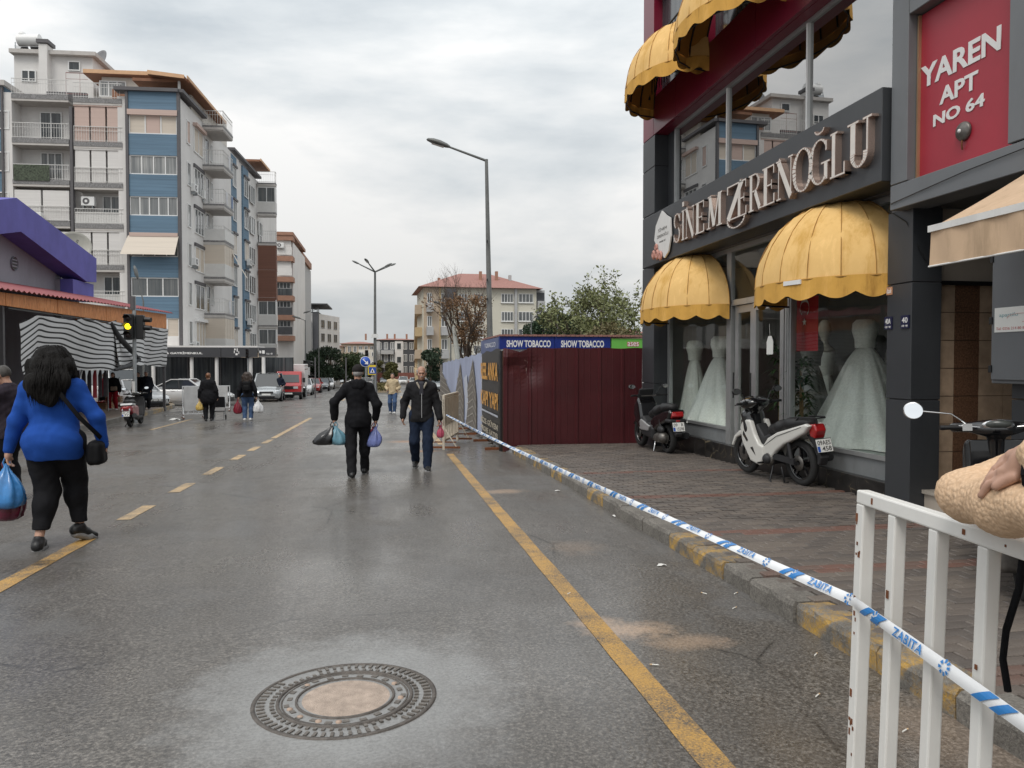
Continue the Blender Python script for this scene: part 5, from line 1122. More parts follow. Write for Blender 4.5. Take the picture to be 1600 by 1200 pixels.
MB().bar((XS+.05, ps(9, 490)[0], zBf(ps(9, 490)[0])-.06), (XS+.05, yB, zBf(yB)-.04), .04).build('curtain_pole', BLACK, stl)
def curtain(u0, u1, vt, vb, lab, seed, drape, lift=lambda g: 0):
    t = thing('striped_curtain', lab, 'curtain', (XS, ps((u0+u1)/2, 530)[0], zB), group='striped stall curtains'); rr = random.Random(seed); ny, nz = 90, 26; rows = []
    ph = [rr.uniform(0, 6) for _ in range(4)]
    y0, y1 = ps(u0, 530)[0], ps(u1, 530)[0]
    for j in range(nz+1):
        f = j/nz; r = []
        for i in range(ny+1):
            g = i/ny; u = u0+(u1-u0)*g; zt_, zb_ = ps(u, vt(g))[1], ps(u, vb(g))[1]; y = y0+(y1-y0)*g
            x = XS+.08+drape*(.10*math.sin(g*14+ph[0]+f)+.06*math.sin(g*31+ph[1]+f*2)+.25*f*math.sin(g*5+ph[2]))*(.4+.6*f)
            r.append((x, y+.05*math.sin(f*6+g*9), zt_+(zb_-zt_)*f))
        rows.append(r)
    o = MB().grid(rows).build('cloth', STRIPES, t); me = o.data; uv = me.uv_layers.new(name='UVMap')
    for lp_ in me.loops:
        j, i = divmod(lp_.vertex_index, ny+1); g = i/ny; z = rows[j][i][2]
        uv.data[lp_.index].uv = (g, z-lift(g)+.035*math.sin(g*9+j*.12)+.02*math.sin(g*23+j*.2))
    # stripes follow the cloth: give it its own flat coordinates by baking height-from-top into the mesh frame
    return t
vt1 = lambda g: 503-13*min(1, g/.13)+8*g-4*max(0, math.sin(g*22)) if g < .9 else 503-13+8*g; vb1 = lambda g: 583-2*g-3*math.sin(g*5)
curtain(24, 178, lambda g: (503-12*min(1, g/.14))+1+13*max(0, g-.15)+3*math.sin(g*17)*(g > .35), lambda g: 585-6*g-4*math.sin(g*3.4), 'wide black and white striped curtain hanging over the market stall front', 3, .5, lambda g: .38*min(1, g/.16)-.5*max(0, g-.2)-.5*max(0, g-.7)**2)
curtain(172, 260, lambda g: 503+11*g, lambda g: 571+2*math.sin(g*9), 'gathered black and white striped curtain at the far end of the stall', 8, .8)
ru = thing('rolled_tarpaulin', 'dark rolled tarpaulin edge hanging diagonally between the striped curtains', 'tarpaulin', (XS, ps(190, 540)[0], zB))
MB().tube([(XS+.12, ps(168, 505)[0], ps(168, 505)[1]), (XS+.2, ps(175, 525)[0], ps(175, 525)[1]), (XS+.35, ps(187, 545)[0], ps(187, 545)[1]), (XS+.4, ps(201, 562)[0], ps(201, 562)[1])], [.07, .11, .1, .06], 8).build('roll', DTARP, ru)
MB().tube([(XS+.4, ps(201, 561)[0], ps(201, 561)[1]), (XS+.35, ps(185, 572)[0], ps(185, 572)[1]), (XS+.3, ps(165, 578)[0], ps(165, 578)[1])], [.06, .1, .05], 8).build('roll', DTARP, ru)
# goods under the stall
CRT = M('green plastic crate', (.12, .36, .05), .5, var=.1); CRB = M('brown cardboard', (.25, .15, .08), .85, var=.15); CLD = M('hanging dark clothes', (.03, .025, .03), .9, var=.5, scale=6)
def crate(x, y, z, mat, lab, fill, fname):
    t = thing('produce_crate', lab, 'crate', (x, y, z), group='crates at the stall'); MB().box(-.3, .3, -.2, .2, 0, .03).build('base', mat, t, world=False)
    for a in ((-.3, .3, -.2, -.18), (-.3, .3, .18, .2), (-.3, -.28, -.18, .18), (.28, .3, -.18, .18)):
        for z0 in (.04, .12, .2): MB().box(*a, z0, z0+.06).build('slat', mat, t, world=False)
    b = MB()
    for k in range(26): b.lathe([(.001, -.045), (.035, -.03), (.05, 0), (.035, .035), (.001, .045)], (random.uniform(-.24, .24), random.uniform(-.15, .15), .24+random.uniform(0, .06)), 7)
    tag(b.build(fname, fill, t, world=False), kind='stuff')
TOM = M('tomatoes', (.4, .03, .02), .3, var=.2); GRN = M('green peppers', (.1, .28, .04), .4, var=.3)
gp = gnd(2, 690)
crate(gp.x-.5, gp.y+.2, gp.z+.45, CRT, 'green plastic crate at the left edge behind the woman in blue', GRN, 'peppers')
tb = thing('stall_table', 'low wooden trestle table under the stall at the left edge', 'table', (gp.x-.6, gp.y+.4, gp.z)); MB().box(-1.4, .5, -.35, .6, .4, .44).build('top', CRB, tb, world=False)
for x in (-1.3, .4):
    for y in (-.3, .5): MB().box(x-.03, x+.03, y-.03, y+.03, 0, .4).build('leg', CRB, tb, world=False)
for k, (u, v) in enumerate(((150, 640), (163, 641), (140, 641))):
    p = gnd(u, v, .12); crate(p.x, p.y+1.2, p.z+.28*(k == 1), CRB, ('brown slatted crate under the striped curtain, left one', 'brown slatted crate under the striped curtain, stacked one', 'brown slatted crate under the striped curtain, by the post')[k], TOM, 'tomatoes')
rk = thing('clothes_rack', 'rack of dark clothes hanging in the shade of the stall', 'clothes rack', (XS-1.2, 30.5, gz(30.5)+.12))
MB().tube([(0, -2.5, 0), (0, -2.5, 1.7), (0, 2.5, 1.7), (0, 2.5, 0)], .025, 6).build('frame', STEEL, rk, world=False)
for k in range(9):
    y = -2.2+k*.55; MB().grid([[(.06*math.sin(a), y+.2*(a/3.14-.5)*w_, z) for a in np.linspace(0, 3.14, 5)] for z, w_ in ((1.66, .5), (1.45, 2.0), (1.0, 2.0), (.6, 2.2))]).build('garment', CLD if k != 6 else M('red coat cloth', (.32, .02, .03), .85, var=.1), rk, world=False)
# ------------------------------------------------------------------ buildings further down the street
ORB = M('terracotta slab band', (.33, .18, .125), .8, var=.1); GRB = M('dark grey render', (.085, .088, .098), .8, var=.1); LGR = M('light grey render', (.42, .42, .42), .85, var=.08); BEI_ = M('beige render', (.52, .42, .32), .85, var=.08, scale=.4, grime=.3, gcol=(.3, .24, .19)); YEL_ = M('ochre render', (.55, .42, .25), .85, var=.08); DKB = M('dark balcony front', (.06, .062, .068), .6, var=.2); CRM = M('pale cream render', (.62, .59, .50), .85, var=.06, scale=.4, grime=.2, gcol=(.4, .37, .3))
def bld(name, lab, Y, u0, u1, vtop, dep, mat, ang=0.):
    o = aty((u0+u1)/2, 567, Y); P = Plane((o.x, o.y, gz(Y)), ang); a0, a1 = P.px(u0, 560)[0], P.px(u1, 560)[0]; h = P.px((u0+u1)/2, vtop)[1]
    t = thing(name, lab, 'building', (o.x, o.y, gz(Y))); MB().fbox(P, a0, a1, 0, h, -dep, 0).build('wall', mat, t); return t, P, a0, a1, h
# terracotta-banded block, two stepped wings
t, P, a0, a1, h = bld('apartment_block', 'white block with terracotta slab bands and dark balconies beyond the blue block', 96, 431, 459, 378, 14, LWHITE)
for k, v in enumerate((374, 406, 438, 467, 497, 529)):
    b = P.px(445, v)[1]; MB().fbox(P, a0-.2, a1+.15, b-.3, b+.3, -.5, 1.3).build('slab_band', ORB, t)
    hh = P.px(445, v)[1]-P.px(445, v+30)[1]
    if k in (0, 1): MB().fbox(P, a0, a1, b-hh+.3, b-hh+1.2, 1.1, 1.2).build('balcony_front', LWHITE, t); MB().fbox(P, a0+.1, a1-.1, b-hh+1.2, b-.3, .9, 1.0).build('roller_shutter', WSH, t)
    elif k < 5: MB().fbox(P, a0, a1, b-hh+.3, b-hh+1.2, 1.1, 1.2).build('balcony_front', DKB if k > 2 else C_DARK, t); win(t, P, a0+.2, a1-.2, b-hh+1.2, b-.35, 4, C_DARK, .9, frame=LGR)
ac_unit(t, P, a0+.8, P.px(445, 390)[1], 1.2)
MB().fbox(P, a0-.3, a1+.2, P.px(445, 374)[1]+.3, P.px(445, 369)[1]+.3, -13, 1.4).build('roof_band', ORB, t)
for k in range(3): MB().fbox(P, a0+k*.8, a0+.6+k*.8, .1, 2.6, 0, .2).build('shopfront', C_DARK, t)
t, P, a0, a1, h = bld('apartment_block', 'narrow wing with terracotta bands and stacked balconies behind the banded block', 108, 456, 471.5, 405, 14, LGR)
for k, v in enumerate((403, 432, 460, 487, 512, 536, 560)):
    b = P.px(463, v)[1]; MB().fbox(P, a0, a1+.2, b-.25, b+.3, 0, 1.4).build('slab_band', ORB if k < 4 else LWHITE, t); MB().fbox(P, a0+.3, a1, b+.3, b+1.2, 1.2, 1.3).build('balcony_front', (DKB, LWHITE, LWHITE, DKB, LWHITE, LWHITE, LWHITE)[k], t); win(t, P, a0+.4, a1-.3, b+1.2 if k else b+.4, b+2.0, 2, C_GREY, .02)
MB().fbox(P, a0-.1, a1+.3, h, h+.9, -12, 1.0).build('roof_band', ORB, t)
# dark grey block with open steel roof
t, P, a0, a1, h = bld('apartment_block', 'dark grey narrow block with an open flat roof canopy down the street', 128, 471, 498, 487, 12, GRB)
am = P.px(488.5, 530)[0]; MB().fbox(P, a0, am, 0, h-.2, 0, .15).build('light_bay', LGR, t)
for k in range(5):
    v = 500+k*17; b = P.px(480, v)[1]; MB().fbox(P, a0+.2, am-.2, b-.9, b-.1, .15, 1.1).build('balcony_front', GRB if k % 2 else LGR, t); win(t, P, a0+.4, am-.4, b+.1, b+1.3, 2, C_DARK, .16)
P2 = Plane(P.w(a1, 0, 0), R(74)); MB().fbox(P2, 0, 10, 0, h-.3, -.5, .02).build('side_wall', LWHITE, t)
for k in range(5):
    for j in range(3): win(t, P2, 1+j*3, 2.6+j*3, h-2.6-k*2.2, h-1.2-k*2.2, 2, C_DARK, .02, frame=LGR)
MB().fbox(P, a0, P.px(512, 480)[0], h+1.1, h+1.3, -11, .8).build('roof_canopy', DKB, t)
for a in (a0+.2, am, a1-.2): MB().fbox(P, a-.06, a+.06, h, h+1.1, -.2, -.08).build('canopy_post', DKB, t)
# far row closing the view
def far(lab, Y, u0, u1, vt, mat, rows, cols, roof=True, name='apartment_block', wmat=None, hip=.45):
    t, P, a0, a1, h = bld(name, lab, Y, u0, u1, vt, 10, mat)
    fh = h/(rows+.6)
    for r in range(rows):
        for c in range(cols):
            w = (a1-a0)/cols; win(t, P, a0+w*(c+.2), a0+w*(c+.8), h-fh*(r+1)+.6, h-fh*r-.6, 2, wmat or C_DARK, .02, fw=.12)
    if roof:
        e = .6; rz_ = h+(a1-a0)*hip*.25; MB().add([P.w(a0-e, h, .6), P.w(a1+e, h, .6), P.w(a1+e, h, -10.5), P.w(a0-e, h, -10.5), P.w(a0+3, rz_, -5), P.w(a1-3, rz_, -5)], [(0, 1, 5, 4), (1, 2, 5), (2, 3, 4, 5), (3, 0, 4), (0, 3, 2, 1)]).build('roof', TILE_ROOF, t)
    return t, P, a0, a1, h
far('distant brown house with red roof left of the far lamp post', 190, 505, 535, 541, BEI_, 3, 3, True, 'house'); far('distant beige house with wide red roof behind the blue arrow sign', 205, 533, 585, 537, BEI_, 3, 6, True, 'house', hip=.3)
far('distant pale pink house beside the far grey apartments', 185, 560, 588, 546, CREAM, 3, 3, False, 'house')
t, P, a0, a1, h = far('distant dark grey apartment row with white stripe under a pink red roof', 195, 588, 648, 531, GRB, 3, 6, True, wmat=C_GREY, hip=.2)
for u0, u1, m in ((617, 630, LWHITE), (588, 594, LGR)): MB().fbox(P, P.px(u0, 560)[0], P.px(u1, 560)[0], 0, h-.3, 0, .3).build('white_bay', m, t)
for k in range(3): win(t, P, P.px(620, 560)[0], P.px(627, 560)[0], h-2.4-k*3.4, h-.8-k*3.4, 1, C_DARK, .31); MB().fbox(P, P.px(595, 560)[0], P.px(615, 560)[0], h-3.6-k*3.4, h-2.6-k*3.4, .05, 1.0).build('balcony_front', LGR, t)
MB().fbox(P, a0, a1, 0, 2.6, .3, .6).build('shopfront', M('brick red shopfront', (.25, .1, .08), .8, var=.2), t)
for u, v0, v1 in ((571, 518, 527), (605, 520, 526), (617, 512, 522), (636, 524, 530)): MB().fbox(P, P.px(u-1.5, 525)[0], P.px(u+1.5, 525)[0], h, h+1.6, -4, -3.2).build('chimney', ORB, t)
# buildings filling the gaps behind trees and fences, so the street stays closed
far('long low pale building far behind the left parked cars', 170, 440, 512, 556, LGR, 2, 8, False); far('low cream building behind the pine trees on the right', 150, 845, 1010, 520, CRM, 3, 9, True, 'house', hip=.2)
far('long apartment row far behind the left block', 150, 150, 440, 500, BEI_, 5, 16, False)
# cream corner building with red hip roof on the right
YB = 92.; cB = aty(663, 567, YB)
PB1 = Plane((cB.x, cB.y, gz(YB)), R(2)); t = thing('apartment_block', 'cream four storey corner building with red hip roof behind the bare tree', 'building', (cB.x, cB.y, gz(YB)))
aE = PB1.px(838, 500)[0]; hE = PB1.px(750, 450)[1]; PB2 = Plane((cB.x, cB.y, gz(YB)), R(88), -1)
MB().fbox(PB1, 0, aE, 0, hE, -11, 0).build('wall', CRM, t)
sL = PB2.px(647, 500)[0]; 
MB().fbox(PB2, 0.01, sL, 0, hE-.05, -2, .04).build('side_wall', YEL_, t)
MB().fbox(PB1, 0, PB1.px(686, 500)[0], 0, hE-.02, 0, .12).build('end_bay', BEI_, t)
for k in range(5):
    b = hE-2.9-k*2.75
    MB().fbox(PB2, 3, sL-1, b-.1, b+1.0, .0, 1.1).build('balcony_front', YEL_ if k % 2 else BEI_, t); win(t, PB2, 5, min(sL-2, 12), b+1.0, b+2.3, 3, C_DARK, .05)
    for u0, u1 in ((666, 676), (688, 700)): MB().fbox(PB1, PB1.px(u0, 500)[0], PB1.px(u1, 500)[0], b-.1, b+.9, .1, 1.2).build('balcony_front', LGR, t); win(t, PB1, PB1.px(u0, 500)[0]+.1, PB1.px(u1, 500)[0]-.1, b+.95, b+2.2, 2, C_GREY, .13)
q = R4(PB1, 696, 452, 711, 475); MB().fbox(PB1, q[0], q[1], q[2], q[3], 0, .9).build('enclosed_balcony', GRB, t)
for v0, v1 in ((459, 473), (487, 502), (514, 528), (540, 553)):
    for u0, u1 in ((716, 730), (740, 755), (783, 802), (810, 833)): win(t, PB1, *R4(PB1, u0, v0, u1, v1), 4 if u0 > 780 else 3, C_GREY, .02, sill=True)
q = R4(PB1, 803.5, 450, 807.5, 570); MB().fbox(PB1, q[0], q[1], 0, hE-.02, 0, .3).build('pilaster', LGR, t)
MB().fbox(PB1, aE, PB1.px(852, 500)[0], 0, hE-.1, -6, -.3).build('end_wall', LGR, t); 
for v0, v1 in ((457, 482), (487, 512)): q = R4(PB1, 840, v0, 851, v1); MB().fbox(PB1, q[0], q[1], q[2], q[3], -.3, -.2).build('dark_opening', DKB, t); MB().fbox(PB1, q[0], q[1], q[2], q[2]+.9, -.2, .3).build('balcony_front', LGR, t)
e = .7; rz_ = PB1.px(742, 428, -6)[1]; MB().add([PB1.w(-e, hE, e), PB1.w(aE+e, hE, e), PB1.w(aE+e, hE, -12), PB1.w(-e, hE, -12), PB1.w(PB1.px(718, 430, -6)[0], rz_, -6), PB1.w(PB1.px(765, 430, -6)[0], rz_, -6)], [(0, 1, 5, 4), (1, 2, 5), (2, 3, 4, 5), (3, 0, 4), (0, 3, 2, 1)]).build('roof', TILE_ROOF, t)
for (u, v0, v1) in ((797, 430, 443), (776, 424, 436), (751, 424, 432), (686, 434, 446)): q = R4(PB1, u-2, v0, u+2, v1, -3); MB().fbox(PB1, q[0], q[1], q[2]-1, q[3], -3.4, -2.9).build('chimney', LGR if u > 790 else ORB, t)
# ------------------------------------------------------------------ trees
BARK = M('tree bark', (.10, .075, .06), .95, var=.35, scale=12, bump=.5, bscale=40)
def leafmat(n, c, v=.35): return M(n, c, .6, var=v, scale=1.4, spec=.3)
def tree(name, lab, base, H, spread, lmat, nleaf, lsize, seed, trunk_r=.16, levels=4, bare=.0, first=.28, upright=.5, crown='branch', cz=None, group=None, droop=0., top=9.):
    rr = random.Random(seed); t = thing(name, lab, 'tree', base, group=group); m = MB(); tips = []
    def grow(p, d, L, r, lv):
        k = 4; pts = [p]; rs = [r]; q = p
        for i in range(k):
            d = (d+Vector((rr.gauss(0, .13), rr.gauss(0, .13), rr.gauss(0, .08)+.06*upright))).normalized(); q = q+d*L/k; pts.append(q); rs.append(r*(1-.45*(i+1)/k))
            if lv <= 2: tips.append(q.copy())
        m.tube(pts, rs, 8 if lv > 3 else 5 if lv > 1 else 3, cap=False)
        if lv == 0: return
        n = rr.choice((3, 4)) if lv > 1 else rr.choice((4, 5, 6))
        for i in range(n):
            a = 2*math.pi*(i+rr.random()*.6)/n; o = d.orthogonal().normalized(); o.rotate(Matrix.Rotation(a, 3, d)); f = rr.uniform(.45, 1)
            nd = (d*upright+o*spread+Vector((0, 0, .15-droop))).normalized(); grow(pts[2+(i % 3)] if i else pts[-1], nd, L*rr.uniform(.55, .8), rs[-1]*.8, lv-1)
    grow(Vector((0, 0, 0)), Vector((0, 0, 1)), H*first, trunk_r, levels)
    zmax = max(q.z for q in tips); s = H/zmax
    m.v = [tuple(Vector(v)*s) for v in m.v]; tips = [q*s for q in tips]
    m.build('trunk', BARK, t, world=False)
    # leaves: quads scattered round the twigs
    if nleaf:
        T = np.array([q[:] for q in tips if H*.22 < q.z < H*top]); g = np.random.default_rng(seed); c = T[g.integers(0, len(T), nleaf)]+g.normal(0, lsize*1.7, (nleaf, 3))
        leaves(t, c, lsize, lmat, g)
    return t
def leaves(t, c, lsize, lmat, g, name='crown'):
    n = len(c); a = g.normal(size=(n, 3)); a /= np.linalg.norm(a, axis=1)[:, None]; b = np.cross(a, g.normal(size=(n, 3))); b /= np.linalg.norm(b, axis=1)[:, None]
    s = lsize*g.uniform(.6, 1.4, (n, 1)); v = np.stack([c-a*s, c+b*s*.5, c+a*s, c-b*s*.5], 1).reshape(-1, 3)
    me = bpy.data.meshes.new(name); me.from_pydata(v.tolist(), [], np.arange(4*n).reshape(-1, 4).tolist()); me.materials.append(lmat); o = link(name, me, t); o['kind'] = 'stuff'; return o
def blob_tree(name, lab, base, H, lobes, lmat, nleaf, lsize, seed, trunk_r=.2, group=None):
    """dense crown: leaf faces spread in lumpy shells round a set of lobes"""
    t = thing(name, lab, 'tree', base, group=group); m = MB(); m.tube([(0, 0, 0), (.05, .05, H*.4), (0, 0, H*.8)], [trunk_r, trunk_r*.7, trunk_r*.3], 8)
    for (x, y, z, r) in lobes: m.tube([(0, 0, H*.3), (x*.5, y*.5, z*.75), (x, y, z)], [trunk_r*.45, trunk_r*.3, .03], 5)
    m.build('trunk', BARK, t, world=False); g = np.random.default_rng(seed); cs = []
    w = np.array([l[3]**2 for l in lobes]); idx = g.choice(len(lobes), nleaf, p=w/w.sum())
    L = np.array(lobes); d = g.normal(size=(nleaf, 3)); d /= np.linalg.norm(d, axis=1)[:, None]
    rad = L[idx, 3]*(g.uniform(.35, 1.0, nleaf)**.5)*(1+.22*np.sin(d[:, 0]*7+idx)*np.sin(d[:, 1]*6+2*idx)*np.cos(d[:, 2]*5))
    leaves(t, L[idx, :3]+d*rad[:, None]*np.array([1, 1, .85]), lsize, lmat, g); return t
def lobes(rr, n, rx, ry, z0, z1, r0, r1): return [(rr.uniform(-rx, rx), rr.uniform(-ry, ry), rr.uniform(z0, z1), rr.uniform(r0, r1)) for _ in range(n)]
def base(u, Y): p = aty(u, 567, Y); return (p.x, p.y, gz(Y))
RR = random.Random(11)
tree('bare_tree', 'half bare tree with sparse brown leaves behind the banner fence', base(743, 42), 7.8, .6, leafmat('brown autumn leaves', (.2, .115, .06), .4), 4200, .06, 33, .2, 5, first=.24, upright=1.25, top=.72)
tree('leafy_tree', 'airy light green tree rising behind the kiosk beside the shop', base(968, 33), 6.2, .75, leafmat('pale green leaves', (.17, .185, .08), .4), 7500, .075, 5, .12, 4, first=.22, upright=.55)
blob_tree('bush', 'olive brown bushy thicket behind the kiosk signs', base(955, 30), 3.2, [(x, RR.uniform(-1, 1), RR.uniform(1.6, 2.9), RR.uniform(.6, .95)) for x in np.linspace(-2.6, 2.0, 11)], leafmat('olive leaves', (.13, .11, .05), .4), 9000, .075, 6, .1)
blob_tree('bush', 'low green brown bush behind the blue kiosk sign', base(868, 40), 3.2, [(x, RR.uniform(-1, 1), RR.uniform(1.5, 3.0), RR.uniform(.5, .9)) for x in np.linspace(-3.2, 3.4, 10)], leafmat('dull green leaves', (.12, .13, .055), .4), 7000, .09, 7, .1)
blob_tree('pine_tree', 'dark green umbrella pine beside the cream corner building', base(868, 84), 9.6, [(x, RR.uniform(-1.5, 1.5), 8.1-abs(x)*.35+RR.uniform(-.7, .5), RR.uniform(.9, 1.5)) for x in np.linspace(-2.6, 3.6, 9)], leafmat('dark pine needles', (.032, .058, .03), .4), 9000, .16, 8, .25, 'pines beyond the kiosk')
blob_tree('pine_tree', 'second dark pine lower and right of the umbrella pine', base(905, 88), 8.4, [(x, RR.uniform(-1.5, 1.5), 6.9+RR.uniform(-.8, .7), RR.uniform(.9, 1.4)) for x in np.linspace(-2.6, 3.2, 8)], leafmat('dark pine needles', (.032, .058, .03), .4), 8000, .16, 9, .25, 'pines beyond the kiosk')
blob_tree('street_tree', 'dark evergreen tree over the parked cars at the left far kerb', base(517, 112), 6.0, lobes(RR, 12, 2.6, 2, 1.8, 5.0, .9, 1.5), leafmat('dark evergreen leaves', (.03, .05, .028), .4), 8000, .16, 10, .18, 'trees down the street')
blob_tree('street_tree', 'mid green rounded tree just right of the dark evergreen', base(538, 122), 6.4, lobes(RR, 12, 2.3, 2, 1.8, 5.2, .9, 1.6), leafmat('mid green leaves', (.055, .08, .033), .4), 8000, .17, 12, .18, 'trees down the street')
blob_tree('street_tree', 'small shadowy tree behind the blue arrow sign', base(560, 135), 4.6, lobes(RR, 8, 2.0, 2, 1.4, 3.6, .8, 1.3), leafmat('dark evergreen leaves', (.03, .05, .028), .4), 5000, .16, 13, .15, 'trees down the street')
blob_tree('street_tree', 'small yellow green tree right of the far lamp post', base(606, 105), 4.3, lobes(RR, 9, 1.3, 1.2, 1.7, 3.6, .5, .9), leafmat('yellow green leaves', (.12, .12, .045), .4), 5000, .12, 14, .12, 'trees down the street')
blob_tree('street_tree', 'dark columnar tree at the foot of the ochre facade', base(672, 75), 4.6, lobes(RR, 8, .8, .8, 1.2, 4.0, .5, .8), leafmat('dark evergreen leaves', (.03, .05, .028), .4), 3500, .12, 15, .12, 'trees down the street')
md = tag(MB().box(-1.6, 1.5, 72, 110, gz(90)-.6, gz(90)+.28).build('median_kerb', KM[1]), kind='structure')
g = np.random.default_rng(3); n = 5000; pts = np.stack([g.uniform(-1.3, 1.2, n), g.uniform(73, 108, n), np.zeros(n)], 1); pts[:, 2] = -SLOPE*pts[:, 1]+.25+g.uniform(0, .5, n)
hd = thing('hedge', 'low clipped hedge in the median below the far lamp post', 'hedge', (0, 72, gz(72))); leaves(hd, pts-np.array([0, 72, gz(72)]), .12, leafmat('hedge leaves', (.13, .11, .04), .4), g, 'foliage')
# ------------------------------------------------------------------ lamps, signals, signs
LAMPG = M('grey lamp pole', (.16, .165, .16), .55, .3, var=.15, scale=4, grime=.3)
def lamp_head(par, p, d, s=1.):
    d = Vector(d).normalized(); x = d.cross(Vector((0, 0, 1))).normalized(); up = x.cross(d); p = Vector(p); rows = []
    for f, w, h in ((0, .05, .05), (.12, .12, .09), (.35, .17, .12), (.6, .16, .11), (.78, .09, .06), (.82, .02, .02)):
        c = p+d*f*s; rows.append([c+x*math.cos(a)*w*s+up*math.sin(a)*h*s*(1 if math.sin(a) > 0 else .55) for a in np.linspace(0, 2*math.pi, 13)[:-1]])
    MB().grid(rows, 0, True, True).build('lamp_head', LAMPG, par); MB().grid([[c_-up*.07*s for c_ in (p+d*.2*s+x*.1*s, p+d*.2*s-x*.1*s)], [c_-up*.075*s for c_ in (p+d*.62*s+x*.1*s, p+d*.62*s-x*.1*s)]]).build('lens', PVC, par)
def lamp(lab, base_, top, heads, r0=.1, r1=.055, hs=1., group='street lamps'):
    t = thing('street_lamp', lab, 'street lamp', base_, group=group); b_ = Vector(base_); T = Vector(top)
    MB().tube([b_, b_.lerp(T, .3), T], [r0, r0*.85, r1], 10).build('pole', LAMPG, t); MB().lathe([(r0*2, 0), (r0*2, .03), (r0*1.3, .05), (r0*1.2, .4), (r0, .42)], b_, 10).build('base', LAMPG, t)
    for h in heads:
        h = Vector(h); d = (h-T).normalized(); MB().tube([T-Vector((0, 0, .05)), h], [r1*.8, r1*.6], 7).build('arm', LAMPG, t); lamp_head(t, h, d, hs)
    return t
bL = aty(768, 567, 27.5); tL = aty(760, 249, 27.5); hL = aty(703, 230, 27.5)
l1 = lamp('tall single arm street lamp standing behind the banner fence', (bL.x, 27.5, gz(27.5)), tL, [hL], .13, .06, 1.05)
for v in (380, 440, 470): p = aty(764, v, 27.45); MB().box(p.x-.1, p.x-.06, 27.3, 27.38, p.z, p.z+.09).build('pole_clip', BLACK, l1)
bL = aty(586, 600, 70); tL = aty(586, 424, 70); lamp('far four headed street lamp in the middle of the road', (bL.x, 70, gz(70)), tL, [aty(562, 413, 70), aty(576, 411.5, 69), aty(601, 417, 70), aty(609, 415.5, 71)], .17, .09, .9)
MB().box(bL.x-.3, bL.x+.3, 69.7, 69.8, aty(586, 528, 70).z, aty(586, 522, 70).z).build('banner_box', PVC, [o for o in COL.objects if o.name.startswith('street_lamp') and o.parent is None][-1])
for (ub, ut, vt, uh, vh, Y, lab) in ((704, 704.5, 482, 690, 476, 56, 'thin street lamp in front of the ochre facade'), (871, 871, 481, 868, 475, 60, 'thin street lamp against the dark pines'), (830, 830, 500, 834, 497, 58, 'short lamp post in front of the cream facade'), (224, 224, 470, 215, 436, 44, 'small hooked street lamp in front of the blue bay'), (477, 477, 500, 470, 498, 66, 'thin pole lamp beside the terracotta block'), (498, 498, 482, 485, 486, 80, 'thin pole lamp before the dark grey block')):
    b = aty(ub, 567, Y); lamp(lab, (b.x, Y, gz(Y)), aty(ut, vt, Y), [aty(uh, vh, Y)], .07, .04, .9)
po = thing('leaning_pole', 'pale concrete utility pole leaning behind the banner fence', 'pole', base(716, 40)); p0, p1 = aty(717, 575, 40), aty(709, 510, 40); MB().tube([(p0.x, 40, gz(40)), p0, p1], [.16, .15, .1], 8).build('shaft', M('weathered concrete', (.42, .43, .4), .9, var=.15), po)
AMB = M('amber signal light', (1, .72, .02), .3, var=0, emit=2.2); GRNL = M('green signal light', (.05, .8, .45), .3, var=0, emit=1.6); DLENS = M('unlit signal lens', (.03, .02, .02), .2, var=0)
def signal(lab, u, Y, vt, vb, lit, top=None, side=True, sc=1.):
    p = aty(u, 567, Y); zt, zb = aty(u, vt, Y).z, aty(u, vb, Y).z; t = thing('traffic_light', lab, 'traffic light', (p.x, Y, gz(Y)), group='traffic lights'); x = p.x; h = zt-zb; w = h*.2
    MB().tube([(x, Y+.1, gz(Y)), (x, Y+.1, aty(u, top or vt, Y).z)], .06*sc, 10).build('pole', STEEL, t); hx = x-(.1 if side else 0)*sc
    bevel(MB().box(hx-w*.85, hx+w*.85, Y-.22*sc, Y+.02, zb, zt).build('housing', BLACK, t), .02, 1)
    for k in range(3):
        z = zt-h*(.17+.33*k); c = (hx, Y-.225*sc, z); MB().lathe([(.001, -.03), (w*.55, -.015), (w*.62, .02)], (0, 0, 0), 18, axis='y').build('lens', {0: DLENS, 1: DLENS, 2: DLENS}[k] if k != lit[0] else lit[1], t, world=False).location = Vector((hx, Y-.235*sc, z))-t.location
        rows = [[(hx+w*.7*math.cos(a), Y-.22*sc-d_, z+w*.7*math.sin(a)) for a in np.linspace(.0, math.pi, 10)] for d_ in (0, .16*sc)]; MB().grid(rows).build('visor', BLACK, t)
    if side: # second head seen from the side, aimed along the other road
        bevel(MB().box(x+.08, x+.32, Y-.05, Y+.2, zb+.02, zt-.02).build('side_housing', BLACK, t), .02, 1)
        for k in (0, 1): MB().tube([(x+.3, Y+.08, zt-h*(.2+.33*k)), (x+.55, Y+.02, zt-h*(.22+.33*k))], [.09, .08], 10).build('side_visor', BLACK, t)
    return t
tl = signal('traffic light on a grey pole with the amber light on, beside the stall', 209, 27.2, 491, 530, (1, AMB), top=463)
MB().tube([(aty(209, 567, 27.3).x, 27.3, aty(209, 484, 27.3).z), (aty(209, 567, 27.3).x, 27.3, aty(209, 463, 27.3).z)], .085, 10).build('pole_top', DARKG, tl)
MB().tube([(aty(209, 567, 27.3).x, 27.3, gz(27)+.12), (aty(209, 567, 27.3).x, 27.3, aty(209, 596, 27.3).z)], .075, 10).build('poster_wrap', WHITE, tl)
signal('unlit traffic light in front of the dark shopfront', 387, 50, 545, 560, (9, AMB), side=False, sc=.7); signal('far traffic light beside the parked red truck', 478, 62, 563, 577, (9, AMB), side=True, sc=.7)
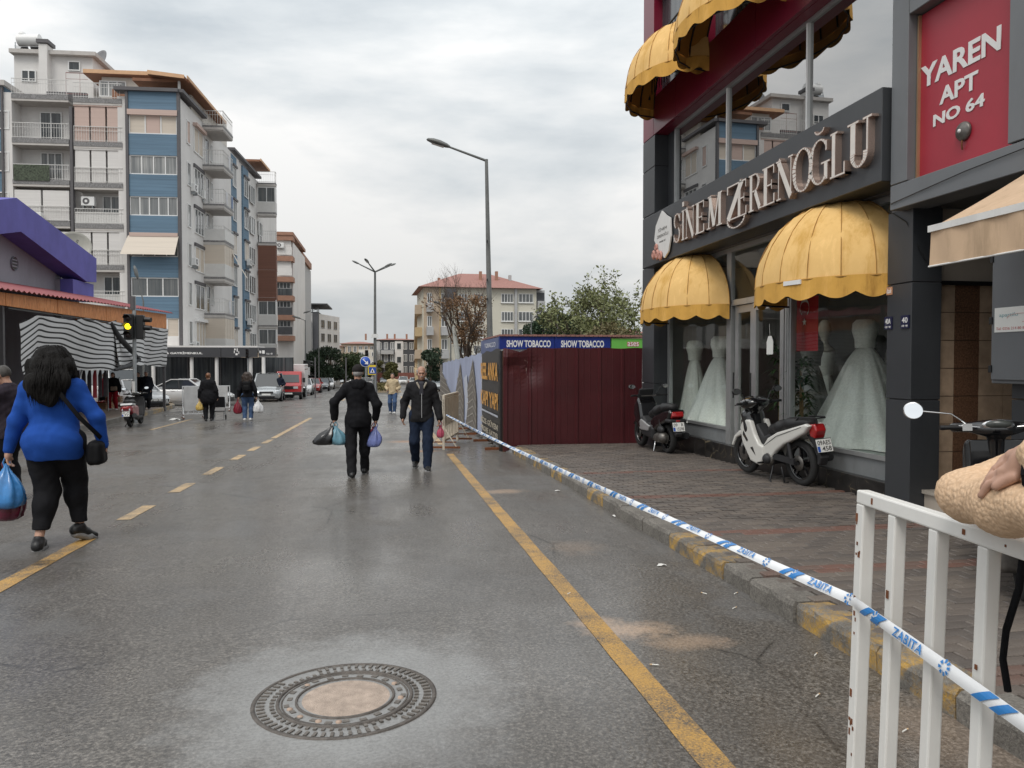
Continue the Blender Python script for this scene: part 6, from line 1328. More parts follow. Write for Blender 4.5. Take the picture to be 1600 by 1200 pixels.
signal('far traffic light showing green behind the man in black', 586, 58, 566, 582, (2, GRNL), side=False, sc=.7); signal('unlit traffic light above the blue arrow sign', 573, 64, 547, 562, (9, AMB), side=False, sc=.7)
SBL = M('blue sign face', (.015, .08, .42), .35, var=0); SYL = M('yellow sign face', (.75, .55, .05), .4, var=0)
ar = thing('road_sign', 'round blue keep right sign with white arrow over the road', 'sign', (aty(571, 567, 55).x, 55, gz(55))); c = aty(571, 565, 55); MB().lathe([(.001, 0), (.37, 0), (.37, .03)], (c.x, 54.95, c.z), 28, axis='y').build('disc', SBL, ar); MB().lathe([(.345, -.002), (.37, -.004), (.372, .0)], (c.x, 54.95, c.z), 28, axis='y').build('rim', WLET, ar)
def flat(pts, c, Y, mat, par, nm): return MB().add([(c.x+a, Y, c.z+b) for a, b in pts], [tuple(range(len(pts)))]).build(nm, mat, par)
flat([(-.2, .15), (-.15, .2), (.09, -.04), (.04, -.09)], c, 54.935, WLET, ar, 'arrow_shaft'); flat([(.2, -.2), (.17, .06), (-.06, -.17)], c, 54.934, WLET, ar, 'arrow_head'); MB().tube([(c.x, 55.05, gz(55)), (c.x, 55.05, c.z+.3)], .035, 8).build('post', STEEL, ar)
pd = thing('road_sign', 'small blue pedestrian crossing sign on a yellow backboard', 'sign', (aty(582, 567, 56).x, 56, gz(56))); c = aty(582, 578, 56); MB().box(c.x-.32, c.x+.32, 55.97, 56, c.z-.35, c.z+.35).build('backboard', SYL, pd); MB().box(c.x-.24, c.x+.24, 55.955, 55.97, c.z-.27, c.z+.2).build('panel', SBL, pd); flat([(-.17, -.2), (.17, -.2), (0, .15)], c, 55.95, WLET, pd, 'triangle'); flat([(-.05, -.16), (.05, -.16), (.03, 0), (-.03, 0)], c, 55.945, INK, pd, 'figure'); MB().tube([(c.x, 56.04, gz(56)), (c.x, 56.04, c.z)], .03, 8).build('post', STEEL, pd)
gs = thing('road_sign', 'grey rectangular road sign seen from the back by the red truck', 'sign', (aty(477, 567, 61).x, 61, gz(61))); c = aty(477, 580, 61); MB().box(c.x-.35, c.x+.35, 60.95, 60.98, c.z-.3, c.z+.3).build('panel', LGR, gs); MB().tube([(c.x, 61, gz(61)), (c.x, 61, c.z+.3)], .03, 8).build('post', STEEL, gs)
# ------------------------------------------------------------------ implicit surfaces -> smooth continuous meshes
class SDF:
    def __init__(s): s.p = []; s.post = []
    def cap(s, a, b, r1, r2=None, k=.03, flat=1., fx=1.):
        s.p.append(('c', np.array(a, float), np.array(b, float), r1, r1 if r2 is None else r2, k, flat, fx)); return s
    def chain(s, pts, rs, k=.03, flat=1., fx=1.):
        for i in range(len(pts)-1): s.cap(pts[i], pts[i+1], rs[i], rs[i+1], k, flat, fx)
        return s
    def ell(s, c, r, rot=None, k=.03): s.p.append(('e', np.array(c, float), np.array(r, float), None if rot is None else np.array(rot), k)); return s
    def box(s, c, h, rad=.01, rot=None, k=.01): s.p.append(('b', np.array(c, float), np.array(h, float), rad, None if rot is None else np.array(rot), k)); return s
    def sub(s, c, r, k=.01): s.p.append(('s', np.array(c, float), np.array(r, float), k)); return s
    def poly(s, pts, y0, y1, rad=.01, k=.02, taper=0.): s.p.append(('p', np.array(pts, float), y0, y1, rad, k, taper)); return s   # outline in x,z, thickness in y
    def cut(s, fn): s.post.append(fn); return s
    def bounds(s):
        lo, hi = [], []
        for q in s.p:
            if q[0] == 'c': m = max(q[3], q[4])*max(q[6], q[7], 1); lo += [np.minimum(q[1], q[2])-m]; hi += [np.maximum(q[1], q[2])+m]
            elif q[0] in 'eb': m = np.full(3, np.linalg.norm(q[2]) if q[-2] is not None else 0)+(q[2] if q[-2] is None else 0)+(q[3] if q[0] == 'b' else 0); lo += [q[1]-m]; hi += [q[1]+m]
            elif q[0] == 'p': m = q[4]; lo += [np.array([q[1][:, 0].min()-m, q[2]-m, q[1][:, 1].min()-m])]; hi += [np.array([q[1][:, 0].max()+m, q[3]+m, q[1][:, 1].max()+m])]
        return np.min(lo, 0), np.max(hi, 0)
    def mesh(s, name, mat, h):
        lo, hi = s.bounds(); lo = lo-3*h-.02; hi = hi+3*h+.02; n = np.ceil((hi-lo)/h).astype(int)+1
        ax = [(lo[i]+h*np.arange(n[i])).astype(np.float32) for i in range(3)]; D = np.full(n, .5, np.float32)
        for q in s.p:
            sub1 = SDF(); sub1.p = [q if q[0] != 's' else ('e', q[1], q[2], None, q[3])]; a, b = sub1.bounds(); kk = {'c': 5, 'e': 4, 'b': 5, 's': 3, 'p': 5}[q[0]]; k = q[kk]; m = k*1.2+3*h
            sl = tuple(slice(max(0, int((a[i]-m-lo[i])/h)), min(n[i], int((b[i]+m-lo[i])/h)+2)) for i in range(3))
            X, Y, Z = np.meshgrid(ax[0][sl[0]], ax[1][sl[1]], ax[2][sl[2]], indexing='ij', sparse=True)
            if q[0] == 'c':
                A, B, r1, r2, _, fl, fx = q[1:]; ba = B-A; L2 = max(1e-9, ba @ ba); x, y, z = X-A[0], Y-A[1], Z-A[2]
                t = np.clip((x*ba[0]+y*ba[1]+z*ba[2])/L2, 0, 1); d = np.sqrt(((x-ba[0]*t)/fx)**2+((y-ba[1]*t)/fl)**2+(z-ba[2]*t)**2)-(r1+(r2-r1)*t); d = d*min(1, max(fl, .6))
            elif q[0] in 'es':
                c, r = q[1], q[2]; x, y, z = X-c[0], Y-c[1], Z-c[2]
                if q[0] == 'e' and q[3] is not None: M_ = q[3]; x, y, z = [M_[0, i]*x+M_[1, i]*y+M_[2, i]*z for i in range(3)]
                k0 = np.sqrt((x/r[0])**2+(y/r[1])**2+(z/r[2])**2); k1 = np.sqrt((x/r[0]**2)**2+(y/r[1]**2)**2+(z/r[2]**2)**2)+1e-9; d = k0*(k0-1)/k1
            elif q[0] == 'b':
                c, hh, rad = q[1], q[2], q[3]; x, y, z = X-c[0], Y-c[1], Z-c[2]
                if q[4] is not None: M_ = q[4]; x, y, z = [M_[0, i]*x+M_[1, i]*y+M_[2, i]*z for i in range(3)]
                dx, dy, dz = np.abs(x)-hh[0]+rad, np.abs(y)-hh[1]+rad, np.abs(z)-hh[2]+rad
                d = np.sqrt(np.maximum(dx, 0)**2+np.maximum(dy, 0)**2+np.maximum(dz, 0)**2)+np.minimum(np.maximum(dx, np.maximum(dy, dz)), 0)-rad
            else:
                P_, y0, y1, rad, tp = q[1], q[2], q[3], q[4], q[6]; x, z = X[:, 0, :], Z[:, 0, :]; dd = np.full(np.broadcast(x, z).shape, 1e9); ins = np.zeros(dd.shape, bool); j = len(P_)-1
                for i in range(len(P_)):
                    e = P_[j]-P_[i]; wx, wz = x-P_[i, 0], z-P_[i, 1]; t = np.clip((wx*e[0]+wz*e[1])/(e @ e+1e-12), 0, 1); dd = np.minimum(dd, (wx-e[0]*t)**2+(wz-e[1]*t)**2)
                    c1 = (P_[i, 1] > z) != (P_[j, 1] > z); xi = (P_[j, 0]-P_[i, 0])*(z-P_[i, 1])/(P_[j, 1]-P_[i, 1]+1e-12)+P_[i, 0]; ins ^= c1 & (x < xi); j = i
                d2 = (np.where(ins, -1, 1)*np.sqrt(dd))[:, None, :]+rad; yc = (y0+y1)/2; hy = (y1-y0)/2-rad
                if tp: hy = hy+tp*np.minimum(0, d2+.0)*-1-tp*.04
                dy = np.abs(Y-yc)-hy; d = np.sqrt(np.maximum(d2, 0)**2+np.maximum(dy, 0)**2)+np.minimum(np.maximum(d2, dy), 0)-rad
            V = D[sl]; d = np.broadcast_to(d, V.shape)
            if q[0] == 's': hh_ = np.clip(.5-.5*(V+d)/k, 0, 1); D[sl] = V*(1-hh_)-d*hh_+k*hh_*(1-hh_)
            else: hh_ = np.clip(.5+.5*(V-d)/k, 0, 1); D[sl] = V*(1-hh_)+d*hh_-k*hh_*(1-hh_)
        G = np.meshgrid(*ax, indexing='ij', sparse=True)
        for fn in s.post: D = fn(D, *G).astype(np.float32)
        return snet(D, lo, h, name, mat)
def snet(D, lo, h, name, mat):
    S = D < 0; c = [S[i:S.shape[0]-1+i, j:S.shape[1]-1+j, k:S.shape[2]-1+k] for i in (0, 1) for j in (0, 1) for k in (0, 1)]
    any_ = np.logical_or.reduce(c); all_ = np.logical_and.reduce(c); act = any_ & ~all_; I = np.argwhere(act); idx = np.full(act.shape, -1, np.int64); idx[act] = np.arange(len(I))
    off = [(i, j, k) for i in (0, 1) for j in (0, 1) for k in (0, 1)]; V = np.stack([D[I[:, 0]+o[0], I[:, 1]+o[1], I[:, 2]+o[2]] for o in off]); P = np.zeros((len(I), 3)); C = np.zeros(len(I))
    for a in range(8):
        for b in range(a+1, 8):
            if sum(abs(off[a][i]-off[b][i]) for i in range(3)) != 1: continue
            m = (V[a] < 0) != (V[b] < 0); t = V[a]/(V[a]-V[b]+1e-12)
            for i in range(3): P[:, i] += np.where(m, off[a][i]+(off[b][i]-off[a][i])*t, 0)
            C += m
    P = lo+h*(I+P/np.maximum(C, 1)[:, None]); F = []
    for x in range(3):
        y, z = (x+1) % 3, (x+2) % 3; sl0 = [slice(None)]*3; sl1 = [slice(None)]*3; sl0[x] = slice(0, -1); sl1[x] = slice(1, None); a, b = S[tuple(sl0)], S[tuple(sl1)]; E = np.argwhere(a != b)
        ok = (E[:, y] > 0) & (E[:, z] > 0) & (E[:, y] < act.shape[y]) & (E[:, z] < act.shape[z]); E = E[ok]; e1 = np.zeros(3, int); e1[y] = 1; e2 = np.zeros(3, int); e2[z] = 1
        q = np.stack([idx[tuple((E-d).T)] for d in (e1+e2, e2, np.zeros(3, int), e1)], 1); fl = a[tuple(E.T)]; q[~fl] = q[~fl][:, ::-1]; F.append(q[(q >= 0).all(1)])
    F = np.concatenate(F); me = bpy.data.meshes.new(name); me.vertices.add(len(P)); me.vertices.foreach_set('co', P.astype(np.float32).ravel()); me.loops.add(F.size); me.loops.foreach_set('vertex_index', F.ravel().astype(np.int32)); me.polygons.add(len(F)); me.polygons.foreach_set('loop_start', np.arange(0, F.size, 4, dtype=np.int32)); me.polygons.foreach_set('loop_total', np.full(len(F), 4, np.int32)); me.polygons.foreach_set('use_smooth', np.ones(len(F), bool)); me.update(calc_edges=True); me.materials.append(mat)
    return me
def ripple(amp, fr, seed=0, zs=1.):
    g = np.random.default_rng(seed); K = g.normal(size=(5, 3))*fr; K[:, 2] *= zs; ph = g.uniform(0, 6, 5)
    def f(D, X, Y, Z):
        w = 0
        for k, p in zip(K, ph): w = w+np.sin(k[0]*X+k[1]*Y+k[2]*Z+p)
        return D+amp*w/5*2
    return f
def above(z0): return lambda D, X, Y, Z: np.maximum(D, z0-Z)
def below(z0): return lambda D, X, Y, Z: np.maximum(D, Z-z0)
def ik(a, c, l1, l2, pole):
    a, c, pole = Vector(a), Vector(c), Vector(pole); d = c-a; L = min(d.length, (l1+l2)*.999); d.normalize(); x = (l1*l1-l2*l2+L*L)/(2*L); hgt = math.sqrt(max(0, l1*l1-x*x)); p = (pole-d*pole.dot(d)).normalized(); return a+d*x+p*hgt, a+d*L
# ------------------------------------------------------------------ people
SKIN = M('skin', (.48, .28, .2), .5, var=.1, scale=12); SKIN2 = M('tanned skin', (.38, .21, .145), .5, var=.12, scale=12); EYEW = M('eye', (.02, .015, .012), .2, var=0)
def cloth(n, c, rough=.85, **k): return M(n, c, rough, var=.12, scale=5, bump=k.get('bump', .2), bscale=k.get('bs', 120), spec=.12)
BLACKC = cloth('black jacket cloth', (.012, .012, .014)); BLACKT = cloth('black trouser cloth', (.014, .014, .016)); JEAN = cloth('blue denim', (.06, .10, .19), bs=300); JEAND = cloth('dark denim', (.016, .024, .045), bs=300); BLUEK = cloth('cobalt blue knit', (.018, .075, .34), bump=.3, bs=250); SHOEB = M('black shoe', (.012, .012, .013), .45, var=.1); SHOEW = M('white trainer', (.62, .61, .6), .6, var=.1); SOLEG = M('grey rubber sole', (.25, .25, .25), .8, var=.1)
HAIRB = M('black hair', (.006, .005, .0045), .6, spec=.15, var=.3, scale=3, stretch=(30, 30, 2), bump=.6, bscale=3); HAIRG = M('grey hair', (.3, .29, .28), .7, var=.3, scale=30); HAIRR = M('auburn hair', (.16, .065, .025), .5, var=.3, scale=20); HAIRD = M('dark brown hair', (.03, .018, .012), .5, var=.3, scale=20)
def person(label, loc, rz, H=1.7, feet=None, hands=None, gx=1., gy=1., gl=1., top=BLACKC, bottom=BLACKT, shoes=SHOEB, sole=SOLEG, skin=SKIN, hair=HAIRB, style='short', hem=.82, cuff=.07, h=.012, lean=0., head=(0, 0), coat=None, collar=None, face=True, loose=.012, elbow=None, name='person', group=None, hat=None, wr=.006, sleeve=True, hand_dir=None):
    s = H/1.72; t = thing(name, label, 'person', loc, rz, group); V = Vector
    feet = feet or ((-.1, .0, 0, 0), (.1, .0, 0, 0)); hands = hands or ((-.27*gx**.5, .03, .76), (.27*gx**.5, .03, .76))
    pz = .90; pel = V((0, lean*-.0, pz)); sh = lambda x, y, z: V((x, y+lean*(z-pz), z))
    B = SDF(); TOP = SDF(); BOT = SDF(); HA = SDF(); SHL = []; ga = gl**.7 if gl < 1.3 else 1.16
    th_g, ca_g = .088*gl, .062*gl; kg = gl**.6 if gl < 1.3 else gl**.95
    ank = []
    for i, f in enumerate(feet):
        sx = -1 if i == 0 else 1; hip = V((sx*.095*gx**.5, 0, .9)); a = V((f[0], f[1], f[2]+.085)); kn, a = ik(hip, a, .43, .42, (sx*(.12 if gl < 1.3 else -.25), 1, 0)); ank.append((a, f))
        B.cap(hip, kn, th_g*.85, .05, .04).cap(kn, a, .05, .036, .03).ell(kn.lerp(a, .3)+V((0, -.02, 0)), (.052*gl, .055*gl, .11))
        BOT.cap(hip, kn, th_g+loose, .058*kg+loose*1.6, .05).cap(kn, a+V((0, 0, -.02)), .062*kg+loose*1.4, .05+loose*1.2, .04).ell(kn.lerp(a, .3)+V((0, -.015, 0)), (.058*gl+loose, .064*gl+loose, .13))
        yw = R(f[4]) if len(f) > 4 else sx*-.12; pt_ = R(f[3]); fd = V((-math.sin(yw), math.cos(yw)*math.cos(pt_), -math.sin(pt_))); heel = a+V((0, 0, -.05))-fd*.055; toe = a+V((0, 0, -.05))+fd*.16
        SH = SDF(); SO = SDF(); SHL.append((SH, SO)); SH.cap(heel+V((0, 0, .012)), heel.lerp(toe, .5)+V((0, 0, .008)), .042, .045, .03, fx=.95).cap(heel.lerp(toe, .5), toe, .044, .03, .03).cap(a, heel, .045, .04, .03)
        sd = V((fd.y, -fd.x, 0)).normalized(); 
        for w_ in (-.012, .012): SO.cap(heel+V((0, 0, -.03))+sd*w_, heel.lerp(toe, .62)+V((0, 0, -.03))+sd*w_*1.8, .03, .032, .02).cap(heel.lerp(toe, .62)+V((0, 0, -.03))+sd*w_*1.6, toe+V((0, 0, -.02)), .032, .024, .02)
    # torso
    tor = [((0, 0, .92), (.155*gx, .115*gy, .13)), ((0, .01, 1.06), (.14*gx, .108*gy, .14)), ((0, 0, 1.24), (.158*gx**.9, .115*gy, .16)), ((0, -.01, 1.36), (.165*gx**.7, .1*gy, .1))]
    for c, r in tor: B.ell(sh(*c), np.array(r)*.94, None, .07); TOP.ell(sh(*c), np.array(r)+loose, None, .08)
    TOP.ell(sh(0, -.005, .84), (.158*gx+loose+.014, .118*gy+loose+.014, .18), None, .06)
    if gx > 1.2: TOP.ell(sh(0, -.06*gy, .93), (.17*gx, .1*gy, .13), None, .08)
    BOT.ell((0, -.01, .92), (.15*gx+loose*.3, .112*gy+loose*.3, .14), None, .06)
    nk = sh(0, -.005, 1.47); hd = sh(head[0]*.02, .02+.03*max(0, head[1]), 1.605-.015*abs(head[1])); B.cap(nk, hd, .055, .05, .03); TOP.cap(sh(0, -.01, 1.4), sh(0, -.01, 1.455), .1*gx**.3, .066, .06)
    tl = []
    for i, hn in enumerate(hands):
        sx = -1 if i == 0 else 1; S_ = sh(sx*(.165*gx**.4), -.01, 1.37); E_, W_ = ik(S_, V(hn)+V((0, 0, .09)) if hand_dir is None else V(hn), .29, .26, (elbow or ((sx*.35, -1, -.1), (sx*.35, -1, -.1)))[i])
        B.cap(S_, E_, .045*gl, .036, .03).cap(E_, W_, .036, .026, .02); TOP.cap(sh(sx*.05, -.015, 1.425), S_, .05+loose*.6, .058*ga+loose*.9, .06).cap(S_, E_, .056*ga+loose*1.2, .048*ga+loose*1.3, .05).cap(E_, W_, .048*ga+loose*1.3, .036+loose*1.3, .03)
        d = (V(hn)-W_).normalized() if (V(hn)-W_).length > .02 else (W_-E_).normalized()
        if hand_dir is not None: d = V(hand_dir[i]).normalized()
        pn = V((-sx, 0, 0)); pn = (pn-d*pn.dot(d)).normalized(); ac = d.cross(pn)*(-sx)     # ac: towards thumb side (forward)
        if ac.y < 0: ac = -ac
        pc = W_+d*.05; B.cap(W_, pc, .026, .03, .02).ell(W_+d*.055, (.02+.018*abs(ac.x), .02+.018*abs(ac.y), .045), None, .015)
        for q, o_ in enumerate((.03, .01, -.01, -.028)):
            L_ = (.042, .046, .043, .034)[q]; k0 = W_+d*.09+ac*o_; k1 = k0+d*L_*.85+pn*.012; k2 = k1+d*L_*.3+pn*L_*.65; B.cap(k0, k1, .0095, .0085, .006).cap(k1, k2, .0085, .0075, .005)
        tb_ = W_+d*.03+ac*.028; B.cap(tb_, tb_+d*.035+ac*.022, .012, .0105, .01).cap(tb_+d*.035+ac*.022, tb_+d*.06+ac*.02+pn*.015, .0105, .008, .006)
        tl.append((S_, E_, W_))
    # head
    ht, hp = head[0], head[1]*.35; Mh = Matrix.Rotation(ht, 3, 'Z') @ Matrix.Rotation(-hp, 3, 'X'); hv = lambda x, y, z: hd+Mh @ V((x, y, z)); Mn = np.array(Mh)
    B.ell(hv(0, -.012, .025), (.074, .092, .09), Mn, .02).ell(hv(0, .03, -.045), (.056, .062, .066), Mn, .03).cap(hv(0, .05, -.09), hv(0, .075, -.085), .022, .02, .02)
    B.cap(hv(0, .082, .012), hv(0, .108, -.025), .009, .014, .012).ell(hv(0, .085, .03), (.045, .016, .012), Mn, .015).ell(hv(0, .088, -.058), (.024, .01, .008), Mn, .008)
    for sx in (-1, 1): B.ell(hv(sx*.077, -.005, -.01), (.011, .02, .032), Mn, .008).ell(hv(sx*.04, .065, -.02), (.02, .02, .022), Mn, .02)
    if face:
        for sx in (-1, 1): B.sub(hv(sx*.031, .1, .012), (.019, .018, .012), .01)
    B.mesh and link('body', B.mesh('body', skin, h), t, scale=(s, s, s))
    TOP.cut(above(hem)); BOT.cut(above(cuff)).cut(below(1.02)); TOP.cut(ripple(wr, 20, 1, 1.6)).cut(ripple(wr*.8, 48, 11, 1.2)); BOT.cut(ripple(wr, 17, 2, 1.7)).cut(ripple(wr*.7, 45, 12, 1.0)); nz = nk
    TOP.cut(below(1.5))
    if coat:    # long coat skirt below the waist
        for k in range(4): TOP.p.append(('e', np.array((0, 0, .95-.0-k*(.95-coat)/3.4)), np.array((.17*gx+.012*k, .125*gy+.02*k, .16)), None, .1))
    scl = dict(scale=(s, s, s)); tp_ = link('jacket' if not sleeve is None else 'top', TOP.mesh('jacket', top, h), t, **scl); link('trousers', BOT.mesh('trousers', bottom, h), t, **scl)
    for SH, SO in SHL: o_ = link('shoe', SH.mesh('shoe', shoes, h*.8), t, **scl); link('sole', SO.mesh('sole', sole, h*.8), o_)
    # hair and headwear
    if style in ('short', 'bald', 'long', 'bob', 'bun'):
        HA.ell(hv(0, -.018, .034), (.08, .095, .093), Mn, .02)
        if style == 'bald': HA.cut(lambda D, X, Y, Z: np.maximum(D, Z-(hd.z+.055)))
        if style == 'bun': HA.ell(hv(0, -.11, .03), (.045, .045, .045), Mn, .03).ell(hv(0, -.06, -.03), (.07, .05, .05), Mn, .03)
        if style == 'bob': HA.ell(hv(0, -.05, -.05), (.09, .07, .1), Mn, .04)
        if style == 'long':
            for (x, y, z, rx, ry, rz_) in ((0, -.04, .03, .098, .105, .1), (-.06, -.06, -.06, .075, .075, .1), (.06, -.06, -.06, .075, .075, .1), (0, -.085, -.1, .1, .06, .12), (-.06, -.09, -.19, .06, .045, .09), (.07, -.085, -.17, .06, .045, .09), (0.0, -.105, -.25, .075, .04, .09), (.02, -.105, -.32, .05, .03, .06)): HA.ell(hv(x*1.45, y*1.05-(gy-1)*.3*(z < -.05)*min(1, -z*5), z*1.02), (rx*1.42, ry*1.1, rz_*1.05), Mn, .03)
            HA.cut(ripple(.007, 42, 5, .2)).cut(ripple(.004, 95, 6, .15))
        HA.cut(lambda D, X, Y, Z: np.maximum(D, np.minimum(((X-hd.x)*-math.sin(ht)+(Y-hd.y)*math.cos(ht))-.04, (hd.z+.062)-Z)))
        if style in ('short', 'bald', 'bun'): HA.cut(lambda D, X, Y, Z: np.maximum(D, (hd.z-.055)-Z))
        HA.cut(ripple(.003, 90, 7, .3)); ho = link('hair', HA.mesh('hair', hair, h*.8), t, **scl)
        if style == 'long' and h < .01:
            g_ = random.Random(5); sm_ = MB()
            for k in range(420):
                a = g_.uniform(math.pi*.93, math.pi*2.07); f0 = g_.uniform(.0, .8); w0 = g_.uniform(0, 6); L_ = g_.uniform(.18, .42); pts_ = []
                for q in range(7):
                    f = q/6; z_ = .135-f0*.16-f*L_; rr_ = (.108+.05*min(1, (.135-z_)/.2))*(1 if z_ > -.14 else 1-.9*(-.14-z_)); rr_ *= min(1., max(.15, math.sqrt(max(0, 1-((z_-.01)/.132)**2)))) if z_ > .01 else 1
                    pts_.append(hv((rr_*1.12+.008*math.sin(w0+q*1.1))*math.cos(a), -.035-(gy-1)*.28*(z_ < -.05)*min(1, -z_*5)*(math.sin(a) < -.2)+(rr_*.92+.008*math.cos(w0+q*1.3))*math.sin(a), z_))
                sm_.tube(pts_, [.0045, .0045, .004, .004, .0035, .003, .001], 4)
            tag(sm_.build('hair_strands', hair, ho, world=False), kind='stuff')
    elif style == 'cap':
        link('hair', SDF().ell(hv(0, -.02, .0), (.077, .088, .07), Mn, .02).cut(lambda D, X, Y, Z: np.maximum(D, Y-(hd.y+.01))).mesh('hair', hair, h*.8), t, **scl)
        link('cap', SDF().ell(hv(0, -.014, .045), (.088, .1, .088), Mn, .02).ell(hv(0, .1, .05), (.07, .07, .012), Mn, .02).cut(above(hd.z+.012)).mesh('cap', hat or BLACKC, h*.8), t, **scl)
    elif style in ('hood', 'scarf'):
        Hh_ = SDF().ell(hv(0, -.025, .02), (.1, .112, .118), Mn, .03).ell(hv(0, -.04, -.09), (.1, .1, .09), Mn, .04).sub(hv(0, .1, -.005), (.068, .09, .085), .02); link('hood' if style == 'hood' else 'headscarf', Hh_.mesh(style, hat or top, h*.8), t, **scl)
    if face:
        for sx in (-1, 1): link('eye', MB().lathe([(.001, -.009), (.008, -.005), (.0095, 0), (.008, .005), (.001, .009)], n=8).mesh('eye', EYEW), t, tuple(Vector(hv(sx*.031, .083, .012))*s), scale=(s*1.2, s*.7, s*.8))
    t['s'] = s; del t['s']
    info = dict(t=t, s=s, hands=[W for _, _, W in tl], hd=hd, sh=sh); return info
def hang_bag(label, top, H, Wd, Dp, mat, seed, cat='bag', name='shopping_bag', swing=(0, 0), fill=None, fm=None, group='carrier bags', round_=.55):
    """soft carrier bag hanging from a hand at `top` (world)"""
    g = random.Random(seed); t = thing(name, label, cat, top, g.uniform(-.4, .4), group); n = 30; rows = []; ph = [g.uniform(0, 6) for _ in range(4)]
    prof = [(0, .06), (.08, .12), (.2, .3), (.35, .62), (.5, .85), (.65, .98), (.8, 1.0), (.92, .88), (.98, .55), (1, .02)]
    for f, w in prof:
        r = []
        for i in range(n):
            a = 2*math.pi*i/n; k = 1+(.22*(1-f)+.07)*math.sin(a*7+ph[0]+f*2)+.07*math.sin(a*13+ph[1]+f*5)+.08*math.sin(a*3+ph[2]+f*4)+g.uniform(-.03, .03)
            r.append((Wd/2*w*k*math.cos(a)+swing[0]*f*H, Dp/2*w*k*math.sin(a)+swing[1]*f*H, -.02-f*H))
        rows.append(r)
    MB().grid(rows, 0, True, True).build('bag_body', mat, t, world=False)
    for sx in (-1, 1): MB().tube([(sx*.015, 0, -.06), (sx*.03, 0, -.01), (sx*.01, 0, .03), (0, 0, .035)], .008, 5).build('handle', mat, t, world=False)
    if fill:
        b = MB()
        for k in range(fill): b.lathe([(.001, -.05), (.04, -.03), (.055, 0), (.04, .03), (.001, .05)], (g.uniform(-.3, .3)*Wd+swing[0]*H*.8, g.uniform(-.3, .3)*Dp+swing[1]*H*.8, -H*g.uniform(.72, .93)), 8)
        tag(b.build('contents', fm, t, world=False), kind='stuff')
    return t
def plastic(n, c, tr=.35):
    m = M(n, c, .25, var=.3, scale=7, coat=.3); return m
def wpos(inf, p): return inf['t'].matrix_basis @ (Vector(p)*inf['s'])
PB_BLUE = plastic('blue carrier plastic', (.05, .22, .52)); PB_BLK = plastic('black bin plastic', (.012, .012, .014)); PB_TEAL = plastic('teal carrier plastic', (.14, .3, .38)); PB_WHT = plastic('white carrier plastic', (.7, .7, .7)); PB_PINK = plastic('pink carrier plastic', (.5, .08, .14)); PB_PUR = plastic('violet blue carrier plastic', (.18, .22, .5)); PB_RED = plastic('dark red bag cloth', (.2, .015, .03)); PB_YEL = plastic('yellow carrier plastic', (.6, .42, .12)); PB_WINE = plastic('wine red carrier plastic', (.12, .01, .03))
# woman in blue, seen from behind, walking away on the left
pw = gnd(84, 856)
I = person('heavy set woman in a cobalt blue sweater walking away with shopping bags', (pw.x, pw.y+.05, gz(pw.y)), R(3), 1.77, feet=((-.1, -.1, 0, 0), (.13, .2, .045, 22, -30)), hands=((-.36, .0, .74), (.37, .06, .78)), gx=1.32, gy=1.36, gl=1.5, top=BLUEK, bottom=BLACKT, hair=HAIRB, style='long', hem=.76, cuff=.17, h=.0085, face=False, elbow=((-1, -.5, 0), (1, -.5, 0)), loose=.006, wr=.0035)
sN = I['s']; wt = I['t']
TP = cloth('black bag strap', (.01, .01, .011), .6)
hb = thing('handbag', 'black crossbody handbag hanging at the hip of the woman in blue', 'handbag', (0, 0, 0)); hb.location = wt.matrix_basis @ Vector((.36, .02, .86)); hb.rotation_euler = (0, 0, R(3))
link('pouch', SDF().box((-.02, 0, -.03), (.07, .11, .11), .05, None, .02).cut(ripple(.004, 30, 3)).mesh('pouch', TP, .01), hb)
sp_ = [(.02, 0, .09), (.01, -.14, .16), (-.1, -.20, .3), (-.22, -.225, .48), (-.32, -.21, .62), (-.40, -.15, .70), (-.44, -.05, .71), (-.44, .05, .66)]
MB().grid([[Vector(p)+Vector((-.012, 0, -.014)), Vector(p)+Vector((.012, 0, .014))] for p in sp_]).grid([[Vector(p)+Vector((-.012, -.006, -.014)), Vector(p)+Vector((.012, -.006, .014))] for p in sp_]).build('strap', TP, hb, world=False)
p = wpos(I, I['hands'][0]); hang_bag('blue plastic carrier bag in the left hand of the woman in blue', (p.x-.02, p.y, p.z-.1), .40, .30, .22, PB_BLUE, 4); hang_bag('wine red carrier bag hanging behind the blue one at the left edge', (p.x-.05, p.y+.06, p.z-.12), .50, .28, .2, PB_WINE, 6)
# man in black, seen from behind
pm = gnd(560, 743)
I = person('man in black cap and hooded black jacket walking away with bags in both hands', (pm.x, pm.y, pm.z), R(2), 1.68, feet=((-.1, -.2, 0, 0), (.1, .24, 0, 0)), hands=((-.36, .02, .82), (.27, .06, .8)), gx=1.08, gy=1.12, gl=1.06, top=BLACKC, bottom=BLACKT, hair=HAIRG, style='cap', hem=.76, cuff=.03, h=.0095, face=False, loose=.015, wr=.005, skin=SKIN2, elbow=((-1, -.6, 0), (.6, -1, 0)), hat=cloth('washed black cap', (.025, .022, .022)))
link('hood_fold', SDF().ell((0, -.1, 1.46), (.13, .06, .05), None, .03).ell((0, -.12, 1.40), (.1, .05, .06), None, .04).cut(ripple(.005, 30, 3)).mesh('hood_fold', BLACKC, .0095), I['t'], scale=(I['s'],)*3)
p = wpos(I, I['hands'][0]); hang_bag('full black bin bag in the left hand of the man in black', (p.x-.03, p.y, p.z-.1), .30, .36, .24, PB_BLK, 9, swing=(-.45, .05)); hang_bag('teal plastic bag hanging beside the black bin bag', (p.x+.02, p.y-.03, p.z-.1), .30, .24, .16, PB_TEAL, 10, swing=(.2, 0))
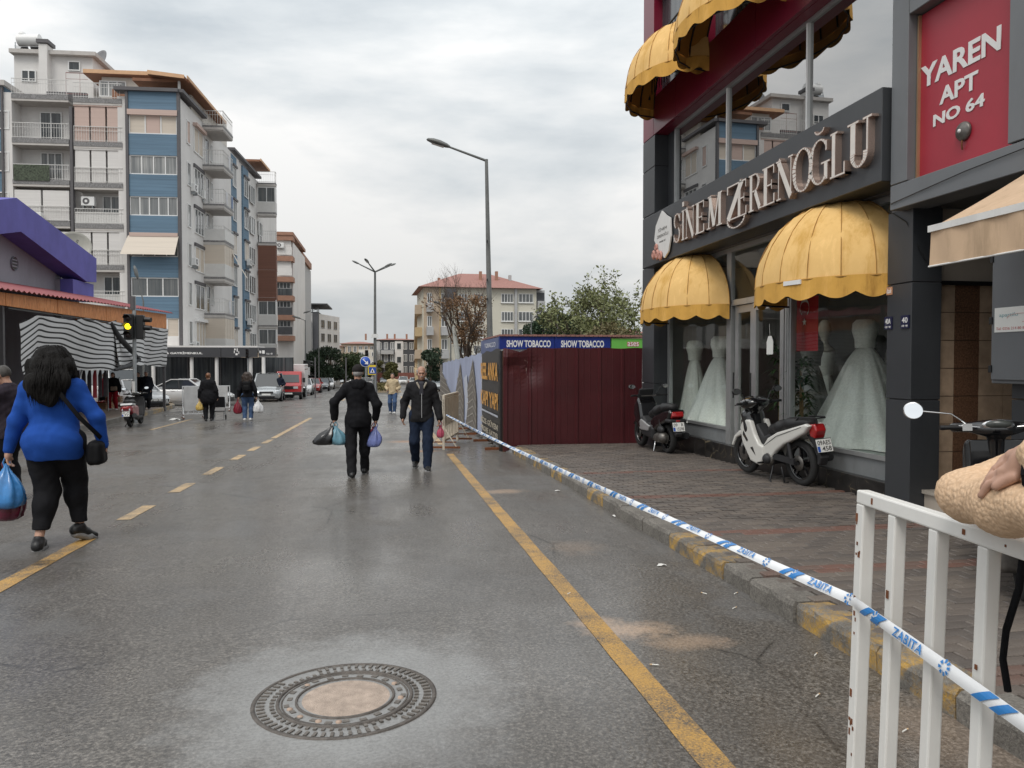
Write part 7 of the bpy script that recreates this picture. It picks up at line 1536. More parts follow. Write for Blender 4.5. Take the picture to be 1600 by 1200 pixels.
p = wpos(I, I['hands'][1]); hang_bag('violet and pink plastic bag in the right hand of the man in black', (p.x, p.y, p.z-.1), .33, .22, .16, PB_PUR, 12, swing=(-.1, 0)); hang_bag('pink plastic bag squeezed behind the violet bag', (p.x-.03, p.y+.05, p.z-.11), .3, .2, .12, PB_PINK, 13, swing=(-.25, 0))
# older man walking towards the camera
po_ = gnd(659, 733)
I = person('grey haired man in black jacket and jeans walking towards the camera', (po_.x, po_.y, po_.z), R(178), 1.68, feet=((-.09, .24, 0, 0), (.1, -.22, .06, 22)), hands=((-.29, .08, .77), (.31, .0, .79)), gx=1.12, gy=1.15, gl=1.08, top=cloth('charcoal jacket cloth', (.02, .02, .022)), bottom=JEAND, hair=HAIRG, style='bald', hem=.79, cuff=.05, h=.0085, loose=.014, wr=.005, skin=SKIN2, head=(0, .5))
link('shirt_front', SDF().box((0, .135, 1.34), (.034, .03, .1), .01).ell((0, .1, 1.44), (.05, .045, .03)).mesh('shirt_front', cloth('dark checked shirt', (.05, .05, .06)), .0085), I['t'], scale=(I['s'],)*3)
for sx in (-1, 1): link('collar', SDF().box((sx*.052, .145, 1.40), (.016, .014, .06), .008, np.array(Matrix.Rotation(sx*.5, 3, 'Y')), .01).mesh('collar', cloth('pale collar lining', (.4, .36, .3)), .007), I['t'], scale=(I['s'],)*3)
MB().box(-.004, .004, .158, .166, .85, 1.24).build('zip', CHROME, I['t'], world=False)
link('moustache', SDF().ell((I['hd'].x, I['hd'].y+.105, I['hd'].z-.052), (.026, .01, .008)).mesh('moustache', HAIRG, .005), I['t'], scale=(I['s'],)*3)
p = wpos(I, I['hands'][0]); hang_bag('small pink bag in the hand of the man in jeans', (p.x+.02, p.y+.03, p.z-.09), .22, .12, .1, PB_PINK, 15)
# smaller figures
def small(label, u, v, rz, H, hgt=0., **k):
    p = gnd(u, v, hgt); k.setdefault('h', .016); k.setdefault('face', False); k.setdefault('loose', .018); return person(label, (p.x, p.y, p.z), R(rz), H, **k)
small('person in a cream jacket and jeans further down the road', 613.5, 646, 175, 1.66, feet=((-.08, .1, 0, 0), (.09, -.1, 0, 0)), hands=((-.22, .12, .95), (.22, .12, .95)), gx=1.1, top=cloth('cream jacket cloth', (.5, .4, .26)), bottom=JEAN, shoes=SHOEW, hair=HAIRD, style='bob', hem=.82)
I = small('woman in a long black coat walking away pulling a shopping trolley', 326, 658, 4, 1.66, feet=((-.09, 0, 0, 0), (.09, .1, 0, 0)), gx=1.25, gy=1.2, top=BLACKC, hair=HAIRR, style='bun', hem=.62, coat=.7); p = wpos(I, I['hands'][0])
hang_bag('white and yellow carrier bag held by the woman with the trolley', (p.x, p.y, p.z-.08), .36, .24, .16, PB_YEL, 17); tz = gnd(343, 656)
tr = thing('shopping_trolley', 'black and white two wheeled shopping trolley pulled by a woman', 'trolley', (tz.x, tz.y, tz.z), R(4)); bevel(MB().hexa([(-.19, -.13, .3), (.19, -.13, .3), (.19, .13, .3), (-.19, .13, .3), (-.17, -.08, .82), (.17, -.08, .82), (.17, .14, .82), (-.17, .14, .82)]).build('bag', BLACKC, tr, world=False), .03, 2); MB().box(-.2, .2, -.16, -.125, .33, .45).build('pocket', SHOEW, tr, world=False); MB().tube([(-.17, .15, .1), (-.17, .17, .95), (.17, .17, .95), (.17, .15, .1)], .012, 6).build('handle_frame', STEEL, tr, world=False)
for sx in (-1, 1): MB().lathe([(.03, -.015), (.09, -.015), (.09, .015), (.03, .015)], (sx*.2, .12, .09), 16, axis='x').build('wheel', RUBBER, tr, world=False); MB().tube([(sx*.16, -.1, .3), (sx*.16, -.12, 0)], .012, 6).build('leg', STEEL, tr, world=False)
I = small('woman with black backpack and blue jeans carrying a red and a white bag', 387, 657, 0, 1.68, feet=((-.1, 0, 0, 0), (.1, .06, 0, 0)), hands=((-.3, 0, .76), (.3, .02, .76)), gx=1.15, gy=1.1, gl=1.1, top=BLACKC, bottom=JEAN, shoes=SHOEW, style='long', hair=HAIRD, hem=.84)
bp = thing('backpack', 'small black backpack worn by the woman in jeans', 'backpack', I['t'].matrix_basis @ Vector((0, -.2, 1.2))); link('sack', SDF().box((0, 0, 0), (.13, .08, .17), .05).box((0, -.08, -.06), (.09, .03, .08), .02).mesh('sack', TP, .015), bp)
for sx in (-1, 1): MB().tube([(sx*.1, .0, .15), (sx*.11, .1, .24), (sx*.12, .25, .2)], .018, 5).build('strap', TP, bp, world=False)
p = wpos(I, I['hands'][0]); hang_bag('dark red shoulder bag hanging from the left hand of the woman in jeans', (p.x-.03, p.y, p.z-.08), .5, .26, .12, PB_RED, 19, cat='bag', name='red_bag'); p = wpos(I, I['hands'][1]); hang_bag('white plastic carrier in the right hand of the woman in jeans', (p.x+.06, p.y, p.z-.08), .48, .34, .2, PB_WHT, 20)
small('hooded person in dark jacket and pale trousers beside the silver van', 438, 627, 150, 1.72, feet=((-.12, .2, 0, 0), (.1, -.2, .02, 10)), gx=1.05, top=cloth('dark navy hooded jacket', (.012, .016, .028)), bottom=cloth('pale grey trousers', (.38, .38, .38)), shoes=SHOEW, style='hood', hem=.8, hands=((-.2, .15, .95), (.2, .15, .95)))
small('woman in pink patterned coat and headscarf near the shopfront', 363, 623, 180, 1.58, gx=1.15, gy=1.1, top=M('pink patterned coat', (.42, .27, .25), .85, var=.6, scale=14), bottom=cloth('dark long skirt', (.03, .028, .035)), style='scarf', hat=M('pale headscarf', (.5, .42, .4), .8, var=.3, scale=12), hem=.72, coat=.75)
small('man in a long dark overcoat by the traffic light pole', 229, 640, 185, 1.7, .1, gx=1.2, gy=1.1, top=cloth('dark navy overcoat', (.01, .011, .016)), hair=HAIRG, style='short', hem=.4, coat=.45, skin=SKIN2, hands=((-.2, .1, .8), (.2, .1, .8)))
small('person in a black coat half hidden behind the traffic light pole', 217, 640, 170, 1.66, .1, gx=1.15, top=BLACKC, hair=HAIRD, style='short', hem=.45, coat=.5)
I = small('woman in black jacket and red trousers standing at the stall', 177, 641, 175, 1.64, .1, gx=1.3, gy=1.2, gl=1.15, top=BLACKC, bottom=cloth('red trousers', (.25, .012, .02)), shoes=SHOEW, hair=HAIRB, style='bob', hem=.82, feet=((-.16, .05, 0, 0), (.17, -.04, 0, 0)))
bb2 = thing('handbag', 'beige shoulder bag worn by the woman in red trousers', 'handbag', I['t'].matrix_basis @ Vector((-.12, .2, .95))); link('pouch', SDF().box((0, 0, 0), (.13, .04, .09), .03).mesh('pouch', cloth('beige leather', (.36, .28, .22)), .015), bb2); MB().tube([(.1, 0, .08), (.2, -.1, .35), (.28, -.15, .5)], .012, 5).build('strap', TP, bb2, world=False)
small('person in a dark red coat under the striped curtain', 164, 638, 160, 1.62, .1, gx=1.1, top=cloth('dark red coat', (.24, .012, .025)), style='scarf', hat=cloth('dark scarf', (.04, .02, .03)), hem=.6, coat=.7)
# man at the far left edge, head bowed, cigarette at his lips
ph_ = camp(17, 583, 9.4); pz_ = gz(ph_.y)+.0
I = person('man in a dark jacket with bowed head at the left edge', (ph_.x, ph_.y, pz_), R(78), 1.66, gx=1.15, gy=1.15, top=cloth('dark purple grey jacket', (.03, .024, .032)), hair=M('grey black hair', (.06, .055, .05), .7, var=.3, scale=30), style='short', hem=.8, h=.009, head=(0, 1.1), hands=((-.12, .3, 1.36), (.25, .1, .8)), skin=SKIN2, hand_dir=((.1, .4, 1), (0, 0, -1)), lean=.08)
hd_ = I['t'].matrix_basis @ (Vector((0, .17, 1.55))*I['s']); cg = thing('cigarette', 'white cigarette at the lips of the man at the left edge', 'cigarette', hd_); MB().tube([(0, 0, 0), (-.07, 0, -.01)], .0045, 6).build('paper', SHOEW, cg, world=False)
# person in a sherpa fleece leaning on the near barrier
g = NG('sherpa fleece', .95, .15); vo = g.vor(90); vo2 = g.noise(130, 5, .8); g.col(g.mix(g.ramp(vo, (.1, 0.), (.75, .4)), g.ramp(vo2, (.3, (.66, .45, .29)), (.7, (.78, .57, .39))), (.48, .30, .17))); g.bump(g.math('ADD', g.math('MULTIPLY', vo, -1.), g.math('MULTIPLY', vo2, .3)), .4, .01); SHERPA = g.m
bd = bdir.copy(); bd.z = 0; bd.normalize(); nrm = Vector((-bd.y, bd.x, 0)); 
if nrm.x < 0: nrm = -nrm
ctr = camp(1600, 800, 1.66)
rzp = math.atan2(nrm.x, -nrm.y)     # faces the road
sx0 = Vector((ctr.x, ctr.y, 0))+nrm*.42+bd*.16; sx0.z = gz(sx0.y)
ft = thing('person', 'person in a tan sherpa fleece leaning folded arms on the near barrier', 'person', sx0)
Wl = lambda v: np.array(Vector(v)-sx0)
el1 = camp(1510, 775, 1.83); wr1 = camp(1640, 800, 1.47); el2 = camp(1720, 775, 1.38); 
shR = Vector((sx0.x, sx0.y, 0))-bd*.19+nrm*-.08; shR.z = sx0.z+1.46; shL = Vector((sx0.x, sx0.y, 0))+bd*.19+nrm*-.08; shL.z = shR.z
wr2 = camp(1618, 712, 1.52); hz = sx0.z
bod = SDF(); c0 = Wl(sx0)
up = lambda z, f=0.: Wl(Vector((sx0.x, sx0.y, hz+z))-nrm*f)
for z, r in ((.95, (.16, .16, .15)), (1.15, (.15, .15, .17)), (1.35, (.16, .16, .13))): bod.ell(up(z, (z-.9)*.15), r, None, .07)
bod.cap(up(1.42, .07), up(1.62, .1), .055, .05).ell(up(1.72, .12), (.085, .09, .115), None, .03)
for sg_, a_ in ((1, .1), (-1, -.1)): hp_ = up(.9)+np.array(bd*a_); kn_ = up(.48)+np.array(bd*a_*1.1); bod.cap(hp_, kn_, .085, .055, .04).cap(kn_, up(.06)+np.array(bd*a_*1.1), .055, .04)
bod.cap(Wl(shR), Wl(el1), .05, .04).cap(Wl(el1), Wl(wr1), .04, .03).cap(Wl(shL), Wl(el2), .05, .04).cap(Wl(el2), Wl(wr2), .04, .028)
# left hand lying over the right sleeve, fingers pointing left in view
hdir = (camp(1562, 731, 1.60)-wr2).normalized(); pc = wr2+hdir*.03; dn = Vector((0, 0, -1)); sid = (hdir.cross(dn).normalized()*.55+Vector((0, 0, 1))*-.85).normalized()
if sid.z > 0: sid = -sid
bod.cap(Wl(wr2), Wl(pc), .022, .024, .015).cap(Wl(pc-sid*.016), Wl(pc+hdir*.035-sid*.02), .017, .016, .012).cap(Wl(pc+sid*.016), Wl(pc+hdir*.035+sid*.02), .017, .016, .012)
for q, o_ in enumerate((.032, .011, -.01, -.03)):
    k0 = pc+hdir*.035+sid*o_; k1 = k0+hdir*(.035, .042, .04, .03)[q]+dn*.006; k2 = k1+hdir*.02+dn*.018; bod.cap(Wl(k0), Wl(k1), .0095, .0088, .002).cap(Wl(k1), Wl(k2), .0088, .0078, .002)
tb_ = pc+sid*.04; bod.cap(Wl(tb_), Wl(tb_+hdir*.04+sid*.012), .0115, .0095, .006)
link('body', bod.mesh('body', SKIN, .0065), ft)
flc = SDF(); 
for z, r in ((.98, (.19, .19, .16)), (1.15, (.185, .185, .17)), (1.36, (.19, .19, .13))): flc.ell(up(z, (z-.9)*.15), r, None, .08)
flc.chain([Wl(shR), Wl(el1.lerp(shR, .45)+Vector((0, 0, -.03))), Wl(el1)], (.085, .06, .054), .05).chain([Wl(el1), Wl(el1.lerp(wr1, .5)), Wl(wr1)], (.058, .058, .05), .04).chain([Wl(shL), Wl(el2)], (.085, .06), .05).chain([Wl(el2), Wl(el2.lerp(wr2, .5)), Wl(wr2+hdir*-.015)], (.056, .05, .042), .03)
flc.cut(ripple(.0015, 140, 3)).cut(ripple(.004, 24, 4)); link('fleece_jacket', flc.mesh('fleece_jacket', SHERPA, .0065), ft)
MB().tube([wr2-hdir*.005+(sid*math.cos(a)+dn*math.sin(a))*.047 for a in np.linspace(0, 6.3, 16)], .011, 6, cap=False).build('cuff_band', BLACKC, ft)
lg_ = SDF()
for a_ in (.1, -.1): hp_ = up(.9)+np.array(bd*a_); kn_ = up(.48)+np.array(bd*a_*1.1); lg_.cap(hp_, kn_, .1, .07, .05).cap(kn_, up(.08)+np.array(bd*a_*1.1), .07, .06)
link('trousers', lg_.mesh('trousers', BLACKT, .012), ft); link('hair', SDF().ell(up(1.74, .1), (.1, .105, .12)).mesh('hair', HAIRD, .012), ft)
for a_ in (.1, -.1): link('shoe', SDF().cap(up(.045)+np.array(bd*a_*1.1), up(.04, .17)+np.array(bd*a_*1.1), .045, .035).mesh('shoe', SHOEB, .01), ft)
sb3 = thing('shoulder_strap', 'black bag strap hanging behind the near barrier at the right edge', 'strap', camp(1590, 940, 1.8)); l0 = Vector(sb3.location)
MB().tube([camp(1600, 855, 1.75)-l0, camp(1592, 920, 1.8)-l0, camp(1572, 985, 1.85)-l0, camp(1567, 1030, 1.9)-l0, camp(1575, 1080, 1.9)-l0], .009, 6).build('webbing', BLACKC, sb3, world=False)
# ------------------------------------------------------------------ scooters
WPAINT = M('white scooter paint', (.66, .65, .61), .25, var=.03, coat=.6); REDPT = M('red scooter paint', (.22, .02, .03), .25, var=.08, coat=.5); SILV = M('silver plastic', (.45, .45, .45), .35, .4, var=.05); SEATM = M('black vinyl seat', (.014, .014, .015), .55, var=.15, scale=8, bump=.2); DPLAST = M('matt dark plastic', (.022, .022, .024), .6, var=.15, scale=8); ORL = M('orange indicator', (.55, .2, .03), .2, var=0, coat=1)
def wheel(par, x, z, r, w, spoke=5, name='wheel', steer=None):
    t = MB(); n = 40; prof = [(r-.075, -w*.36), (r-.045, -w*.5), (r-.014, -w*.42), (r, -w*.18), (r, w*.18), (r-.014, w*.42), (r-.045, w*.5), (r-.075, w*.36)]
    o = t.lathe(prof, (x, 0, z), n, axis='y').build(name, RUBBER, par, world=False)
    MB().lathe([(r-.09, -w*.34), (r-.07, -w*.38), (r-.07, w*.38), (r-.09, w*.34), (r-.095, 0), (r-.09, -w*.34)], (x, 0, z), n, axis='y').build('rim', GLOSSB, o, world=False)
    m = MB()
    for k in range(spoke):
        a = 2*math.pi*k/spoke+.3; m.bar((x+.03*math.cos(a), 0, z+.03*math.sin(a)), (x+(r-.085)*math.cos(a), 0, z+(r-.085)*math.sin(a)), .03, .028, up=(0, 1, 0))
    m.lathe([(.001, -.04), (.05, -.035), (.055, 0), (.05, .035), (.001, .04)], (x, 0, z), 16, axis='y'); m.build('spokes', GLOSSB, o, world=False)
    MB().lathe([(.03, .045), (.095, .045), (.095, .05), (.03, .05)], (x, 0, z), 24, axis='y').build('brake_disc', DIMMETAL, o, world=False)
    return o
def nplate(par, x, z, w, h, l1, l2, tilt=.25, blue=True):
    t = MB(); m = Matrix.Rotation(tilt, 3, 'Y'); o = t.obox((x, 0, z), (.004, w/2, h/2), m).build('number_plate', PLATE, par, world=False); MB().obox(Vector((x, 0, z))+m @ Vector((.004, 0, 0)), (.004, w/2+.008, h/2+.008), m).build('plate_frame', BLACK, o, world=False)
    if blue: MB().obox(Vector((x, 0, z))+m @ Vector((-.0045, w*.40, -h*.26)), (.0008, w*.085, h*.21), m).build('plate_band', PLBLUE, o, world=False)
    for s, zz, f in ((l1, h*.22, .86), (l2, -h*.24, .62)):
        me = text_mesh(s, 1, .012, 0); co = np.array([v.co[:] for v in me.vertices]); lo, hi = co.min(0), co.max(0); sx, sy = w*f/(hi[0]-lo[0]), h*.36/(hi[1]-lo[1]); cx = (lo[0]+hi[0])/2; cy = (lo[1]+hi[1])/2; off = 0 if f > .8 else -w*.12
        for v in me.vertices: q = Vector((-.0056, -((v.co.x-cx)*sx)+off, (v.co.y-cy)*sy+zz)); v.co = Vector((x, 0, z))+m @ q
        me.materials.clear(); me.materials.append(INK); link('plate_lettering', me, o)
def mirror(par, x, y, z, bx, by, bz, col, rr=(.012, .06, .038), face=-1):
    MB().tube([(bx, by, bz), (bx-.02, by+(y-by)*.3, z-.03), (x, y, z)], .006, 6).build('mirror_stem', BLACK if col is not CHROME else CHROME, par, world=False)
    o = link('mirror', SDF().ell((x+.012, y, z), (.022, rr[1]+.008, rr[2]+.008), None, .01).cut(lambda D, X, Y, Z: np.maximum(D, (x-.001)-X)).mesh('mirror', col, .006), par); m = MB(); n = 20
    m.add([(x-.016+rr[2]*math.sin(2*math.pi*k/n)*(.3 if col is CHROME else .13), y+rr[1]*math.cos(2*math.pi*k/n), z+rr[2]*math.sin(2*math.pi*k/n)) for k in range(n)], [tuple(range(n))]); m.build('mirror_glass', MIRROR, o, world=False)
def scooter(label, rear, heading, style, lean=.09, plate=('09 AES', '458'), group='parked scooters'):
    t = thing('scooter', label, 'scooter', rear, heading, group); t.rotation_euler = (-lean, 0, heading); t.rotation_mode = 'XYZ'
    LK = lambda nm, sdf, mat, h=.011, par=None: link(nm, sdf.mesh(nm, mat, h), par or t)
    if style == 'cub':
        wb, r, w = 1.18, .285, .085; main, dark = WPAINT, GLOSSB
        wheel(t, 0, r, r, w); wheel(t, wb, r, r, w*.9)
        for y in (-.055, .055): MB().tube([(wb, y, r), (wb-.06, y, .5), (wb-.13, y, .72)], .019, 8).build('fork', BLACK, t, world=False)
        LK('front_fender', SDF().poly([(wb-.2, .5), (wb-.1, .6), (wb+.08, .59), (wb+.22, .5), (wb+.3, .36), (wb+.25, .36), (wb+.16, .48), (wb, .54), (wb-.12, .5), (wb-.17, .42)], -.06, .06, .015), main)
        for y0, y1 in ((.085, .155), (-.155, -.085)): LK('leg_shield', SDF().poly([(1.0, .78), (1.09, .66), (1.05, .45), (.88, .22), (.68, .18), (.58, .27), (.58, .44), (.68, .47), (.76, .58), (.84, .76)], y0, y1, .02), main)
        for sy in (.157, -.157):
            MB().add([(.86, sy, .40), (.74, sy, .30), (.80, sy, .42)], [(0, 1, 2)]).add([(1.0, sy, .62), (.9, sy, .5), (.93, sy, .47), (1.02, sy, .56)], [(0, 1, 2, 3)]).build('black_decal', GLOSSB, t, world=False)['kind'] = 'stuff'
        for sy in (1, -1): MB().tube([(.86, sy*.2, .99), (.98, sy*.2, .93), (1.06, sy*.12, .72), (1.1, sy*.06, .5)], .005, 5).build('brake_cable', BLACK, t, world=False)
        MB().lathe([(.06, .052), (.1, .055), (.105, .05)], (1.18, 0, .285), 20, axis='y').build('brake_drum_ring', DIMMETAL, t, world=False)
        LK('front_cowl', SDF().ell((.99, 0, .80), (.1, .17, .14), None, .06).ell((1.06, 0, .7), (.07, .14, .15), None, .05).ell((.95, 0, .66), (.1, .17, .15), None, .05), dark)
        LK('headlight_nacelle', SDF().ell((.95, 0, .98), (.16, .2, .1), None, .05).ell((.86, 0, 1.0), (.1, .17, .06), None, .04).ell((.93, 0, .9), (.07, .08, .08), None, .05), dark); LK('headlight', SDF().ell((1.03, 0, .99), (.04, .11, .05)), CLEARLENS)
        LK('instrument_dial', SDF().ell((.83, 0, 1.035), (.05, .075, .012)), SILV)
        LK('centre_tunnel', SDF().poly([(.9, .66), (.78, .46), (.64, .36), (.46, .40), (.42, .6), (.56, .6), (.66, .56), (.8, .72)], -.085, .085, .03), DPLAST)
        for y0, y1 in ((.06, .135), (-.135, -.06)):
            LK('side_fairing', SDF().poly([(.64, .30), (.72, .42), (.6, .46), (.50, .56), (.3, .65), (0, .73), (-.26, .80), (-.34, .78), (-.24, .68), (-.02, .58), (.18, .50), (.34, .40), (.46, .29)], y0, y1, .025), main); MB().tube([(.58, y1 if y1 > 0 else y0, .45), (.3, (y1 if y1 > 0 else y0)*1.02, .6), (-.2, (y1 if y1 > 0 else y0)*1.0, .755)], .004, 5).build('fairing_crease', DPLAST, t, world=False)
        LK('seat', SDF().chain([(.5, 0, .66), (.32, 0, .705), (.1, 0, .765), (-.2, 0, .80)], (.075, .085, .085, .07), .05, 1.35).cut(below(.84)), SEATM)
        LK('tail_light', SDF().poly([(-.24, .79), (-.36, .80), (-.40, .72), (-.36, .62), (-.27, .64)], -.075, .075, .02), REDLENS)
        for y in (.1, -.1): LK('rear_indicator', SDF().poly([(-.18, .78), (-.32, .79), (-.3, .74), (-.2, .73)], y-.03, y+.03, .012), CLEARLENS)
        LK('rear_fender', SDF().poly([(-.18, .66), (-.36, .64), (-.44, .40), (-.40, .30), (-.36, .32), (-.37, .45), (-.28, .56)], -.06, .06, .012), DPLAST); nplate(t, -.435, .545, .21, .155, plate[0].replace(' ', ''), plate[1], .28)
        rk = MB()
        for y in (-.085, .085): rk.tube([(-.02, y, .80), (-.1, y, .865), (-.36, y, .875), (-.40, y*.6, .87)], .009, 6)
        rk.tube([(-.40, -.06, .87), (-.40, .06, .87)], .009, 6).tube([(-.22, -.085, .872), (-.22, .085, .872)], .008, 6).tube([(-.38, .05, .87), (-.38, .05, .80)], .009, 6); rk.build('rear_rack', BLACK, t, world=False)
        LK('engine', SDF().box((.56, 0, .29), (.13, .1, .075), .03).cap((.68, 0, .3), (.84, 0, .34), .065, .06).cap((.5, .1, .29), (.5, .14, .29), .085, .07), DPLAST); MB().lathe([(.001, .15), (.07, .145), (.085, .12), (.085, .08)], (.5, 0, .29), 20, axis='y').build('crankcase_cover', DIMMETAL, t, world=False)
        for y in (.09, -.09): MB().bar((.42, y, .31), (-.02, y, r), .03, .045).build('swingarm', BLACK, t, world=False); MB().tube([(.06, y*1.15, .33), (.12, y*1.15, .6)], .026, 8).build('shock_absorber', DPLAST, t, world=False)
        MB().bar((.44, .105, .33), (.0, .105, r+.02), .03, .075).build('chain_case', DPLAST, t, world=False)
        MB().tube([(.7, -.1, .24), (.4, -.15, .17), (.1, -.17, .25), (-.12, -.17, .33), (-.32, -.17, .38)], [.02, .025, .05, .055, .048], 12).build('exhaust', BLACK, t, world=False)
        MB().tube([(.45, .1, .2), (.43, .17, .02), (.36, .2, .005)], .012, 6).build('side_stand', BLACK, t, world=False); MB().tube([(.3, .08, .2), (.2, .12, .02), (.2, .06, .02)], .013, 6).build('centre_stand', BLACK, t, world=False); MB().tube([(.56, -.25, .24), (.56, .25, .24)], .014, 6).build('foot_peg_bar', BLACK, t, world=False)
        hx, hz, gw = .86, .99, .34
    elif style == 'maxi':
        wb, r, w = 1.27, .26, .11; main = GLOSSB; wheel(t, 0, r, r, w*1.1); wheel(t, wb, r, r, w)
        LK('front_fender', SDF().poly([(wb-.22, .36), (wb-.12, .55), (wb+.1, .56), (wb+.27, .4), (wb+.2, .4), (wb+.05, .5), (wb-.1, .48), (wb-.17, .34)], -.07, .07, .02), main)
        for y in (-.07, .07): MB().tube([(wb, y, r), (wb-.12, y, .62)], .02, 8).build('fork', BLACK, t, world=False)
        LK('front_fairing', SDF().poly([(1.0, .95), (1.18, .82), (1.2, .62), (1.02, .42), (.86, .30), (.78, .36), (.82, .6), (.9, .85)], -.19, .19, .06).ell((1.08, 0, .62), (.14, .16, .14), None, .06), main)
        LK('windscreen', SDF().poly([(1.02, .92), (1.12, .9), (.98, 1.12), (.94, 1.1)], -.14, .14, .01), DPLAST); LK('headlight', SDF().ell((1.2, 0, .72), (.04, .14, .07)), CLEARLENS)
        LK('floor_tunnel', SDF().poly([(.92, .6), (.86, .26), (.35, .22), (.3, .42), (.5, .52), (.66, .5), (.8, .62)], -.17, .17, .05), DPLAST); 
        for y0, y1 in ((.15, .19), (-.19, -.15)): LK('silver_side_panel', SDF().poly([(.98, .52), (.9, .36), (.5, .36), (.42, .46), (.6, .5), (.82, .56)], y0, y1, .015), SILV)
        LK('rear_body', SDF().poly([(.5, .4), (.5, .56), (.3, .66), (-.1, .76), (-.36, .79), (-.4, .74), (-.32, .62), (-.1, .54), (.15, .46), (.3, .38)], -.15, .15, .05), main); LK('seat', SDF().chain([(.56, 0, .66), (.3, 0, .735), (.05, 0, .8), (-.22, 0, .83)], (.09, .1, .085, .07), .05, 1.5).cut(below(.885)), SEATM)
        LK('tail_light', SDF().poly([(-.28, .75), (-.40, .76), (-.43, .68), (-.34, .63)], -.11, .11, .025), REDLENS); LK('tail_wing', SDF().box((-.3, 0, .6), (.1, .16, .03), .025), DPLAST)
        LK('rear_fender', SDF().poly([(-.2, .6), (-.34, .6), (-.46, .38), (-.42, .32), (-.34, .42), (-.24, .5)], -.065, .065, .012), DPLAST); nplate(t, -.43, .5, .21, .155, plate[0], plate[1], .3); LK('reflector', SDF().box((-.41, 0, .6), (.01, .04, .02), .005), REDLENS)
        LK('engine', SDF().box((.3, .02, .27), (.24, .09, .08), .04).cap((.0, .1, .28), (.1, .1, .28), .1, .09).ell((.2, .13, .26), (.14, .05, .08)), DIMMETAL); LK('air_box', SDF().ell((.05, .12, .42), (.11, .06, .07)), DPLAST); MB().tube([(.4, -.12, .2), (.1, -.18, .25), (-.3, -.2, .33)], [.025, .07, .06], 12).build('exhaust', BLACK, t, world=False)
        for y in (.13, -.13): MB().tube([(.0, y, .3), (.06, y, .6)], .025, 8).build('shock_absorber', DPLAST, t, world=False)
        MB().tube([(.35, .1, .2), (.28, .17, .01), (.22, .17, .01)], .014, 6).tube([(.28, .17, .01), (.24, -.12, .01), (.35, -.1, .2)], .014, 6).build('centre_stand', CHROME, t, world=False); hx, hz, gw = .86, .99, .36
    else:
        wb, r, w = 1.22, .235, .1; main = GLOSSB if style == 'retro' else DPLAST; wheel(t, 0, r, r, w*1.1); wheel(t, wb, r, r, w)
        LK('front_fender', SDF().poly([(wb-.24, .32), (wb-.14, .5), (wb+.08, .52), (wb+.25, .38), (wb+.25, .28), (wb+.1, .42), (wb-.1, .42), (wb-.18, .28)], -.085, .085, .04), main if style == 'retro' else DPLAST); MB().tube([(wb, .06, r), (wb-.16, 0, .6)], .022, 8).build('fork', BLACK, t, world=False)
        LK('leg_shield', SDF().poly([(.94, .9), (1.06, .82), (1.12, .6), (1.02, .36), (.9, .26), (.84, .3), (.92, .6)], -.2, .2, .035), main); LK('floor_board', SDF().poly([(.92, .3), (.9, .22), (.4, .22), (.4, .3)], -.18, .18, .03), DPLAST)
        LK('rear_body', SDF().poly([(.46, .28), (.44, .62), (.2, .66), (-.2, .68), (-.36, .64), (-.38, .5), (-.24, .38), (.1, .34), (.25, .26)], -.17, .17, .07), main if style == 'retro' else REDPT); LK('seat', SDF().chain([(.42, 0, .72), (.15, 0, .75), (-.2, 0, .78)], (.07, .085, .07), .05, 1.55).cut(below(.83)), SEATM)
        if style == 'sport': LK('grey_tail_panel', SDF().poly([(.1, .7), (-.3, .74), (-.36, .68), (.05, .62)], -.175, .175, .02), SILV)
        LK('tail_light', SDF().box((-.38, 0, .6), (.03, .09, .045), .02), REDLENS)
        for y in (.1, -.1): LK('rear_indicator', SDF().ell((-.38, y, .53), (.025, .025, .05)), CLEARLENS)
        LK('rear_fender', SDF().poly([(-.22, .5), (-.36, .5), (-.44, .3), (-.4, .24), (-.32, .34)], -.06, .06, .012), DPLAST); nplate(t, -.43, .42, .21, .15, plate[0], plate[1], .2)
        LK('engine', SDF().box((.18, .08, .25), (.22, .08, .08), .04), DIMMETAL); MB().tube([(.3, -.14, .2), (.05, -.19, .28), (-.3, -.2, .36)], [.03, .08, .07], 12).build('exhaust', BLACK, t, world=False); MB().tube([(.3, .1, .2), (.24, .22, .0)], .012, 6).build('side_stand', BLACK, t, world=False)
        hx, hz, gw = .84, .985, .36
        LK('handlebar_cover', SDF().ell((.9, 0, .97), (.1, .14, .06), None, .05).cap((.9, -.26, .985), (.9, .26, .985), .035, .035, .05).cap((.93, 0, .95), (.98, 0, .7), .055, .05, .04), main); LK('headlight', SDF().ell((1.0, 0, .96), (.04, .075, .06)), CLEARLENS)
        o = LK('instrument_bezel', SDF().ell((.835, 0, 1.0), (.035, .1, .045), np.array(Matrix.Rotation(-.6, 3, 'Y')), .01), CHROME, .007); LK('instrument_dial', SDF().ell((.822, 0, 1.006), (.03, .085, .034), np.array(Matrix.Rotation(-.6, 3, 'Y')), .01), M('dial face', (.06, .065, .06), .15, var=.2, scale=30), .007)
        MB().tube([(.83, -.24, 1.0), (.85, -.1, .985), (.845, .1, .985), (.83, .24, 1.0)], .006, 6).build('chrome_trim', CHROME, t, world=False)
    MB().tube([(hx, -gw*.85, hz), (hx+.05, -.12, hz-.01), (hx+.05, .12, hz-.01), (hx, gw*.85, hz)], .012, 8).build('handlebar', BLACK if style == 'cub' else DIMMETAL, t, world=False)
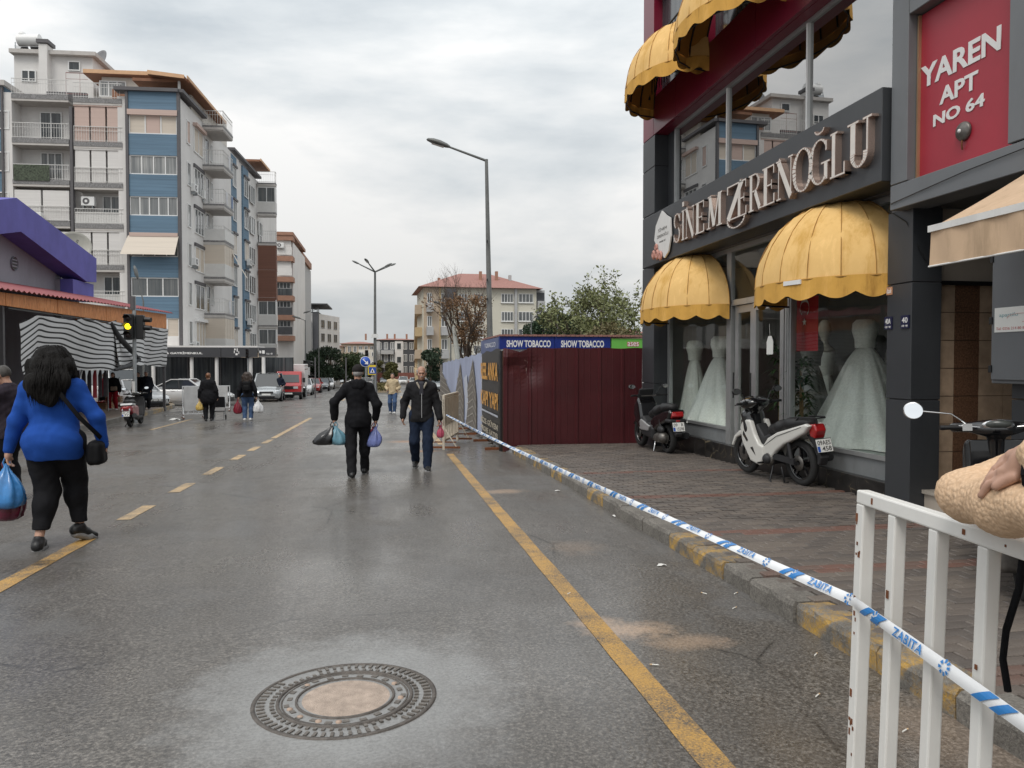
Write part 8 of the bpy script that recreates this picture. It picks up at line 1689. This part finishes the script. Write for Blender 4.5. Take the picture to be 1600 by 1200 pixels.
    for sy in (-1, 1):
        MB().tube([(hx, sy*gw*.62, hz+.003), (hx-.035, sy*gw, hz+.006)], .017, 10).build('grip', BLACK, t, world=False); MB().tube([(hx+.05, sy*gw*.55, hz), (hx+.05, sy*gw*.95, hz-.015)], .007, 6).build('brake_lever', DIMMETAL if style != 'cub' else BLACK, t, world=False)
        MB().box(hx-.02, hx+.03, sy*gw*.52-.03, sy*gw*.52+.03, hz-.02, hz+.03).build('switch_box', CHROME if style == 'retro' else BLACK, t, world=False)
        mirror(t, hx+.0, sy*(gw*.92 if style != 'retro' else .52), hz+(.17 if style != 'retro' else .13), hx+.03, sy*gw*.5, hz+.02, CHROME if style == 'retro' else BLACK, (.012, .062, .036) if style != 'retro' else (.012, .06, .056))
    return t
yr = 8.8; scooter('white underbone scooter with black front and rack parked before the shop window', (5.1, 8.78, plz(8.78)), R(97), 'cub', .07, ('09 AES', '458'))
scooter('black maxi scooter with silver side panel parked by the maroon fence', (4.93, 12.9, plz(12.9)), R(93), 'maxi', .03, ('09   R', '15598'))
scooter('black retro scooter with chrome mirror beside the entrance, half hidden by the fleece sleeve', (3.80, 4.0, plz(4.0)), R(57), 'retro', .05, ('09 AV', '614'))
pS = gnd(204, 667); scooter('dark red and grey scooter seen from behind at the left kerb', (pS.x, pS.y, pS.z), R(93), 'sport', .05, ('09 UY', '77'))
# ------------------------------------------------------------------ vehicles
def paint(n, c): return M(n, c, .22, var=.02, coat=.8)
CW = paint('white car paint', (.66, .66, .66)); CS = M('silver car paint', (.42, .44, .45), .25, .5, var=.02, coat=.8); CR = paint('red car paint', (.42, .018, .02)); CD = paint('dark grey car paint', (.03, .033, .038)); CK = paint('black car paint', (.012, .012, .014)); CGL = M('car glass', (.03, .035, .038), .05, var=0, coat=1); RIM = M('alloy rim', (.4, .4, .41), .3, .8, var=.05)
def car(label, pos, rz, kind='sedan', col=None, L=4.5, Wc=1.78, Hc=1.44, group='parked cars', plate=True, grille='bars'):
    t = thing('car', label, 'car' if kind not in ('van', 'mpv') else 'van', pos, rz, group); hw = Wc/2; f = L/2
    prof = {'sedan': (.62, .98, .30, -.62, -1.55, .92, .93), 'hatch': (.68, 1.05, .35, -1.1, -1.9, .9, .95), 'suv': (.8, 1.0, .3, -1.3, -2.0, 1.0, 1.05), 'mpv': (.78, 1.35, .7, -1.9, -2.15, .98, 1.02), 'van': (.95, 1.75, 1.2, -2.2, -2.4, 1.1, 1.15)}[kind]
    zh, xA, xB, xC, xD, zb, zd = prof; xA, xB, xC, xD = [x*L/4.5 for x in (xA, xB, xC, xD)]
    st = [(-f, .42, .62, zd-.12, hw*.8), (-f+.06, .3, .66, zd-.03, hw*.9), (-f+.35, .22, .66, zd, hw*.985), (-f*.4, .2, .66, zd, hw), (xA-.05, .2, .66, zb, hw), (f*.6, .2, .66, zh+.18 if kind in ('sedan', 'hatch', 'suv') else zb-.05, hw*.99), (f-.3, .22, .6, zh+.08 if kind in ('sedan', 'hatch', 'suv') else zh, hw*.94), (f-.06, .28, .56, zh-.03, hw*.82), (f, .4, .52, zh-.2, hw*.68)]
    rows = []
    for x, z0, zm, z1, w in st:
        h_ = [(w*.86, z0), (w*.97, z0+.1), (w, zm), (w*.985, z1-.1), (w*.93, z1-.02), (w*.6, z1+.015), (0, z1+.03)]; rows.append([(x, y, z) for y, z in h_]+[(x, -y, z) for y, z in h_[-2::-1]])
    b = MB().grid(rows); n = len(rows[0]); b.add(rows[0], [tuple(range(n))]); b.add(rows[-1], [tuple(range(n-1, -1, -1))])
    b.add([p for r in rows for p in (r[0], r[-1])], [(2*i, 2*i+1, 2*i+3, 2*i+2) for i in range(len(rows)-1)]); bo = b.build('body', col, t, world=False, fix=True)
    wb_, wr = hw*.93, hw*.74; zr = Hc; P = lambda x, y, z: (x, y, z)
    gl = MB(); bz = zb-.02
    A, B_, C_, D_ = (xA, bz), (xB, zr-.05), (xC, zr-.05), (xD, zd-.02); q = []
    for s in (1, -1): gl.add([P(A[0], s*wb_, A[1]), P(B_[0], s*wr, B_[1]), P(C_[0], s*wr, C_[1]), P(D_[0], s*wb_, D_[1])], [(0, 1, 2, 3) if s > 0 else (3, 2, 1, 0)])
    gl.add([P(A[0], wb_, A[1]), P(A[0], -wb_, A[1]), P(B_[0], -wr, B_[1]), P(B_[0], wr, B_[1])], [(0, 1, 2, 3)]).add([P(C_[0], wr, C_[1]), P(C_[0], -wr, C_[1]), P(D_[0], -wb_, D_[1]), P(D_[0], wb_, D_[1])], [(0, 1, 2, 3)]); gl.build('glass', CGL, t, world=False)
    MB().grid([[(x, y*wr*1.02, zr-.05+.05*(1-(abs(y))**2.5)*k) for y in (-1, -.8, -.4, 0, .4, .8, 1)] for x, k in ((xB+.02, .1), (xB-.25, .8), ((xB+xC)/2, 1.1), (xC+.25, .8), (xC-.02, .1))]).build('roof', col, t, world=False)
    for s in (1, -1):
        for p0, p1, w in ((A, B_, .07), (C_, D_, .12 if kind not in ('van',) else .2)): MB().bar(P(p0[0], s*wb_, p0[1]), P(p1[0], s*(wr if p1 is B_ else wb_), p1[1]) if p1 is B_ else P(p1[0], s*wb_, p1[1]), w, .05).build('pillar', col, t, world=False) if p0 is A else MB().bar(P(p0[0], s*wr, p0[1]), P(p1[0], s*wb_, p1[1]), w, .05).build('pillar', col, t, world=False)
        MB().bar(P(B_[0], s*wr, B_[1]+.01), P(C_[0], s*wr, C_[1]+.01), .06, .05).build('roof_rail', col, t, world=False); xm = (A[0]+D_[0])/2+.05; MB().bar(P(xm+.1, s*(wb_+.004), bz), P(xm, s*(wr+.004), zr-.06), .07, .03).build('door_pillar', BLACK, t, world=False); MB().bar(P(A[0]-.1, s*(wb_+.01), bz+.01), P(D_[0]+.1, s*(wb_+.01), zd), .03, .03).build('window_trim', BLACK, t, world=False)
        MB().obox((A[0]-.25, s*(hw+.09), bz+.08), (.06, .1, .07)).build('wing_mirror', col, t, world=False)
        for xw in (f-.85, -f+.88):
            r = .31 if kind != 'van' else .34; MB().lathe([(.001, 0), (r*1.14, 0), (r*1.16, -.02)], (xw, s*(hw+.004), r), 24, axis='y').build('wheel_arch', BLACK, t, world=False)
            o = MB().lathe([(r*.62, -.1), (r*.96, -.1), (r, -.07), (r, .07), (r*.96, .1), (r*.62, .1)], (xw, s*(hw-.08), r), 24, axis='y').build('wheel', RUBBER, t, world=False)
            m = MB()
            for k in range(5): a = 2*math.pi*k/5; m.bar((xw, s*(hw+.022), r), (xw+r*.62*math.cos(a), s*(hw+.018), r+r*.62*math.sin(a)), .07, .02, up=(0, 1, 0))
            m.lathe([(r*.55, .0), (r*.64, .004), (r*.64, -.03)], (xw, s*(hw+.018), r), 24, axis='y'); m.build('rim', RIM, o, world=False)
        link('headlight', SDF().ell((f-.16, s*hw*.68, zh-.1), (.16, .17, .075)).mesh('headlight', CLEARLENS, .03), t); link('tail_light', SDF().ell((-f+.12, s*hw*.72, zd-.22), (.12, .16, .1)).mesh('tail_light', REDLENS, .03), t); MB().box(xm-.3, xm-.12, s*(hw-.01), s*(hw+.012), .8, .83).build('door_handle', col, t, world=False)
    if grille == 'kidney':
        for s in (1, -1): link('grille', SDF().ell((f-.06, s*.13, zh-.14), (.1, .11, .085)).mesh('grille', BLACK, .02), t)
    else: link('grille', SDF().box((f-.05, 0, zh-.17), (.08, .42, .07), .03).mesh('grille', BLACK, .03), t)
    link('lower_intake', SDF().box((f-.05, 0, .34), (.07, .5, .07), .03).mesh('lower_intake', BLACK, .03), t); MB().box(f+.01, f+.035, -.26, .26, .44, .55).build('number_plate', PLATE, t, world=False); MB().box(-f-.03, -f-.005, -.26, .26, .62, .73).build('number_plate', PLATE, t, world=False); MB().box(f-.1, f-.02, -.7, .7, .2, .27).build('bumper_lip', BLACK, t, world=False)
    return t
def cpos(u, v, back=0., rz=0.):
    p = gnd(u, v); return (p.x-back*math.cos(rz), p.y-back*math.sin(rz), gz(p.y-back*math.sin(rz)))
def row(u, v, rz, lab, L=4.3, **k): r_ = R(rz); return car(lab, cpos(u, v, L/2, r_), r_, L=L, **k)
p = gnd(293, 633); car('white sedan seen side on in front of the dark shopfront', (p.x, p.y, p.z), R(-4), 'sedan', CW, 4.7, 1.82, 1.46)
row(243, 640, -48, 'white sedan with split black grille nosing out behind the left pavement', 4.5, kind='sedan', col=CW, grille='kidney')
row(205, 634, -50, 'white van with raked windscreen behind the market stall', 4.9, kind='van', col=CW, Hc=2.0, Wc=1.9)
row(416, 628, -86, 'silver compact van parked facing the camera at the left kerb', 4.3, kind='mpv', col=CS, Hc=1.8, Wc=1.76)
row(486, 614, -88, 'red hatchback parked facing the camera beyond the red truck', 4.0, kind='hatch', col=CR); row(501, 611, -88, 'dark grey sedan parked just beyond the red hatchback', 4.5, kind='sedan', col=CD); row(510.5, 608.5, -88, 'white hatchback last in the near parked row', 4.0, kind='hatch', col=CW)
row(470, 618, -88, 'white hatchback tucked behind the red truck', 4.0, kind='hatch', col=CW)
# red pick-up truck with white box
def box_truck(label, u, v, rz, cab, box, Hb=2.6, L=5.4, wd=1.85):
    r_ = R(rz); t = thing('box_truck', label, 'truck', cpos(u, v, L/2, r_), r_, 'trucks'); f = L/2; hw = wd/2
    link('cab', SDF().poly([(f, .45), (f, 1.0), (f-.18, 1.15), (f-.55, 1.95), (f-1.7, 1.98), (f-1.7, .45)], -hw, hw, .08).mesh('cab', cab, .04), t)
    q = lambda x, y, z: (x, y, z); MB().add([q(f-.175, hw*.82, 1.2), q(f-.175, -hw*.82, 1.2), q(f-.50, -hw*.76, 1.83), q(f-.50, hw*.76, 1.83)], [(0, 1, 2, 3)]).build('windscreen', CGL, t, world=False)
    for s in (1, -1): MB().add([q(f-.4, s*(hw+.005), 1.15), q(f-1.5, s*(hw+.005), 1.15), q(f-1.5, s*(hw+.005), 1.8), q(f-.68, s*(hw+.005), 1.8)], [(0, 1, 2, 3)]).build('side_window', CGL, t, world=False); MB().box(f-.01, f+.03, s*hw*.55-.16, s*hw*.55+.16, .78, .93).build('headlight', CLEARLENS, t, world=False); MB().obox((f-.35, s*(hw+.14), 1.35), (.04, .09, .16)).build('wing_mirror', BLACK, t, world=False)
    MB().box(f-.005, f+.02, -.35, .35, .74, .95).build('grille', BLACK, t, world=False); bevel(MB().box(f-.05, f+.1, -hw, hw, .32, .56).build('bumper', BLACK, t, world=False), .03, 2); MB().box(f+.1, f+.115, -.26, .26, .4, .5).build('number_plate', PLATE, t, world=False)
    bevel(MB().box(-f, f-1.75, -hw-.12, hw+.12, .85, Hb).build('cargo_box', box, t, world=False), .04, 2); MB().box(-f, f-1.0, -.4, .4, .5, .84).build('chassis', BLACK, t, world=False)
    for k in range(5): MB().box(-f+.02, f-1.77, -hw-.125, hw+.125, Hb-.14-k*.12, Hb-.1-k*.12).build('roof_stripe', CR if k % 2 == 0 else box, t, world=False) if cab is CR and k < 3 else None
    for xw in (f-.8, -f+1.0):
        for s in (1, -1):
            o = MB().lathe([(.18, -.1), (.32, -.1), (.34, -.06), (.34, .06), (.32, .1), (.18, .1)], (xw, s*(hw-.1), .34), 22, axis='y').build('wheel', RUBBER, t, world=False); MB().lathe([(.001, .05), (.19, .02), (.2, .09)], (xw, s*(hw-.1), .34), 16, axis='y').build('rim', RIM, o, world=False)
BOXW = M('white cargo box', (.66, .63, .62), .5, var=.04, grime=.15)
box_truck('red light truck with striped white cargo box parked facing the camera', 451, 624, -88, CR, BOXW, 2.45, 5.2, 1.7); box_truck('white box truck standing behind the red hatchback', 491, 606, -88, CW, BOXW, 2.9, 6.0, 1.95)
for (u, v, rz, lab, k) in ((546, 605.5, 185, 'white hatchback crossing the far junction', dict(kind='hatch', col=CW, L=4.0)), (548, 601, -88, 'white van waiting at the far junction', dict(kind='van', col=CW, L=4.9, Hc=2.0, Wc=1.9)), (525, 602, -80, 'black sedan beneath the dark evergreen tree', dict(kind='sedan', col=CK)), (518, 601, -80, 'second black sedan beneath the evergreen, further left', dict(kind='sedan', col=CD)), (533, 600, -84, 'silver hatchback beneath the mid green tree', dict(kind='hatch', col=CS)), (630, 602, -92, 'white suv approaching on the far carriageway', dict(kind='suv', col=CW, Hc=1.65)), (677, 612, -91, 'silver hatchback half hidden by the banner fence', dict(kind='hatch', col=CS)), (648, 603, -91, 'white hatchback behind the grey haired man', dict(kind='hatch', col=CW)), (600, 600, -90, 'dark sedan beyond the median hedge', dict(kind='sedan', col=CD))): row(u, v, rz, lab, **k)
